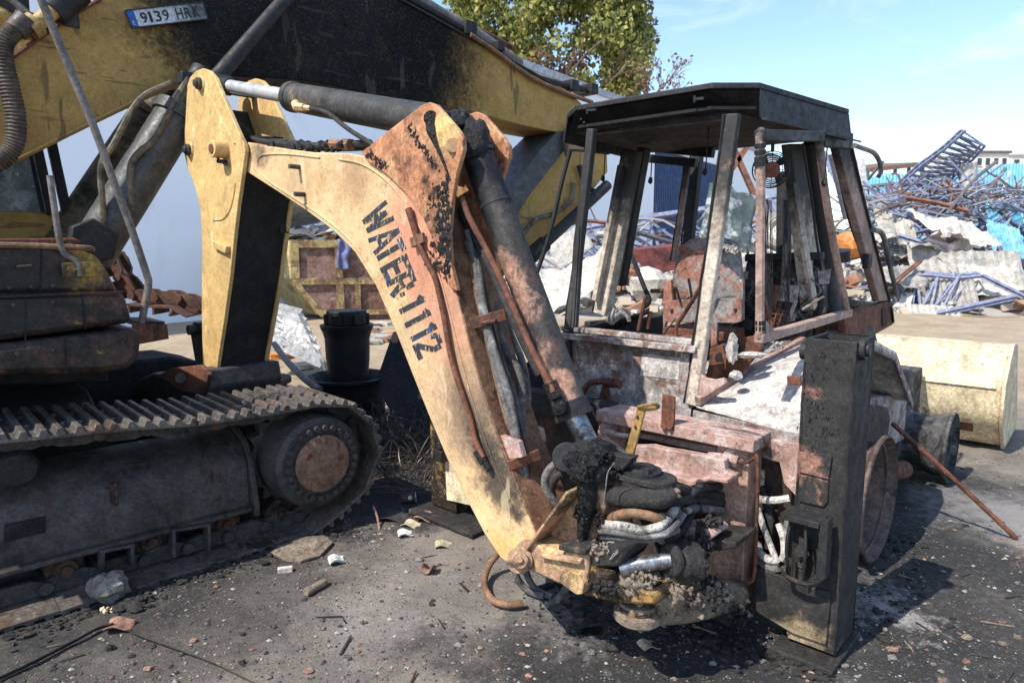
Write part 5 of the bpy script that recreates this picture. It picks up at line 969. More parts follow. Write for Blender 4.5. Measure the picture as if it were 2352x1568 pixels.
# right side: hanging door frame, wide pillar, front pillar
KD = -.12
dfm = [(1745, 775), (1746, 600), (1747, 420), (1746, 312), (1757, 308), (1815, 311), (1872, 313), (1882, 325), (1892, 420), (1915, 560), (1946, 716)]
door = part('door_frame', 'post_red', lambda m: m.tube([S(u, v, KD) for u, v in dfm], .021, 8, 2), bevel=0)
part('door_sill', 'post_red', lambda m: m.bar(S(1742, 778, KD), S(1950, 718, KD), .045, .045, Z), door, bevel=.006)
part('door_corner', 'post_red', lambda m: m.prism([S(u, v, KD) for u, v in ((1752, 768), (1752, 735), (1775, 762))], BU * .015), door)
part('door_top', 'cab_soot', lambda m: m.bar(S(1744, 312, KD), S(1884, 314, KD), .05, .05, Z), door, bevel=.006)
for v in (330, 345, 360, 372, 735, 748): part('wire_wrap', 'soot_metal', lambda m: m.cyl(S(1746, v, KD), S(1746, v + 10, KD), .025, n=10), door)
KP = -.36
part('cab_pillar', 'post_pale', lambda m: m.prism([S(u, v, KP) for u, v in ((1818, 330), (1848, 330), (1905, 712), (1862, 722))], -BU * .06), bevel=.006)
part('cab_pillar', 'post_dark', lambda m: m.tube([S(u, v, KP - .01) for u, v in ((1862, 326), (1880, 450), (1898, 580), (1915, 712))], [.042, .048, .05, .05], 12, 3))
part('pillar_seal', 'cab_soot', lambda m: m.tube([S(u + random.uniform(-2, 2), v, KP + .045) for u, v in ((1846, 330), (1856, 400), (1866, 470), (1874, 530), (1884, 600), (1894, 660), (1902, 712))], .008, 6, 3))
part('pillar_flange', 'post_pale', lambda m: m.prism([S(u, v, KP + .04) for u, v in ((1822, 420), (1832, 418), (1880, 700), (1870, 712))], -BU * .02))
KF = -.22
part('front_pillar', 'post_red', lambda m: m.prism([S(u, v, KF) for u, v in ((1924, 330), (1952, 322), (1978, 440), (2043, 690), (2020, 692), (1960, 470))], -BU * .05), bevel=.006)
part('pillar_trim', 'cab_soot', lambda m: m.tube([S(u, v, KF + .01) for u, v in ((1953, 322), (1980, 440), (2010, 560), (2046, 700), (2052, 740))], .009, 6, 3))
part('window_rod', 'post_dark', lambda m: m.tube([S(u, v, KF - .06) for u, v in ((1918, 350), (1950, 500), (1985, 600), (2008, 690))], .012, 8, 3))
part('latch', 'soot_metal', lambda m: m.box(S(1992, 600, KF), (BU, L_, Z), (.02, .05, .05)), bevel=.01)
part('front_header', 'cab_soot', lambda m: m.bar(S(1885, 318, KF), S(1950, 325, KF), .09, .05, Z), bevel=.006)
part('side_panel', 'rust_plate', lambda m: m.prism([S(u, v, KF) for u, v in ((1940, 722), (2044, 690), (2052, 745), (1990, 780), (1945, 790))], -BU * .05), bevel=.006)
part('panel_slot', 'soot_matte', lambda m: m.prism([S(u, v, KF + .003) for u, v in ((2024, 710), (2033, 706), (2036, 745), (2028, 750))], BU * .002))
part('inner_quarter', 'rust_plate', lambda m: m.prism([S(u, v, KP - .1) for u, v in ((1640, 840), (1760, 800), (1900, 745), (1940, 730), (1945, 800), (1800, 900), (1620, 930))], -BU * .03))
part('mirror_arm', 'pipe_grey', lambda m: m.tube([S(u, v, -.1) for u, v in ((1962, 334), (1985, 342), (2008, 352), (2020, 372), (2023, 392), (2018, 405))], .014, 8, 4))
part('grab_handle', 'pipe_grey', lambda m: m.tube([S(u, v, -.12) for u, v in ((2006, 528), (2024, 534), (2034, 560), (2046, 620), (2056, 660), (2058, 685), (2046, 700))], .017, 8, 4))
# rear wall panel, sill, left mudguard
part('rear_panel', 'ash_panel', lambda m: m.prism([R(u, v, RC) for u, v in ((1205, 905), (1290, 770), (1598, 803), (1588, 930), (1585, 965), (1400, 930), (1210, 925))], L_ * .02))
part('rear_sill', 'ash_panel', lambda m: (m.bar(R(1288, 770, RC - .03), R(1600, 803, RC - .03), .035, .04, Z), m.bar(R(1288, 752, RC + .03), R(1600, 786, RC + .03), .03, .06, Z)), bevel=.005)
part('panel_patch', 'white_ash', lambda m: m.prism([R(u, v, RC - .003) for u, v in ((1475, 812), (1562, 822), (1558, 872), (1470, 862))], L_ * .002))
part('lower_beam', 'soot_metal', lambda m: m.bar(R(1190, 918, RC - .1), R(1400, 935, RC - .1), .07, .06, Z), bevel=.005)
part('left_mudguard', 'cab_soot', lambda m: m.prism([bl(u, l, z) for u, l, z in ((-1.27, .34, 1.15), (-1.27, 1.2, 1.2), (-1.85, 1.2, 1.05), (-1.85, .34, .75))], Z * .02 - L_ * .01), bevel=.005)
part('left_mudguard_side', 'cab_soot', lambda m: m.prism([bl(u, l, z) for u, l, z in ((-1.27, .33, 1.12), (-1.85, .33, .74), (-1.85, .33, .60), (-1.27, .33, .62))], L_ * .02))
part('pipe_tee', 'rust_plate', lambda m: (m.tube([R(u, v, RC - .12) for u, v in ((1338, 905), (1345, 890), (1358, 878), (1380, 876), (1395, 878))], .018, 8, 3), m.cyl(R(1388, 877, RC - .12), R(1410, 880, RC - .12), .028, n=6), m.cyl(R(1410, 880, RC - .12), R(1426, 883, RC - .12), .022, n=10), m.prism([R(u, v, RC - .13) for u, v in ((1383, 885), (1394, 885), (1400, 922), (1372, 922))], L_ * .02)), bevel=.003)
# quarter frame and mudguard over the rear wheel
part('quarter_frame', 'pink_oxide', lambda m: (m.prism([R(u, v, RC - .02) for u, v in ((1582, 925), (1596, 800), (1606, 800), (1604, 850), (1618, 868), (1640, 872), (1660, 868), (1668, 880), (1600, 925))], L_ * .03),), bevel=.004)
inn = [(-.47, .34, .84), (-.40, .75, .97), (-.32, 1.25, 1.07), (-.30, 1.7, .96), (-.30, 2.0, .68)]; outr = [(.04, .33, .79), (.15, .72, 1.14), (.16, 1.0, 1.17), (.16, 1.45, 1.06), (.16, 1.98, .69)]
def lo_(P_, s):
    x = s * (len(P_) - 1); i = min(int(x), len(P_) - 2); return V(P_[i]).lerp(V(P_[i + 1]), x - i)
guard = part('mudguard', 'white_ash', lambda m: m.grid(lambda s, t: bl(*lo_(inn, t).lerp(lo_(outr, t), s)), 6, 16), solid=.012)
part('mudguard_skirt', 'ash_panel', lambda m: m.grid(lambda s, t: bl(*(lo_(outr, t) + V((.004, 0, -.05 * s)))), 1, 16), guard, solid=.01)
part('quarter_beam', 'pink_oxide', lambda m: m.bar(bl(-.46, .33, .875), bl(-.29, 1.3, 1.10), .05, .035, Z), guard, bevel=.005)
part('guard_lip', 'ash_panel', lambda m: m.bar(bl(-.48, .33, .80), bl(.05, .325, .775), .05, .012, Z), guard)
# tank and chassis to the front
part('chassis', 'rim_ash', lambda m: m.prism([bl(u, .5, z) for u, z in ((-.1, .32), (-.1, .66), (-1.6, .66), (-1.6, .32))], L_ * 3.1), bevel=.01)
part('side_tank', 'ash_panel', lambda m: m.prism([bl(.06, l, z) for l, z in ((1.35, .42), (1.35, .74), (1.5, .78), (2.35, .66), (2.35, .34))], -BU * .3), bevel=.012)
part('tank_cover', 'cab_soot', lambda m: m.prism([S(u, v, .1) for u, v in ((1972, 925), (2040, 935), (2046, 960), (2036, 1040), (1968, 1050))], -BU * .12), bevel=.012)
part('step_bar', 'rust_plate', lambda m: m.cyl(bl(.02, 1.55, .26), bl(.10, 2.2, .18), .06, n=14))
part('engine_hood', 'dash_burnt', lambda m: m.prism([bl(-1.3, l, z) for l, z in ((1.75, .66), (1.75, 1.28), (2.3, 1.30), (3.3, 1.2), (3.45, 1.1), (3.45, .66))], BU * .85), bevel=.03)
part('engine_side', 'rust_plate', lambda m: m.prism([bl(-.44, l, z) for l, z in ((1.95, 1.0), (3.3, .95), (3.3, 1.14), (1.95, 1.28))], BU * .02))
part('hood_edge', 'soot_metal', lambda m: m.bar(bl(-.42, 1.8, 1.31), bl(-.42, 3.2, 1.18), .05, .06, Z), bevel=.006)
part('exhaust_stack', 'cab_soot', lambda m: m.cyl(R(1800, 590, 2.4), R(1802, 395, 2.4), .055, n=18))
part('hood_cap', 'soot_metal', lambda m: m.cyl(S(1928, 600, -.5), S(1928, 575, -.5), .075, n=20), bevel=.004)
# ---------------------------------------------------------------- wheels: bare burnt rims
def rim(c, r, w, mat, name):
    pr = [(-w * .9, r * .90), (-w * .88, r), (-w * .80, r), (-w * .72, r * .86), (-w * .35, r * .80), (-w * .2, r * .86), (.0, r * .86), (.03, r * 1.0), (.045, r * 1.0), (.05, r * .965), (.02, r * .92), (-.04, r * .80), (-.10, r * .76), (-.12, r * .72), (-.10, r * .40), (-.05, r * .34), (-.04, r * .18), (-.04, .001)]
    o = part(name, mat, lambda m: m.lathe(c, BU, pr, 48))
    r1, r2 = perp(BU)
    for i in range(8):
        a = i * math.pi / 4; p = c - BU * .115 + (r1 * math.cos(a) + r2 * math.sin(a)) * r * .55; part('wheel_nut', mat, lambda m: m.cyl(p, p + BU * .035, .016, n=6), o)
    return o
rim(bl(.20, 1.02, .345), .335, .3, 'rim_rust', 'rear_rim'); rim(bl(-1.93, 1.02, .345), .335, .3, 'rim_rust', 'rear_rim')
part('wheel_disc', 'soot_metal', lambda m: m.lathe(bl(.24, 2.72, .25), BU, [(-.02, .001), (-.03, .12), (-.05, .18), (-.02, .2)], 40), rim(bl(.24, 2.72, .25), .25, .3, 'rim_ash', 'front_rim')); rim(bl(-1.95, 2.72, .275), .275, .3, 'rim_ash', 'front_rim')
part('axle', 'cavity', lambda m: (m.cyl(bl(-1.9, 1.02, .345), bl(.15, 1.02, .345), .1, n=14), m.cyl(bl(-1.9, 2.72, .275), bl(.2, 2.72, .275), .08, n=14)))
# ---------------------------------------------------------------- loader arms and bucket
sec = [(3.90, .84), (4.1, .85), (4.15, .83), (3.98, .79), (3.76, .55), (3.78, .3), (3.98, .06), (4.7, .05), (4.72, .02), (3.95, .02), (3.74, .22), (3.68, .34), (3.66, .55), (3.70, .62)]
ur = .44
lb = part('loader_bucket', 'loader_yellow', lambda m: m.prism([bl(-2.16, l, z) for l, z in sec], BU * (ur + 2.16)), bevel=.012)
for u in (-2.175, ur): part('bucket_cheek', 'loader_yellow', lambda m: m.prism([bl(u, l, z) for l, z in ((3.64, .34), (3.64, .56), (3.68, .64), (3.92, .87), (4.15, .85), (4.75, .03), (3.93, .0), (3.72, .2))], BU * .025), lb, bevel=.004)
part('bucket_rib', 'loader_yellow', lambda m: m.prism([bl(-.14, l, z) for l, z in ((3.69, .62), (3.60, .55), (3.62, .3), (3.74, .2))], BU * .03), lb)
part('torque_strip', 'loader_yellow', lambda m: m.prism([bl(-2.1, l, z) for l, z in ((3.662, .53), (3.645, .54), (3.69, .625), (3.70, .62))], BU * 2.5), lb)
part('wear_plate', 'rust_plate', lambda m: m.prism([bl(.14, l, z) for l, z in ((3.79, .14), (3.73, .22), (3.745, .225), (3.80, .15))], BU * .12), lb)
for u in (-.42, -1.36):
    part('loader_arm', 'ash_panel', lambda m: m.prism([bl(u, l, z) for l, z in ((1.9, .9), (2.1, 1.08), (2.8, .98), (3.5, .62), (3.68, .38), (3.66, .2), (3.5, .22), (3.3, .5), (2.7, .78), (2.0, .78))], BU * .08), bevel=.008)
part('bucket_lever', 'cab_soot', lambda m: m.prism([bl(-.28, l, z) for l, z in ((2.25, 1.12), (2.5, 1.1), (3.15, .5), (3.3, .38), (3.15, .3), (2.8, .6))], BU * .06), bevel=.01)
part('bucket_ram', 'ash_panel', lambda m: m.cyl(bl(-.2, 2.1, 1.0), bl(-.2, 3.45, .55), .05, n=14))
# ---------------------------------------------------------------- inside the cab
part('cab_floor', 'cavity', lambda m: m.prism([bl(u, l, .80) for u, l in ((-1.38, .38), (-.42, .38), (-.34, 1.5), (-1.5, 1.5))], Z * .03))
SL = .95
def sq(u, v, l=SL): return R(u, v, l)
shell = [(1527, 690), (1533, 640), (1543, 590), (1552, 562), (1572, 549), (1610, 545), (1650, 546), (1680, 552), (1690, 570), (1697, 610), (1704, 650), (1704, 692)]
def seatfn(s, t):
    k = s * (len(shell) - 1) / 2
    lft = [(1533, 692), (1538, 640), (1547, 592), (1556, 566), (1572, 552), (1590, 547)]; rgt = [(1702, 692), (1700, 640), (1695, 592), (1690, 570), (1680, 556), (1660, 549)]
    x = t * 5; i = min(int(x), 4); f_ = x - i; a = [lft[i][j] + (lft[i + 1][j] - lft[i][j]) * f_ for j in (0, 1)]; b = [rgt[i][j] + (rgt[i + 1][j] - rgt[i][j]) * f_ for j in (0, 1)]
    bulge = .07 * (1 - (2 * s - 1) ** 2) - .05 * t; return R(a[0] + (b[0] - a[0]) * s, a[1] + (b[1] - a[1]) * s, SL) + L_ * (-bulge * .5 + .04 * abs(2 * s - 1) ** 4 - .025 * (abs(t - .62) < .06))
seat = part('seat_back', 'seat_rust', lambda m: m.grid(seatfn, 14, 16), solid=.008, smooth=60)
part('seat_plate', 'seat_rust', lambda m: m.prism([sq(u, v, SL - .07) for u, v in ((1530, 690), (1703, 684), (1703, 738), (1690, 742), (1528, 740))], L_ * .015), seat, bevel=.003)
for u, v, r in ((1544, 714, .012), (1690, 712, .012), (1560, 590, .006), (1640, 592, .007)): part('bolt_hole', 'soot_matte', lambda m: m.cyl(sq(u, v, SL - .074), sq(u, v, SL - .07), r, n=14), seat)
part('seat_bracket', 'seat_rust', lambda m: m.prism([sq(u, v, SL - .05) for u, v in ((1524, 645), (1540, 642), (1545, 692), (1530, 740), (1522, 760))], L_ * .03), seat, bevel=.003)
part('seat_bracket', 'seat_rust', lambda m: m.prism([sq(u, v, SL - .05) for u, v in ((1690, 646), (1706, 640), (1706, 735), (1692, 738))], L_ * .03), seat, bevel=.003)
part('seat_stem', 'seat_rust', lambda m: m.bar(sq(1642, 740, SL - .06), sq(1640, 812, SL - .06), .035, .02, BU), seat)
part('seat_pin', 'rust_plate', lambda m: m.cyl(sq(1496, 668), sq(1524, 668), .014, n=10), seat)
part('burnt_foam', 'ash_heap', lambda m: m.grid(lambda s, t: R(1636 + 58 * s + 6 * mnoise.noise(V((s * 9, t * 9, 1))), 547 + (22 + 22 * abs(mnoise.noise(V((s * 6, 3, 0))))) * t + 9 * s, SL - .06 - .02 * t + .02 * mnoise.noise(V((s * 8, t * 8, 4)))), 14, 8), seat, solid=.012)
part('seat_base', 'rust_plate', lambda m: (m.box(sq(1615, 762, SL + .1), (BU, L_, Z), (.2, .15, .03)), m.bar(sq(1530, 775, SL - .1), sq(1600, 778, SL - .1), .04, .05, Z)), bevel=.01)
for pts, r in (([(1552, 772, .7), (1556, 745, .7), (1575, 715, .68), (1612, 655, .62)], .012), ([(1466, 760, .75), (1472, 730, .75), (1484, 678, .75)], .012), ([(1488, 755, .8), (1493, 715, .8)], .014)):
    part('lever', 'rust_plate', lambda m: m.tube([R(*p) for p in pts], r, 8, 4))
part('console', 'rust_plate', lambda m: m.prism([R(u, v, .62) for u, v in ((1630, 800), (1690, 778), (1735, 770), (1750, 800), (1700, 860), (1650, 870), (1626, 850))], L_ * .03), bevel=.004)
for u, v, r in ((1655, 822, .03), (1670, 798, .022), (1700, 800, .018)): part('console_hole', 'soot_matte', lambda m: m.cyl(R(u, v, .615), R(u, v, .62), r, n=16))
part('dash_panel', 'dash_burnt', lambda m: m.prism([R(u, v, 1.6) for u, v in ((1712, 600), (1750, 592), (1880, 588), (1890, 640), (1890, 720), (1720, 760), (1705, 650))], L_ * .1), bevel=.02)
part('dash_rail', 'soot_metal', lambda m: m.bar(R(1715, 592, 1.55), R(1890, 588, 1.55), .05, .08, Z), bevel=.01)
part('instrument_plate', 'ash_panel', lambda m: m.prism([R(u, v, 1.4) for u, v in ((1790, 655), (1835, 655), (1830, 695), (1785, 690))], L_ * .01))
part('steering_column', 'rust_plate', lambda m: (m.cyl(R(1770, 740, 1.3), R(1783, 655, 1.35), .02, n=10), m.prism([R(u, v, 1.28) for u, v in ((1768, 705), (1800, 712), (1808, 740), (1780, 755), (1760, 735))], L_ * .02)))
part('pedal_grille', 'rust_plate', lambda m: [m.bar(R(1750 + k * 12, 700 + k * 4, 1.2), R(1735 + k * 12, 765, 1.15), .008, .008) for k in range(6)] and [m.bar(R(1738, 715 + k * 12, 1.19), R(1815, 725 + k * 10, 1.19), .006, .006) for k in range(4)])
m = MB()
for k in range(26):
    u = rn.choice((1762, 1768, 1800, 1804, 1808)) + rn.gauss(0, 3); m.tube([R(u, 460, .95), R(u + rn.gauss(0, 3), 600, .95), R(u + rn.gauss(0, 6), 700, .97), R(u + rn.gauss(0, 10), 765 + rn.gauss(0, 15), .98)], .0018, 4, 4)
wr = m.build('burnt_wiring', 'soot_metal', BH); wr['kind'] = 'stuff'
for pts in ([(1628, 268), (1627, 300), (1624, 340), (1622, 372), (1619, 395)], [(1390, 330), (1389, 370), (1387, 400), (1385, 410)], [(1497, 365), (1496, 390), (1494, 415)], [(1900, 340), (1896, 380), (1893, 420)]):
    part('hanging_wire', 'soot_metal', lambda m: (m.tube([R(u, v, .8) for u, v in pts], .0035, 5, 4), m.lump(R(pts[-1][0], pts[-1][1], .8), (.014, .014, .02), 3, 10, .5)))
# cab fan
fc = R(1772, 390, .78); fn = V((-.25, -.95, -.15)).normalized(); f1 = fn.cross(Z).normalized(); f2 = f1.cross(fn)
fan = part('cab_fan', 'soot_metal', lambda m: [m.lathe(fc + fn * d, fn, [(0, r - .0022), (.004, r), (0, r + .0022), (0, r - .0022)], 36) for r, d in ((.092, 0), (.082, .012), (.072, .02), (.062, .026), (.052, .03), (.092, -.04), (.075, -.045))])
part('fan_motor', 'rust_plate', lambda m: m.lathe(fc + fn * .02, fn, [(-.09, .001), (-.09, .035), (-.02, .042), (.012, .04), (.018, .02), (.019, .001)], 20), fan)
part('fan_wires', 'soot_metal', lambda m: [m.bar(fc + (f1 * math.cos(a) + f2 * math.sin(a)) * .04 + fn * .03, fc + (f1 * math.cos(a) + f2 * math.sin(a)) * .092, .003, .003) for a in [k * math.pi / 6 for k in range(12)]], fan)
part('fan_blade', 'soot_metal', lambda m: [m.add([fc + (f1 * math.cos(a) + f2 * math.sin(a)) * .03 - fn * .02, fc + (f1 * math.cos(a + .5) + f2 * math.sin(a + .5)) * .085 - fn * .03, fc + (f1 * math.cos(a + 1.) + f2 * math.sin(a + 1.)) * .08, fc + (f1 * math.cos(a + .9) + f2 * math.sin(a + .9)) * .03 - fn * .0], [[0, 1, 2, 3]]) for a in (.2, 1.77, 3.34, 4.9)], fan)
part('fan_bracket', 'soot_metal', lambda m: (m.bar(fc + Z * .09, fc + Z * .17, .02, .012), m.bar(fc + Z * .16 - BU * .03, fc + Z * .16 + BU * .03, .015, .012)), fan)
# scorched odds and ends left inside the cab
rc_ = random.Random(17)
for k in range(16):
    p = R(rc_.uniform(1410, 1860), rc_.uniform(690, 775), rc_.uniform(.7, 1.35)); an = rc_.uniform(.5, 2.6); q = p + BU * math.cos(an) * rc_.uniform(.05, .16) + Z * math.sin(an) * rc_.uniform(.06, .22) + L_ * rc_.uniform(-.05, .05)
    part('burnt_rod', rc_.choice(('rust_plate', 'soot_metal', 'dash_burnt', 'ash_panel')), lambda m: m.bar(p, q, rc_.uniform(.008, .03), rc_.uniform(.006, .012)))
for k in range(9):
    p = R(rc_.uniform(1700, 1880), rc_.uniform(610, 740), rc_.uniform(1.2, 1.5)); s_ = rc_.uniform(.03, .08)
    part('burnt_plate', rc_.choice(('ash_panel', 'rust_plate', 'dash_burnt')), lambda m: m.prism([p, p + BU * s_ + Z * s_ * .2, p + BU * s_ * .9 - Z * s_, p - Z * s_ * 1.1 + BU * .01], L_ * .008))
for k in range(7):
    a_ = R(rc_.uniform(1720, 1860), rc_.uniform(600, 660), 1.45); part('cable', rc_.choice(('soot_metal', 'hose_grey')), lambda m: m.tube([a_, a_ + BU * rc_.uniform(-.1, .1) - Z * .1, a_ + BU * rc_.uniform(-.15, .15) - Z * .22, a_ + BU * rc_.uniform(-.2, .2) - Z * .3], .005, 5, 4))
# ash in the cab
def ash(name, pts, l, seed, amp=.05):
    def f_(s, t):
        a = V(bl(*pts[0])).lerp(bl(*pts[1]), s); b = V(bl(*pts[3])).lerp(bl(*pts[2]), s); p = a.lerp(b, t); q = p * 9 + V((seed, 0, 0)); e = min(1, 6 * min(s, 1 - s, t, 1 - t) + .2)
        return p + Z * (e * (amp * (.6 + mnoise.noise(q * .6)) + amp * .5 * mnoise.noise(q * 2.1) + amp * .25 * mnoise.noise(q * 5)))
    o = part(name, 'ash_heap', lambda m: m.grid(f_, 40, 30), smooth=50); o['kind'] = 'stuff'; return o
ash('ash_bed', [(-1.34, .40, 1.10), (-.95, .40, 1.06), (-.9, .95, 1.0), (-1.4, .95, 1.06)], 0, 1)
ash('ash_bed', [(-.50, .42, .88), (-.30, 1.25, 1.10), (-.6, 1.4, 1.02), (-.85, .5, .86)], 0, 5, .06)
part('melted_hose', 'ash_heap', lambda m: m.tube([R(u, v, .6) for u, v in ((1400, 738), (1412, 725), (1428, 715), (1440, 722), (1446, 738))], [.03, .035, .03, .02, .012], 10, 3))
part('melted_glass', 'white_ash', lambda m: (m.lump(R(1682, 800, .5), (.03, .03, .07), 6, 14, .5), m.lump(R(1690, 862, .45), (.03, .03, .025), 7, 14, .4), m.lump(R(1720, 815, .55), (.07, .04, .015), 8, 14, .5)))
# hoses lying on the ground below the king post
for mt, r, pts in (('hose_brown', .017, [(1145, 1270, .1), (1122, 1300, .05), (1112, 1340, .02), (1130, 1375, .018), (1165, 1388, .018), (1200, 1385, .018)]), ('hose_grey', .017, [(1178, 1290, .16), (1185, 1320, .1), (1200, 1345, .04), (1225, 1362, .018), (1250, 1368, .018)]), ('hose_grey', .016, [(1205, 1300, .15), (1215, 1330, .08), (1235, 1355, .02), (1270, 1370, .018)]), ('hose_grey', .017, [(1300, 1350, .12), (1290, 1365, .06), (1275, 1380, .018), (1255, 1388, .018)])):
    part('hose', mt, lambda m: m.tube([G(u, v, z) for u, v, z in pts], r, 10, 4))
# ================================================================== yard behind: skip, scrap, rubble
burnt('skip_yellow', (.58, .47, .22), spots=(((.30, .12, .05), 3.2, .52, .62, .8), ((.70, .58, .28), 1.6, .5, .7, .6), ((.36, .15, .06), 9, .6, .64, .8)), rough=.7, bump=.3, bscale=30)
burnt('skip_side', (.24, .15, .12), spots=(((.13, .06, .04), 1.5, .45, .6, .9), ((.36, .33, .32), 2.2, .55, .66, .8), ((.5, .4, .12), 5, .62, .66, .7)), rough=.75, bump=.3, bscale=30)
burnt('galv', (.20, .21, .22), spots=(((.28, .28, .28), 2, .5, .7, .6), ((.3, .2, .14), 5, .64, .7, .6)), rough=.5, metal=.2, bump=.2, bscale=20)
burnt('blue_steel', (.21, .235, .34), spots=(((.22, .12, .08), 2.5, .58, .64, .9), ((.36, .39, .48), 1.3, .5, .7, .5)), rough=.6, bump=.2, bscale=20)
burnt('rust_steel', (.24, .11, .07), spots=(((.09, .05, .04), 2.5, .5, .64, .8),), rough=.8, bump=.3, bscale=20)
burnt('grey_steel', (.10, .10, .115), spots=(((.2, .12, .09), 3, .55, .66, .7),), rough=.7, bump=.2, bscale=20)
burnt('sheet_white', (.52, .49, .43), spots=(((.40, .38, .34), 1.2, .5, .68, .7), ((.34, .18, .09), 1.4, .64, .68, .8)), rough=.6, bump=.25, bscale=12)
burnt('sheet_grey', (.36, .345, .31), spots=(((.22, .22, .21), 1.0, .5, .68, .7), ((.42, .34, .22), 2.4, .6, .68, .6)), rough=.6, bump=.25, bscale=12)
burnt('sheet_aqua', (.20, .50, .66), spots=(((.38, .62, .72), .8, .45, .7, .7),), rough=.55, bump=.1, bscale=10)
burnt('sheet_green', (.075, .10, .095), spots=(((.36, .38, .39), 2.6, .52, .58, .8),), rough=.5, bump=.3, bscale=10)
burnt('red_paint', (.17, .05, .045), spots=((SOOT, 2, .5, .64, .8),), rough=.6, bump=.2, bscale=15)
plain('tub_pink', (.62, .50, .46), .6); plain('orange_paint', (.55, .20, .05), .6); plain('concrete', (.42, .38, .33), .95, 0, .5, 12); plain('tyre_rubber', (.24, .225, .205), .9, 0, .4, 40); plain('wheel_cream', (.52, .49, .43), .7, 0, .2)
plain('cloth_blue', (.17, .19, .36), .9, 0, .3, 40); plain('stucco', (.68, .66, .62), .9); plain('window_dark', (.05, .06, .07), .3); plain('tile_brown', (.17, .11, .08), .8); plain('burnt_plastic', (.015, .015, .016), .55, 0, .4, 50); plain('teal_paint', (.04, .20, .17), .6)
def one(name, mat, fn, label, cat, group=None, **kw):
    m = MB(); fn(m); return tag(m.build(name, mat, None, **kw), label, cat, group)
# ---------------------------------------------------------------- skip
SY = 15.; a0 = P(668, 550, SY); a0 = V((a0.x, a0.y, 0)); sdv = V((.985, .17, 0)).normalized(); sdp = V((-.64, .77, 0)).normalized()
def sk_(s, d, z): return a0 + sdv * s + sdp * d + Z * z
skip = thing('waste_skip', sk_(1.6, .9, 0), 'rusty yellow waste skip heaped with scrap near the pale wall', 'skip'); SH = 1.78; SLN = 3.4
pr = [(0, SH), (SLN, SH), (SLN, .95), (SLN - .7, .12), (.62, .12), (0, .95)]
def spart(name, mat, fn, par=None, **kw): m = MB(); fn(m); return m.build(name, mat, par or skip, **kw)
spart('side', 'skip_side', lambda m: m.prism([sk_(s, 0.04, z) for s, z in pr], sdp * .05)); spart('side', 'skip_side', lambda m: m.prism([sk_(s, 1.72, z) for s, z in pr], sdp * .05))
spart('end_plate', 'skip_yellow', lambda m: m.prism([sk_(0, 0, SH), sk_(0, 0, .95), sk_(0, 1.8, .95), sk_(0, 1.8, SH)], sdv * .04)); spart('end_plate', 'skip_yellow', lambda m: m.prism([sk_(0, 0, .95), sk_(.62, 0, .12), sk_(.62, 1.8, .12), sk_(0, 1.8, .95)], sdv * .04))
spart('floor', 'skip_side', lambda m: m.prism([sk_(.62, 0, .12), sk_(SLN - .7, 0, .12), sk_(SLN - .7, 1.8, .12), sk_(.62, 1.8, .12)], Z * .05)); spart('skid', 'skip_side', lambda m: m.prism([sk_(.7, .1, 0), sk_(SLN - .8, .1, 0), sk_(SLN - .8, .25, 0), sk_(.7, .25, 0)], Z * .12))
burnt('skip_rib', (.36, .28, .12), spots=(((.16, .08, .05), 3, .46, .56, .85), ((.42, .38, .3), 5, .58, .64, .7)), rough=.75, bump=.3, bscale=30)
def rib(p, q, w=.17): spart('rib', 'skip_rib', lambda m: m.bar(p, q, w, .07, sdv if abs((q - p).normalized().z) > .5 else Z))
rib(sk_(0, 0, SH - .08), sk_(SLN, 0, SH - .08), .17); rib(sk_(.07, -.01, SH - .17), sk_(.07, -.01, .95)); rib(sk_(0, .0, .88), sk_(SLN, .0, .88), .14); rib(sk_(1.0, -.01, SH - .17), sk_(1.0, -.01, .95)); rib(sk_(1.0, -.01, .8), sk_(1.0, -.01, .12)); rib(sk_(1.38, -.02, .8), sk_(1.38, -.02, .12), .12); rib(sk_(2.1, -.01, SH - .17), sk_(2.1, -.01, .95)); rib(sk_(2.2, -.01, .8), sk_(2.2, -.01, .12)); rib(sk_(.06, -.01, .86), sk_(.62, -.01, .12), .12); rib(sk_(.6, .0, .18), sk_(SLN - .7, .0, .18), .1)
rnd = random.Random(11)
def sheet(name, mat, c, ax_u, ax_v, label, cat='metal sheet', group=None, corr=0, bend=.1, seed=0, n=14):
    """bent sheet; corrugations are real folds"""
    c, ax_u, ax_v = V(c), V(ax_u), V(ax_v); nn = ax_u.cross(ax_v).normalized()
    def f_(s, t):
        x, y = s * 2 - 1, t * 2 - 1; h = bend * (mnoise.noise(V((x * 1.3 + seed, y * 1.3, seed * .7))) + .4 * mnoise.noise(V((x * 3.1, y * 2.7 + seed, 2)))) * ax_u.length * 1.3
        if corr: h += corr * (1 if int(s * n) % 2 else -1) * .5
        return c + ax_u * x + ax_v * y + nn * h
    return one(name, mat, lambda m: m.grid(f_, n, 8), label, cat, group, solid=.012, smooth=0 if corr else 35)
sheet('roof_sheet', 'sheet_grey', sk_(1.0, 1.2, 2.5), V((1.5, .3, .5)), V((-.2, .8, -.25)), 'long grey sheet sloping over the rusty skip', seed=2, bend=.06)
sheet('white_sheet', 'sheet_white', sk_(.95, .7, 2.05), V((.75, 0, .22)), V((0, .5, .1)), 'white bent panel on top of the rusty skip', seed=5, bend=.12)
sheet('scrap_sheet', 'teal_paint', sk_(1.7, .3, 1.85), V((.6, 0, .0)), V((0, .2, .12)), 'teal scrap sheet lying on the skip rim', seed=8, bend=.1)
sheet('scrap_sheet', 'grey_steel', sk_(.6, .4, 1.95), V((.4, 0, -.1)), V((0, .3, .1)), 'dark scrap sheet between white panel and skip rim', seed=9, bend=.2)
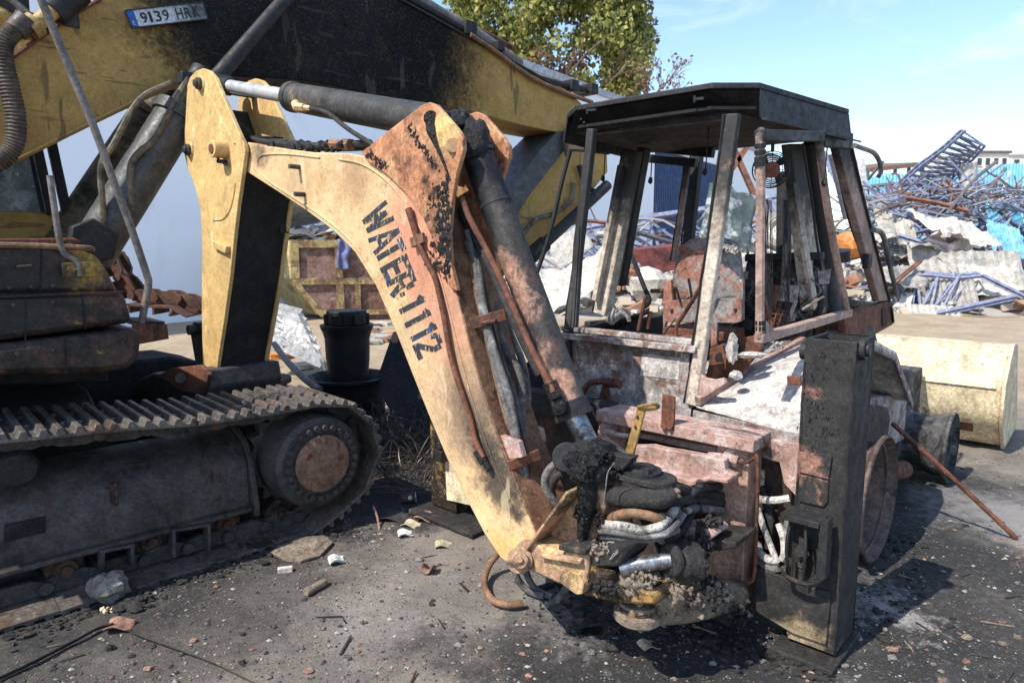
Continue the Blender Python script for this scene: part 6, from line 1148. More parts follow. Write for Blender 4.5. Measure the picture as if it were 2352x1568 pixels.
for k in range(22):
    p = sk_(rnd.uniform(.15, 2.6), rnd.uniform(.2, 1.5), 1.72); q = p + V((rnd.uniform(-.5, .5), rnd.uniform(-.2, .2), rnd.uniform(.08, .4)))
    one('scrap_bar', rnd.choice(('grey_steel', 'rust_steel', 'galv', 'red_paint', 'rust_steel')), lambda m: m.bar(p, q, rnd.uniform(.02, .07), rnd.uniform(.02, .08)), 'short scrap bar sticking out of the loaded skip', 'scrap', 'scrap bars in the skip')
for k in range(14):
    p = sk_(rnd.uniform(.2, 2.6), rnd.uniform(.1, 1.2), 1.74 + rnd.uniform(0, .16)); one('scrap_lump', rnd.choice(('sheet_white', 'grey_steel', 'orange_paint', 'teal_paint', 'sheet_grey')), lambda m: m.lump(p, (rnd.uniform(.08, .25), .12, rnd.uniform(.04, .12)), k, 8, .6), 'crumpled scrap lump heaped in the loaded skip', 'scrap', 'scrap lumps in the skip', smooth=0)
def trousers(s, w, ln, sd): return lambda m: m.grid(lambda a, b: sk_(s + w * (a - .5) * (1 - .15 * b) + .03 * math.sin(b * 5 + sd), -.10 - .035 * math.sin(a * 9 + sd) - .02 * math.sin(b * 11 + a * 4), SH + .02 - ln * b), 14, 12)
one('work_trousers', 'cloth_blue', trousers(1.06, .30, .66, 1), 'faded blue work trousers leg hanging over the skip rim', 'trousers', solid=.02, smooth=60)
one('cloth_rag', 'cloth_blue', trousers(1.50, .24, .36, 3), 'short blue rag hanging over the skip rim beside the trousers', 'rag', solid=.02, smooth=60)
# ---------------------------------------------------------------- louvred panel, drum in a wheel tub, black plate, cords
lv0, lv1, lv2, lv3 = P(585, 695, 9.4), P(690, 722, 9.0), P(742, 832, 8.4), P(585, 765, 8.6)
lou = thing('louvred_panel', V((lv3.x + .3, lv3.y, 0)), 'galvanised louvred metal panel lying tilted before the skip', 'panel')
for k in range(6):
    t_ = k / 5; a = lv0.lerp(lv3, t_); b = lv1.lerp(lv2, t_); m = MB(); m.bar(a, b, .16, .012, V((0, .5, .8))); m.build('slat', 'galv', lou)
for t_ in (0, .45, 1): m = MB(); m.bar(lv0.lerp(lv1, t_), lv3.lerp(lv2, t_) - Z * .02, .06, .05); m.build('frame_bar', 'galv', lou)
m = MB(); m.tube([lv2, lv2 - Z * .25 + V((.05, 0, 0)), V((lv2.x - .15, lv2.y - .2, .03))], .03, 6, 2); m.build('leg', 'galv', lou)
tc = G(785, 990); tc.z = 0; tc.y += .32
m = MB(); m.lathe(tc, Z, [(0, .20), (0, .36), (.02, .385), (.04, .36), (.07, .33), (.36, .33), (.40, .355), (.43, .385), (.45, .385), (.455, .36), (.42, .335), (.38, .31), (.1, .30), (.08, .001)], 48); tag(m.build('wheel_tub', 'burnt_plastic', None), 'burnt black wheel rim lying flat like a tub beside the track', 'wheel rim')
drum = thing('plastic_drum', tc + Z * .08, 'black plastic drum with ribbed screw cap standing in the wheel rim', 'drum')
m = MB(); m.lathe(tc, Z, [(.085, .001), (.085, .165), (.3, .17), (.62, .20), (.80, .205), (.86, .22), (.90, .24), (.93, .245), (.935, .225), (.93, .001)], 40); m.build('body', 'burnt_plastic', drum)
m = MB(); cp_ = []
for i in range(48):
    a = 2 * math.pi * i / 48; r = .186 if i % 2 else .178; cp_.append(tc + V((math.cos(a) * r, math.sin(a) * r, .932)))
m.prism(cp_, Z * .13); cap = m.build('cap', 'burnt_plastic', drum, bevel=.01)
for i in range(6):
    a = i * math.pi / 3 + .3; m = MB(); m.box(tc + V((math.cos(a) * .185, math.sin(a) * .185, .985)), (V((math.cos(a), math.sin(a), 0)), V((-math.sin(a), math.cos(a), 0)), Z), (.02, .05, .045)); m.build('cap_lug', 'burnt_plastic', cap, bevel=.006)
one('steel_plate', 'soot_matte', lambda m: m.prism([P(u, v, y) for u, v, y in ((903, 762, 6.6), (925, 775, 6.4), (1005, 960, 5.9), (1010, 1010, 5.5), (905, 960, 5.7), (862, 880, 6.1))], V((.03, .06, 0))), 'black sooty steel plate leaning behind the lettered boom', 'plate')
m = MB(); rnd = random.Random(21)
for _ in range(420):
    c = G(rnd.uniform(850, 1010), rnd.uniform(965, 1120)); a = rnd.uniform(0, 6.28); r = rnd.uniform(.12, .4); h = rnd.uniform(.02, .28); ph = rnd.uniform(.8, 2.2)
    m.tube([c + V((r * math.cos(a + ph * k / 4), r * .8 * math.sin(a + ph * k / 4), .01 + h * math.sin(math.pi * k / 4) + rnd.uniform(0, .03))) for k in range(5)], .0028, 3, 3)
plain('cord_steel', (.10, .085, .07), .5, .4)
tag(m.build('steel_cords', 'cord_steel', None), 'tangle of thin burnt steel tyre cords on the ground', 'tyre cords', kind='stuff')
for k in range(10):
    c = G(rnd.uniform(900, 1000), rnd.uniform(985, 1080)); 
# loose rusty track chain behind the excavator
chain = thing('track_chain', P(360, 760, 6.8), 'loose rust-red track chain looped behind the excavator', 'track chain')
cpt = catmull([P(u, v, 6.6) for u, v in ((250, 585), (268, 630), (290, 672), (330, 683), (385, 683), (430, 690), (458, 712))], 6); lens = [0]
for i in range(1, len(cpt)): lens.append(lens[-1] + (cpt[i] - cpt[i - 1]).length)
def at_len(s):
    i = max(j for j in range(len(lens)) if lens[j] <= s + 1e-9); i = min(i, len(cpt) - 2); return cpt[i].lerp(cpt[i + 1], (s - lens[i]) / max(1e-6, lens[i + 1] - lens[i]))
nl = int(lens[-1] / .2); burnt('chain_rust', (.13, .065, .045), spots=(((.08, .04, .03), 9, .5, .64, .8),), rough=.8, bump=.3)
for k in range(nl):
    a, b = at_len(lens[-1] * k / nl), at_len(lens[-1] * (k + 1) / nl); d = (b - a).normalized(); up = V((0, -1, 0)).cross(d).normalized(); up = up if up.z > 0 else -up; m = MB()
    for o_ in (0, .16): m.prism([a + d * x + up * y + V((0, o_, 0)) for x, y in ((-.02, .03), (.05, .065), (.16, .065), (.22, .03), (.2, -.05), (.12, -.06), (.0, -.05))], V((0, .04, 0)))
    m.cyl(a + V((0, -.03, 0)), a + V((0, .23, 0)), .035, n=12); m.bar(a + d * .1 - up * .075 - V((0, .15, 0)), a + d * .1 - up * .075 + V((0, .4, 0)), .19, .02, d); m.bar(a + d * .05 - up * .08, a + d * .05 - up * .15, .02, .3, d); m.build('chain_link', 'chain_rust', chain)
rc = P(600, 870, 5.6); rc.z = 0
m = MB(); m.lathe(rc, Z, [(0, .001), (0, .26), (.18, .26), (.2, .33), (.3, .33), (.32, .2), (.5, .2), (.52, .24), (.56, .24), (.57, .12), (.57, .001)], 24); tag(m.build('rusty_idler', 'chain_rust', None), 'rust-brown idler wheel lying flat behind the track', 'idler wheel')
one('bent_pipe', 'pipe_grey', lambda m: m.tube([P(630, 790, 6.8), P(660, 830, 6.3), P(700, 870, 5.9), P(735, 895, 5.7)], .03, 8, 4), 'grey bent pipe on the ground beside the plastic drum', 'pipe')
# litter below the skip
LT = ('teal_paint', 'sheet_white', 'sheet_grey', 'orange_paint', 'rust_steel')
for k in range(26):
    p = G(rnd.uniform(845, 915), rnd.uniform(742, 792)) if k < 16 else G(rnd.uniform(600, 700), rnd.uniform(790, 850)); s = rnd.uniform(.06, .22)
    one('litter', rnd.choice(LT), lambda m: m.lump(p + Z * .03, (s * 1.4, s, s * .35), k + 60, 7, .6), 'scrap of litter on the sandy ground before the skip', 'litter', 'litter before the skip', smooth=0)
# ---------------------------------------------------------------- rubble of the collapsed halls
def Q(x, y, Y): return P(1952 + .2933 * x, 287 + .2933 * y, Y)
def QC(x, y, Y): return P(1206 + .4395 * x, 143 + .4395 * y, Y)                 # seen through the cab
def truss(name, a0, a1, b0, b1, n, mat, label, w=.09, group=None):
    t = thing(name, (a0 + a1 + b0 + b1) / 4, label, 'steel truss', group)
    w *= .75; dv = V((.12, .5, .1)) * max(.5, (a0 - b0).length * .35)
    for p, q in ((a0, a1), (b0, b1), (a0 + dv, a1 + dv), (b0 + dv, b1 + dv)): m = MB(); m.tube([p, p.lerp(q, .35) + V((0, 0, .05)), p.lerp(q, .7) - V((0, 0, .04)), q], w * .6, 4, 2); m.build('chord', mat, t, smooth=0)
    for k in range(n + 1):
        p = a0.lerp(a1, k / n); r = b0.lerp(b1, k / n); m = MB(); m.bar(p + dv, r, w * .45, w * .45); m.build('brace', mat, t); m = MB(); m.bar(p, p + dv, w * .5, w * .5); m.build('brace', mat, t)
    for k in range(n):
        p = a0.lerp(a1, k / n); q = b0.lerp(b1, (k + 1) / n); r = b0.lerp(b1, k / n)
        m = MB(); m.bar(p, q, w * .6, w * .6); m.build('brace', mat, t); m = MB(); m.bar(p, r, w * .55, w * .55); m.build('brace', mat, t)
    return t
truss('leaning_truss', Q(400, 470, 22), Q(905, 45, 20.5), Q(760, 470, 22.5), Q(1058, 165, 21), 11, 'blue_steel', 'tall blue lattice truss leaning up out of the rubble against the sky', .11)
truss('leaning_truss', Q(330, 520, 23.5), Q(740, 190, 23), Q(560, 560, 23.2), Q(900, 330, 22.6), 8, 'blue_steel', 'second blue truss slumped beneath the leaning lattice truss', .09)
truss('slumped_truss', Q(480, 380, 23), Q(900, 610, 22), Q(420, 520, 23), Q(820, 720, 22), 8, 'blue_steel', 'blue truss slumping down to the right under the leaning lattice', .09)
truss('slumped_truss', Q(180, 600, 21.5), Q(620, 420, 22), Q(220, 740, 21.5), Q(660, 540, 22), 8, 'blue_steel', 'blue truss rising toward the leaning lattice from the white pillar', .09)
truss('slumped_truss', Q(800, 300, 23), Q(1010, 640, 22), Q(900, 270, 23), Q(1090, 600, 22), 8, 'grey_steel', 'dark narrow truss hanging beside the white column', .08)
truss('flat_truss', Q(140, 490, 25), Q(760, 450, 24), Q(150, 590, 25), Q(760, 580, 24), 7, 'grey_steel', 'dark flat roof truss lying level behind the rubble heap', .1)
truss('flat_truss', Q(1000, 472, 25), Q(1420, 492, 26), Q(1000, 588, 25), Q(1420, 602, 26), 5, 'grey_steel', 'thin dark truss before the light blue roof', .07)
truss('floor_truss', Q(360, 1195, 16.5), Q(1030, 1180, 16), Q(420, 1430, 16.3), Q(700, 1490, 15.6), 4, 'blue_steel', 'blue and rusty arched truss lying on the sand', .1)
truss('cab_view_truss', QC(-40, 940, 17), QC(1420, 680, 18.5), QC(60, 1140, 16.6), QC(1500, 880, 18), 9, 'blue_steel', 'long blue truss lying across the rubble behind the burnt cab', .13)
sg = thing('concrete_column', Q(920, 820, 21), 'white flaking column standing behind the leaning lattice truss', 'column'); m = MB(); m.cyl(Q(930, 760, 21.2), Q(930, 300, 21.2), .24, .22, n=14); m.build('shaft', 'sheet_white', sg)
m = MB(); m.cyl(Q(700, 800, 21), Q(715, 470, 21), .3, .28, n=10); tag(m.build('burnt_column', 'grey_steel', None), 'dark scorched column stump amid the blue trusses', 'column')
# long individual beams
BM = [((380, 870, 18), (960, 1045, 17), .16, 'blue_steel', 'long blue beam slanting down in front of the pink tub'), ((300, 640, 19), (540, 810, 18.5), .12, 'blue_steel', 'blue beam sloping over the pale sheets'), ((750, 430, 20), (950, 770, 19.5), .13, 'rust_steel', 'rust-brown beam sloping down beside the white column'),
      ((740, 450, 20), (470, 680, 19.5), .12, 'rust_steel', 'rust-brown beam sloping away from the column stump'), ((470, 680, 19.5), (540, 790, 19), .12, 'rust_steel', 'short rusty beam end bent toward the pale sheets'), ((450, 860, 18.5), (850, 770, 18.5), .12, 'blue_steel', 'blue beam lying level above the pink tub'),
      ((1020, 830, 19), (1270, 690, 19), .12, 'blue_steel', 'blue beam sloping up toward the light blue sheets'), ((1030, 1180, 16), (1364, 1345, 15.5), .13, 'blue_steel', 'blue beam bending down to the sand'), ((680, 1480, 15.5), (1300, 1345, 15), .14, 'blue_steel', 'blue rail lying flat on the sand'),
      ((100, 440, 22), (320, 640, 21), .1, 'blue_steel', 'blue beam leaning near the white pillar'), ((140, 430, 22.5), (262, 285, 22.5), .1, 'grey_steel', 'dark bar jutting above the blue roof beside the mirror arm'), ((285, 455, 20), (325, 700, 20), .14, 'blue_steel', 'upright blue post beside the dark flat truss'),
      ((1180, 950, 17), (1160, 1060, 17), .14, 'blue_steel', 'short blue post standing in the rubble'), ((340, 1240, 16), (560, 1060, 16.5), .11, 'rust_steel', 'rusty strut beside the grab handle')]
for a, b, w, mt, lb_ in BM:
    one('steel_beam', mt, lambda m: (m.bar(Q(*a), Q(*b), w, w * .12, V((.2, .3, 1))), m.bar(Q(*a), Q(*b), w * .12, w, V((.2, .3, 1)))), lb_, 'beam')
RB = [((1080, 430, 15), (1200, 700, 15), 'rust_steel', 'red-brown frame bar slanting behind the cab fan'), ((1080, 560, 15), (1160, 440, 15), 'rust_steel', 'short red-brown bar crossing the slanting frame bar'), ((1600, 480, 17), (1680, 820, 17), 'grey_steel', 'dark bar leaning in the gap beside the cab pillar'), ((1560, 470, 18), (1760, 900, 17), 'blue_steel', 'blue bar leaning beyond the front cab pillar')]
for a, b, mt, lb_ in RB: one('steel_beam', mt, lambda m: m.bar(QC(*a), QC(*b), .14, .1), lb_, 'beam')
# loose bars and sheets, told apart only by where they lie
rnd = random.Random(33)
for k in range(70):
    if k < 42: a = Q(rnd.uniform(150, 1364), rnd.uniform(560, 1000), rnd.uniform(18, 24)); ln = rnd.uniform(.8, 3.2)
    else: a = QC(rnd.uniform(0, 1750), rnd.uniform(820, 1080), rnd.uniform(16, 21)); ln = rnd.uniform(.7, 2.0)
    an = rnd.uniform(-1.2, 1.2); b = a + V((math.cos(an) * ln, rnd.uniform(-.5, .5), math.sin(an) * ln * .7)); b.z = max(.1, b.z); a.z = max(.1, a.z)
    bm_ = rnd.choice(('blue_steel', 'blue_steel', 'rust_steel', 'grey_steel', 'blue_steel')); wh_ = 'in the heap under the leaning lattice truss' if k < 42 else 'in the rubble behind the burnt cab'
    one('bent_bar', bm_, lambda m: m.tube([a, a.lerp(b, .5) + V((0, 0, rnd.uniform(-.2, .2))), b], rnd.uniform(.03, .06), 4, 3), {'blue_steel': 'bent blue steel bar ', 'rust_steel': 'bent rust-brown steel bar ', 'grey_steel': 'bent dark grey steel bar '}[bm_] + wh_, 'steel bar', 'bent bars in the rubble', smooth=0)
for k in range(46):
    c = Q(rnd.uniform(150, 1300), rnd.uniform(780, 1400), rnd.uniform(16.2, 20)) if k < 26 else QC(rnd.uniform(0, 1800), rnd.uniform(900, 1150), rnd.uniform(15.5, 19)); c.z = max(.25, c.z)
    s = rnd.uniform(.3, .9); a = rnd.uniform(-.5, .5); sm_ = rnd.choice(('sheet_white', 'sheet_white', 'sheet_grey', 'sheet_grey', 'galv')); cr_ = rnd.choice((0, .06)); wh_ = 'in the heap beside the arched truss' if k < 26 else 'in the rubble behind the burnt cab'
    sheet('crumpled_sheet', sm_, c, V((math.cos(a), rnd.uniform(-.4, .4), math.sin(a) * .6)) * s, V((rnd.uniform(-.2, .2), .5, rnd.uniform(-.2, .5))) * s * .8, 'crumpled ' + ('ribbed ' if cr_ else 'smooth ') + {'sheet_white': 'off-white sheet ', 'sheet_grey': 'grey sheet ', 'galv': 'dull galvanised sheet '}[sm_] + wh_, 'metal sheet', 'crumpled sheets in the rubble', corr=cr_, bend=.22, seed=k)
LS = [('sheet_grey', (470, 1085, 17.2), (1364, 1150, 16.2), .55, 'long ribbed grey cladding sheet above the arched truss'), ('sheet_white', (620, 1190, 16.9), (1300, 1230, 16), .42, 'dented pale cladding sheet under the long grey one'), ('sheet_grey', (520, 1290, 16.4), (1000, 1330, 15.8), .40, 'folded grey sheet resting on the sand below the cladding'), ('sheet_white', (200, 760, 19), (520, 880, 18), .5, 'pale sheet sloping beside the front pillar'),
      ('sheet_grey', (180, 640, 20), (400, 800, 19), .5, 'grey sheet sloping from the white pillar'), ('sheet_aqua', (1060, 640, 20), (1330, 880, 19), .4, 'light blue sheet sliding down the heap'), ('sheet_aqua', (1090, 850, 18.5), (1364, 940, 18), .5, 'broad light blue sheet low in the rubble'), ('sheet_aqua', (1260, 700, 19.5), (1420, 800, 19), .4, 'light blue sheet at the edge of the dark hall'), ('sheet_white', (370, 1460, 15.8), (880, 1490, 15.3), .22, 'white strip lying on the sand')]
for mt, a, b, w, lb_ in LS:
    p, q = Q(*a), Q(*b); sheet('cladding_sheet', mt, (p + q) / 2, (q - p) / 2, V((.1, .55, .8)).normalized() * w, lb_, seed=a[0], corr=.05, bend=.05, n=22)
p, q = QC(90, 1230, 12.5), QC(500, 1020, 12.5); sheet('cladding_sheet', 'sheet_white', (p + q) / 2, (q - p) / 2, V((-.15, .45, .22)), 'cream ribbed sheet propped up behind the cab beside the seat', seed=3, corr=.06, bend=.05, n=10)
p, q = QC(150, 1030, 14), QC(330, 900, 14); sheet('cladding_sheet', 'sheet_grey', (p + q) / 2, (q - p) / 2, V((-.1, .3, .25)), 'grey torn sheet behind the slim dark cab post', seed=6, corr=.0, bend=.2, n=10)
p, q = QC(945, 760, 13.5), QC(1190, 860, 13.5); sheet('crushed_panel', 'sheet_green', (p + q) / 2, (q - p) / 2, V((.2, .4, .55)), 'crushed dark green panel with white flakes behind the cab seat', seed=14, bend=.3, n=12)
rb_ = QC(690, 1040, 13); one('steel_trough', 'red_paint', lambda m: (m.prism([rb_ + V(x) for x in ((-.55, 0, .2), (.5, 0, .3), (.5, 0, -.1), (-.1, 0, -.3))], V((.1, .5, .05)))), 'dark red open steel trough behind the cab seat', 'trough')
tb = Q(800, 920, 17.5); tub = thing('plastic_tub', tb - Z * .8, 'pale pink open tub tipped in the rubble holding debris', 'tub')
c1, c2, c3, c4 = Q(612, 893, 17.6), Q(790, 945, 17), Q(982, 832, 17.6), Q(740, 812, 18.4); e1, e2, e3 = Q(640, 985, 17.6), Q(785, 1035, 17.1), Q(945, 1030, 17.6)
for nm, qd in (('wall_panel', (c1, c2, e2, e1)), ('wall_panel', (c2, c3, e3, e2)), ('base', (e1, e2, e3, c4 - Z * .9)), ('wall_panel', (c3, c4, c4 - Z * .9, e3)), ('wall_panel', (c4, c1, e1, c4 - Z * .9))): m = MB(); m.add(list(qd), [[0, 1, 2, 3]]); m.build(nm, 'tub_pink', tub, solid=.05, smooth=0)
for p, q in ((c1, c2), (c2, c3), (c3, c4), (c4, c1)): m = MB(); m.bar(p, q, .1, .07); m.build('rim', 'tub_pink', tub)
for x, y, s in ((820, 890, .3), (880, 880, .25), (780, 880, .22)): one('debris_lump', 'concrete', lambda m: m.lump(Q(x, y, 17.9), (s, s, s * .8), x, 8, .6), 'broken lump lying inside the pink tub', 'debris', 'lumps in the pink tub', smooth=0)
# tyre of a wrecked truck
ty = QC(1345, 880, 12.5); whl = thing('truck_wheel', ty - Z * .38, 'dusty truck wheel with cream rim lying on its side behind the cab', 'wheel'); an_ = V((-.35, -.85, .3)).normalized()
m = MB(); m.lathe(ty, an_, [(-.14, .23), (-.14, .33), (-.10, .375), (.08, .375), (.12, .34), (.13, .24), (.10, .23)], 40); m.build('tyre', 'tyre_rubber', whl)
m = MB(); m.lathe(ty, an_, [(.11, .235), (.115, .215), (.06, .20), (.03, .17), (.03, .10), (.06, .08), (.07, .001)], 32); m.build('rim', 'wheel_cream', whl)
r1, r2 = perp(an_)
for i in range(8): a = i * math.pi / 4; p = ty + an_ * .03 + (r1 * math.cos(a) + r2 * math.sin(a)) * .135; m = MB(); m.cyl(p, p + an_ * .03, .015, n=6); m.build('wheel_nut', 'wheel_cream', whl)
for x, y, s, mt, lb_, ct in ((1080, 1090, .3, 'sheet_grey', 'grey tarpaulin bundle behind the cab seat', 'tarpaulin'), (540, 1110, .22, 'rust_steel', 'rusty engine lump behind the cab levers', 'engine'), (640, 1160, .35, 'sheet_white', 'white box-like appliance behind the cab levers', 'appliance'), (1700, 950, .28, 'orange_paint', 'orange casing in the rubble beside the cab pillar', 'casing')):
    one(ct.replace(' ', '_'), mt, lambda m: m.lump(QC(x, y, 11.5), (s, s, s * .8), x, 10, .45), lb_, ct, smooth=0)
# fine tangle of thin twisted bars, beyond counting
m = MB()
for k in range(750):
    if k < 620:
        zx = rnd.uniform(130, 1400); a = Q(zx, (540 - 60 * math.exp(-((zx - 800) / 260) ** 2)) + abs(rnd.gauss(0, 200)), rnd.uniform(18.5, 25))
    else: a = QC(rnd.uniform(-60, 1800), 860 + abs(rnd.gauss(0, 110)), rnd.uniform(16.5, 21))
    a.z = max(.1, a.z); ln = rnd.uniform(.3, 1.9); an = rnd.gauss(0, .8); b = a + V((math.cos(an) * ln * rnd.choice((-1, 1)), rnd.uniform(-.4, .4), math.sin(an) * ln * .6)); b.z = max(.08, b.z)
    m.tube([a, a.lerp(b, .5) + V((0, 0, rnd.gauss(0, .08))), b], rnd.uniform(.012, .035), 3, 2)
def mk_tangle():
    t = NT('tangle_mix'); isl = t.n.new('ShaderNodeNewGeometry').outputs['Random Per Island']; c = (.20, .225, .33)
    for i, k in enumerate(((.08, .08, .095), (.27, .29, .36), (.17, .10, .07), (.17, .19, .28), (.38, .37, .35), (.06, .06, .07), (.20, .25, .33))): c = t.mix(t.ramp(isl, (i + 1) / 8, (i + 1.01) / 8), c, k)
    t.put(t.b.inputs['Base Color'], c); t.b.inputs['Roughness'].default_value = .7
mk_tangle(); tag(m.build('twisted_bars', 'tangle_mix', None, smooth=0), 'tangle of thin twisted bars over the rubble heap', 'steel bars', kind='stuff')
# the heap itself: too many pieces to count
m = MB(); mnd = lambda x, y: max(0., 1 - ((x - 9) / 12) ** 2) * max(0., 1 - ((y - 21) / 5.5) ** 2)
for _ in range(2600):
    x, y = rnd.uniform(-1.5, 21), rnd.uniform(15.6, 27); h = mnd(x, y) * 1.9 * (.7 + .6 * mnoise.noise(V((x * .5, y * .5, 0))))
    if h <= .03: continue
    s = rnd.uniform(.06, .32); c = V((x, y, h * rnd.uniform(.6, 1.02) + .05)); d = V((rnd.gauss(0, 1), rnd.gauss(0, 1), rnd.gauss(0, .5))).normalized(); r, q = perp(d)
    m.box(c, (r, q, d), (s * rnd.uniform(.1, .6), s * rnd.uniform(.05, .5), s * rnd.uniform(.5, 1.6)))
m.grid(lambda s, t: V((-2 + 24 * s, 15.3 + 12 * t, mnd(-2 + 24 * s, 15.3 + 12 * t) * 1.6 * (.7 + .6 * mnoise.noise(V(((-2 + 24 * s) * .5, (15.3 + 12 * t) * .5, 0)))) - .05)), 60, 30)
def mk_rub():
    t = NT('rubble_mix'); isl = t.n.new('ShaderNodeNewGeometry').outputs['Random Per Island']; c = (.40, .34, .27)
    for i, k in enumerate(((.55, .52, .47), (.10, .09, .09), (.16, .18, .36), (.45, .38, .30), (.27, .13, .08), (.60, .58, .55), (.30, .29, .28), (.40, .33, .25))): c = t.mix(t.ramp(isl, (i + 1) / 9, (i + 1.01) / 9), c, k)
    c = t.mix(t.ramp(t.noise(3, 5, .7), .4, .7, 0, .6), c, (.38, .31, .22)); t.put(t.b.inputs['Base Color'], c); t.b.inputs['Roughness'].default_value = .9
mk_rub(); tag(m.build('rubble', 'rubble_mix', None, smooth=0), 'heap of broken bricks, sheet and sand from the collapsed halls', 'rubble', kind='stuff')
# ---------------------------------------------------------------- pillar, collapsed blue roof, far buildings
one('wall_pillar', 'stucco', lambda m: m.prism([Q(x, y, 24) for x, y in ((60, 270), (118, 262), (150, 640), (70, 640))], V((.2, .7, 0))), 'bright white wall pillar standing beyond the front cab pillar', 'pillar')
shed = thing('collapsed_shed', P(2200, 560, 36), 'collapsed hall with light blue ribbed roof sloping to the ground', 'hall')
r0, r1_, r2_, r3 = P(1990, 412, 44), P(2460, 372, 48), P(2460, 575, 34), P(1990, 545, 33)
for k in range(16):
    a, b = k / 16, (k + 1) / 16 - .002; m = MB()
    def f_(s, t):
        x = a + (b - a) * s; p = r0.lerp(r1_, x).lerp(r3.lerp(r2_, x), t); return p + Z * (.12 * (1 if int(s * 8) % 2 else 0) + .35 * mnoise.noise(V((x * 5, t * 3, 0))))
    m.grid(f_, 8, 8); m.build('roof_panel', 'sheet_aqua', shed, smooth=0, solid=.02)
for k in range(4): p = r3.lerp(r2_, (k + .5) / 4); m = MB(); m.bar(V((p.x, p.y + .4, 0)), p + V((0, .4, 0)), .2, .2); m.build('column', 'grey_steel', shed)
def house(name, px0, px1, ytop, Y, label, storeys, nwin, roofmat=None, dep=10):
    a, b = P(px0, ytop, Y), P(px1, ytop, Y); H = a.z; t = thing(name, V(((a.x + b.x) / 2, Y + dep / 2, 0)), label, 'building'); w = b.x - a.x
    m = MB(); m.prism([V((a.x, Y, 0)), V((b.x, Y, 0)), V((b.x, Y, H)), V((a.x, Y, H))], V((0, dep, 0))); m.build('wall', 'stucco', t, smooth=0)
    m = MB(); m.prism([V((a.x - .4, Y - .4, H)), V((b.x + .4, Y - .4, H)), V((b.x + .4, Y - .4, H + .5)), V((a.x - .4, Y - .4, H + .5))], V((0, dep + .8, 0))); m.build('roof', roofmat or 'stucco', t, smooth=0)
    for s in range(storeys):
        z = H - 1.0 - s * 3.1
        for k in range(nwin):
            x = a.x + w * (k + .5) / nwin; m = MB(); m.box(V((x, Y - .02, z - .8)), (V((1, 0, 0)), V((0, 1, 0)), Z), (w / nwin * .24, .05, .75)); wd = m.build('window', 'window_dark', t, smooth=0)
            m = MB(); m.box(V((x, Y - .1, z - 1.62)), (V((1, 0, 0)), V((0, 1, 0)), Z), (w / nwin * .28, .12, .06)); m.build('sill', 'stucco', wd, smooth=0)
        m = MB(); m.box(V(((a.x + b.x) / 2 + w * .15, Y - .6, z - 2.0)), (V((1, 0, 0)), V((0, 1, 0)), Z), (w * .22, .6, .5)); m.build('balcony', 'stucco', t, smooth=0)
house('apartment_house', 2242, 2318, 352, 150, 'white apartment house with brown roof edge above the blue roof', 4, 4, 'tile_brown')
house('apartment_house', 2325, 2420, 356, 160, 'wide flat-roofed white apartment house beside the brown-edged one', 4, 4)
house('apartment_house', 2170, 2236, 362, 170, 'narrow white apartment house beyond the leaning lattice truss', 4, 3)
ph = thing('open_pavilion', P(2055, 560, 58), 'low open hall with brown roof beyond the light blue roof', 'hall'); A, B_ = P(1998, 386, 60), P(2125, 372, 60)
m = MB(); m.prism([A, B_, B_ - Z * .35, A - Z * .35], V((0, 8, .8))); m.build('roof', 'tile_brown', ph, smooth=0)
for k in range(5): p = A.lerp(B_, k / 4); m = MB(); m.bar(V((p.x, 60.3, 0)), V((p.x, 60.3, p.z - .3)), .22, .22); m.build('column', 'teal_paint', ph)
m = MB(); m.prism([V((A.x, 63, 0)), V((B_.x, 63, 0)), V((B_.x, 63, 6)), V((A.x, 63, 6))], V((0, .3, 0))); m.build('wall', 'stucco', ph, smooth=0)
# ================================================================== things on the ground near the camera
burnt('rock_mat', (.20, .185, .16), spots=(((.10, .095, .09), 14, .5, .64, .8), ((.32, .25, .14), 9, .58, .68, .6)), rough=.9, bump=.8, bscale=40, bd=.01)
burnt('strap_mat', (.045, .04, .036), spots=(((.2, .16, .12), 30, .6, .68, .7),), rough=.8, bump=.4)
burnt('tin_rust', (.30, .17, .12), spots=(((.14, .08, .06), 12, .5, .62, .7),), rough=.7, bump=.3)
plain('wood_grey', (.22, .18, .13), .9, 0, .5, 60); plain('brick_pale', (.62, .52, .46), .9, 0, .4, 60); plain('paper_white', (.62, .62, .60), .8, 0, .2, 40); plain('card_tan', (.42, .36, .24), .9, 0, .3, 40); plain('cup_brown', (.06, .04, .035), .6); plain('foam_cream', (.62, .50, .30), .9, 0, .5, 60); plain('nut_blue', (.25, .34, .42), .4, .6)
GZ = lambda u, v: (lambda p: V((p.x, p.y, ground_z(p.x, p.y))))(G(u, v))
one('rock', 'rock_mat', lambda m: m.lump(GZ(250, 1368) + Z * .055, (.088, .07, .075), 17, 16, .45, 1.6), 'fist-shaped grey rock leaning against the track shoes', 'rock', smooth=25)
one('timber_offcut', 'wood_grey', lambda m: m.cyl(GZ(702, 1365) + Z * .018, GZ(748, 1340) + Z * .018, .021, .019, n=10), 'short round grey timber offcut on the bare dirt', 'timber', bevel=.003)
one('brick_fragment', 'brick_pale', lambda m: m.box(GZ(655, 1308) + Z * .012, (V((.95, .3, 0)).normalized(), V((-.3, .95, 0)).normalized(), Z), (.036, .014, .014)), 'small white and orange brick fragment near the timber offcut', 'brick', bevel=.002)
one('flat_board', 'mud', lambda m: m.add([GZ(u, v) + Z * z for u, v, z in ((622, 1268, .012), (640, 1256, .02), (690, 1240, .03), (745, 1238, .028), (764, 1250, .016), (735, 1276, .01), (690, 1290, .008), (650, 1284, .008))], [list(range(8))]), 'tan board lying half in shade beside the sprocket', 'board', solid=.012, smooth=0)
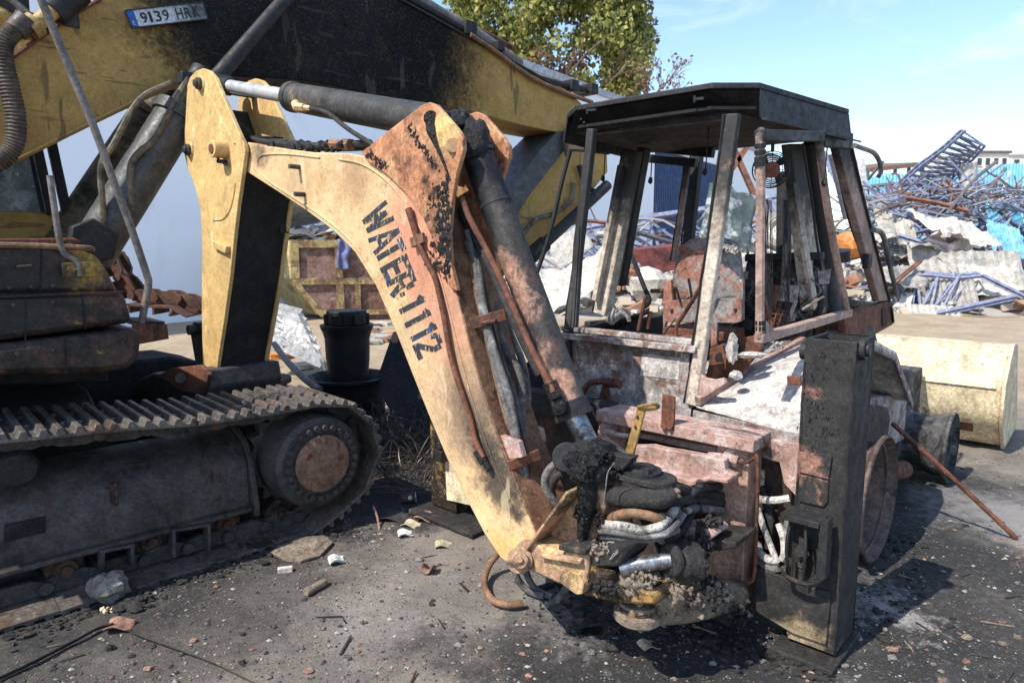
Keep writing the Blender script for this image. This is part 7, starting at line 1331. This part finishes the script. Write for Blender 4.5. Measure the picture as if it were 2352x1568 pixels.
def curl(u, v, s, a, h): 
    c = GZ(u, v)
    return lambda m: m.grid(lambda p, q: c + V((math.cos(a), math.sin(a), 0)) * (p - .5) * s + V((-math.sin(a), math.cos(a), 0)) * (s * .45 * math.sin((q - .5) * 2.4)) + Z * (.006 + h * (math.cos((q - .5) * 2.4) * -1 + 1) + .01 * math.sin(p * 5)), 8, 8)
for u, v, s, a, h, mt, lb_ in ((985, 1310, .075, 1.2, .05, 'tin_rust', 'curled rust-brown tin scrap casting a shadow on the dirt'), (980, 1190, .12, -.5, .05, 'tin_rust', 'torn rust-brown sheet flap near the foot pad'), (944, 1203, .10, -.3, .015, 'card_tan', 'crumpled yellowish packet near the rust-brown flap'), (932, 1226, .085, .3, .03, 'paper_white', 'white curled scrap beside the yellowish packet'),
                               (775, 1288, .085, .5, .04, 'paper_white', 'torn white foil scrap by the sprocket'), (905, 1185, .16, -.15, .03, 'strap_mat', 'long charred strip behind the yellowish packet'), (275, 1441, .105, .2, .03, 'tin_rust', 'brown leaf-shaped tin scrap at the joint of the straps'), (1020, 1250, .10, .1, .012, 'card_tan', 'flat weathered board scrap before the foot pad'), (1490, 1480, .08, .4, .01, 'card_tan', 'tan clod of dried mud below the swing arm')):
    one('scrap', mt, curl(u, v, s, a, h), lb_, 'scrap', solid=.003, smooth=50)
cup = GZ(938, 1150); ca = V((.93, .25, .05)).normalized(); cpth = thing('paper_cup', cup, 'brown paper cup with pale round badge lying in the shade', 'cup')
m = MB(); m.lathe(cup + Z * .034 - ca * .045, ca, [(0, .001), (0, .024), (.09, .034), (.091, .031), (.004, .021), (.004, .001)], 24); cb = m.build('cup_body', 'cup_brown', cpth); m = MB(); nn_ = V((.2, -.93, .3)).normalized(); m.lathe(cup + Z * .036 + ca * .01 + nn_ * .0305, nn_, [(0, .001), (.0, .014), (.0015, .014), (.0015, .001)], 18); m.build('badge', 'paper_white', cb)
m = MB(); m.lathe(cup + Z * .034 - ca * .045, ca, [(.0895, .0345), (.092, .0358), (.0935, .034), (.0905, .0325)], 24); m.build('rim', 'paper_white', cpth)
nt = GZ(370, 1318); one('hex_nut', 'nut_blue', lambda m: m.lathe(nt + Z * .006, Z, [(0, .009), (0, .018), (.014, .018), (.014, .009), (0, .009)], 6), 'bluish hex nut lying on a track shoe edge', 'nut', smooth=0)
# straps
def ribbon(pts, w, lift): 
    P_ = catmull([GZ(u, v) + Z * z for u, v, z in pts], 6)
    def f_(m):
        n = len(P_); vs = []
        for i in range(n):
            d = (P_[min(i + 1, n - 1)] - P_[max(i - 1, 0)]); d.z = 0; s = d.normalized().cross(Z) * w * .5 + Z * w * .7; vs += [P_[i], P_[i] + s]
        m.add(vs, [[2 * i, 2 * i + 2, 2 * i + 3, 2 * i + 1] for i in range(n - 1)])
    return f_
one('rubber_strap', 'strap_mat', ribbon([(-60, 1582, .004), (0, 1556, .004), (80, 1516, .006), (160, 1474, .006), (225, 1446, .01), (262, 1438, .012)], .03, 0), 'dark flat strap standing on edge toward the brown tin scrap', 'strap', solid=.005, smooth=50)
one('metal_strip', 'strap_mat', ribbon([(300, 1452, .01), (330, 1470, .02), (400, 1494, .012), (480, 1520, .01), (560, 1552, .006), (640, 1592, .004)], .018, 0), 'thin metal strip running from the brown tin scrap', 'strip', solid=.004, smooth=50)
for u, v, s, sd in ((300, 1388, .05, 1), (330, 1376, .04, 2), (272, 1398, .04, 3), (315, 1400, .03, 4)): one('char_clod', 'mud_tar', lambda m: m.lump(GZ(u, v) + Z * .01, (s, s * .8, s * .4), sd, 14, .7, 3.), 'black char clod beside the grey rock', 'clod', 'char clods beside the rock')
for k in range(9): one('foam_crumb', 'foam_cream', lambda m: m.lump(GZ(246 + random.uniform(-14, 14), 1404 + random.uniform(-14, 12)) + Z * .008, (random.uniform(.006, .014),) * 3, k, 8, .5), 'cream foam crumb beside the black char clods', 'crumb', 'foam crumbs')
one('iron_stake', 'tin_rust', lambda m: m.tube([GZ(872, 1212), GZ(866, 1195) + Z * .05, GZ(858, 1190) + Z * .10], .007, 6, 3), 'small rusty stake stuck upright in the dirt by the sprocket', 'stake')
one('leaning_rod', 'rust_plate', lambda m: m.tube([GZ(2334, 1236) + Z * .008, GZ(2334, 1236).lerp(S(2050, 972, .13), .5) + V((0, 0, .01)), S(2050, 972, .13)], .0145, 8, 3), 'long rusty rod leaning from the ground onto the loader side', 'rod')
# puddle of oil
t = NT('oil'); t.put(t.b.inputs['Base Color'], (.012, .010, .008)); t.b.inputs['Roughness'].default_value = .12
one('oil_puddle', 'oil', lambda m: m.add([GZ(1375 + 52 * math.cos(a) * (1 + .3 * math.sin(3 * a)), 1443 + 13 * math.sin(a) * (1 + .3 * math.cos(2 * a))) + Z * .004 for a in [k * math.pi / 10 for k in range(20)]], [list(range(20))]), 'small dark oil puddle under the swing arm', 'puddle', smooth=0)
# countable stones and twigs
rnd = random.Random(77); STM = ('rock_mat', 'mud', 'rock_mat', 'mud_tar', 'mud', 'mud_tar', 'tin_rust')
def opn(u, v): return (v > 1190 and 850 < u < 1130) or (v > 1290 + (850 - u) * .28 and u < 1130) or v > 1470 or (u > 1980 and v > 1200)
n = 0
while n < 110:
    u, v = rnd.uniform(20, 2340), rnd.uniform(1190, 1560)
    if not opn(u, v): continue
    s = rnd.choice((.005, .006, .008, .010, .012, .016)) * rnd.uniform(.8, 1.2); n += 1
    sm_ = rnd.choice(STM); wh_ = 'between the track and the lettered boom' if u < 1130 else ('beside the rear wheel and stabiliser leg' if u > 1950 else 'before the swing arm')
    one('stone', sm_, lambda m: m.lump(GZ(u, v) + Z * s * .4, (s * 1.3, s, s * .75), n, 8, .5), {'rock_mat': 'small grey stone on the dirt ', 'mud': 'small tan clod on the dirt ', 'mud_tar': 'small black clod on the dirt ', 'tin_rust': 'small reddish stone on the dirt '}[sm_] + wh_, 'stone', 'loose stones on the dirt', smooth=25)
n = 0
while n < 22:
    u, v = rnd.uniform(20, 2340), rnd.uniform(1200, 1560)
    if not opn(u, v): continue
    a = rnd.uniform(0, 3.14); l = rnd.uniform(.02, .07); p = GZ(u, v) + Z * .006; n += 1; d = V((math.cos(a) * l, math.sin(a) * l, rnd.uniform(-.003, .008)))
    one('splinter', rnd.choice(('wood_grey', 'strap_mat', 'strap_mat', 'mud_tar')), lambda m: m.bar(p - d, p + d, rnd.uniform(.004, .011), rnd.uniform(.003, .006)), 'small splinter lying on the sooty dirt', 'splinter', 'splinters on the dirt', smooth=0)
# clods of ash and char gathered against the machines, beyond counting
m = MB()
for k in range(1500):
    q = rnd.random()
    if q < .35: t_ = rnd.random(); c = T0.lerp(T1, t_ * 1.05) + EN * abs(rnd.gauss(0, .07)) + EN * .02
    elif q < .75: c = bl(rnd.uniform(-.9, .05), -.1 - abs(rnd.gauss(0, .22)), 0)
    elif q < .9: c = bl(rnd.uniform(0, .4), -.12 - abs(rnd.gauss(0, .07)), 0)
    else: c = bl(rnd.uniform(.25, .5), rnd.uniform(.2, 1.6), 0)
    s = min(.024, .004 * math.exp(abs(rnd.gauss(0, .7)))); m.lump(V((c.x, c.y, ground_z(c.x, c.y) + s * .3)), (s * rnd.uniform(.9, 1.6), s, s * .7), k % 97, 7, .7)
tag(m.build('ash_clods', 'mud_tar', None, smooth=40), 'small clods of ash and char heaped against the machines', 'clods', kind='stuff')
# grit: beyond counting
m = MB(); OCT = [V((1, 0, 0)), V((-1, 0, 0)), V((0, 1, 0)), V((0, -1, 0)), V((0, 0, 1)), V((0, 0, -.4))]; OF = [[0, 2, 4], [2, 1, 4], [1, 3, 4], [3, 0, 4], [2, 0, 5], [1, 2, 5], [3, 1, 5], [0, 3, 5]]
for k in range(42000):
    if k % 3: x, y = rnd.uniform(-3.2, 4.4), rnd.uniform(1.35, 5.6)
    else: p = G(rnd.uniform(-20, 2372), rnd.uniform(1180, 1580)); x, y = p.x, p.y
    dn = mnoise.noise(V((x * 1.6, y * 1.6, 3)))
    if rnd.random() > .55 + dn: continue
    s = min(.015, .0019 * math.exp(abs(rnd.gauss(0, .75)))); a = rnd.uniform(0, 6.28); ca_, sa_ = math.cos(a), math.sin(a); z = ground_z(x, y)
    m.add([V((x, y, z + s * .25)) + V((ca_ * q.x * 1.3 - sa_ * q.y, sa_ * q.x * 1.3 + ca_ * q.y, q.z * .7)) * (s * rnd.uniform(.6, 1.2)) for q in OCT], OF)
def mk_grit():
    t = NT('grit_mix'); isl = t.n.new('ShaderNodeNewGeometry').outputs['Random Per Island']; c = (.05, .048, .045)
    for i, k in enumerate(((.09, .085, .08), (.03, .03, .03), (.16, .14, .12), (.06, .055, .05), (.22, .20, .17), (.035, .033, .03), (.30, .28, .25), (.17, .09, .06))): c = t.mix(t.ramp(isl, (i + 1) / 9, (i + 1.01) / 9), c, k)
    t.put(t.b.inputs['Base Color'], c); t.b.inputs['Roughness'].default_value = .9
mk_grit(); me_ = MB(); me_.v, me_.f = m.v, m.f
def fast_build(mb, name, mat):
    me = bpy.data.meshes.new(name); me.from_pydata(mb.v, [], mb.f); me.materials.append(M[mat]); o = bpy.data.objects.new(name, me); COL.objects.link(o); return o
tag(fast_build(me_, 'grit', 'grit_mix'), 'fine grit and char flakes scattered over the dirt', 'grit', kind='stuff')
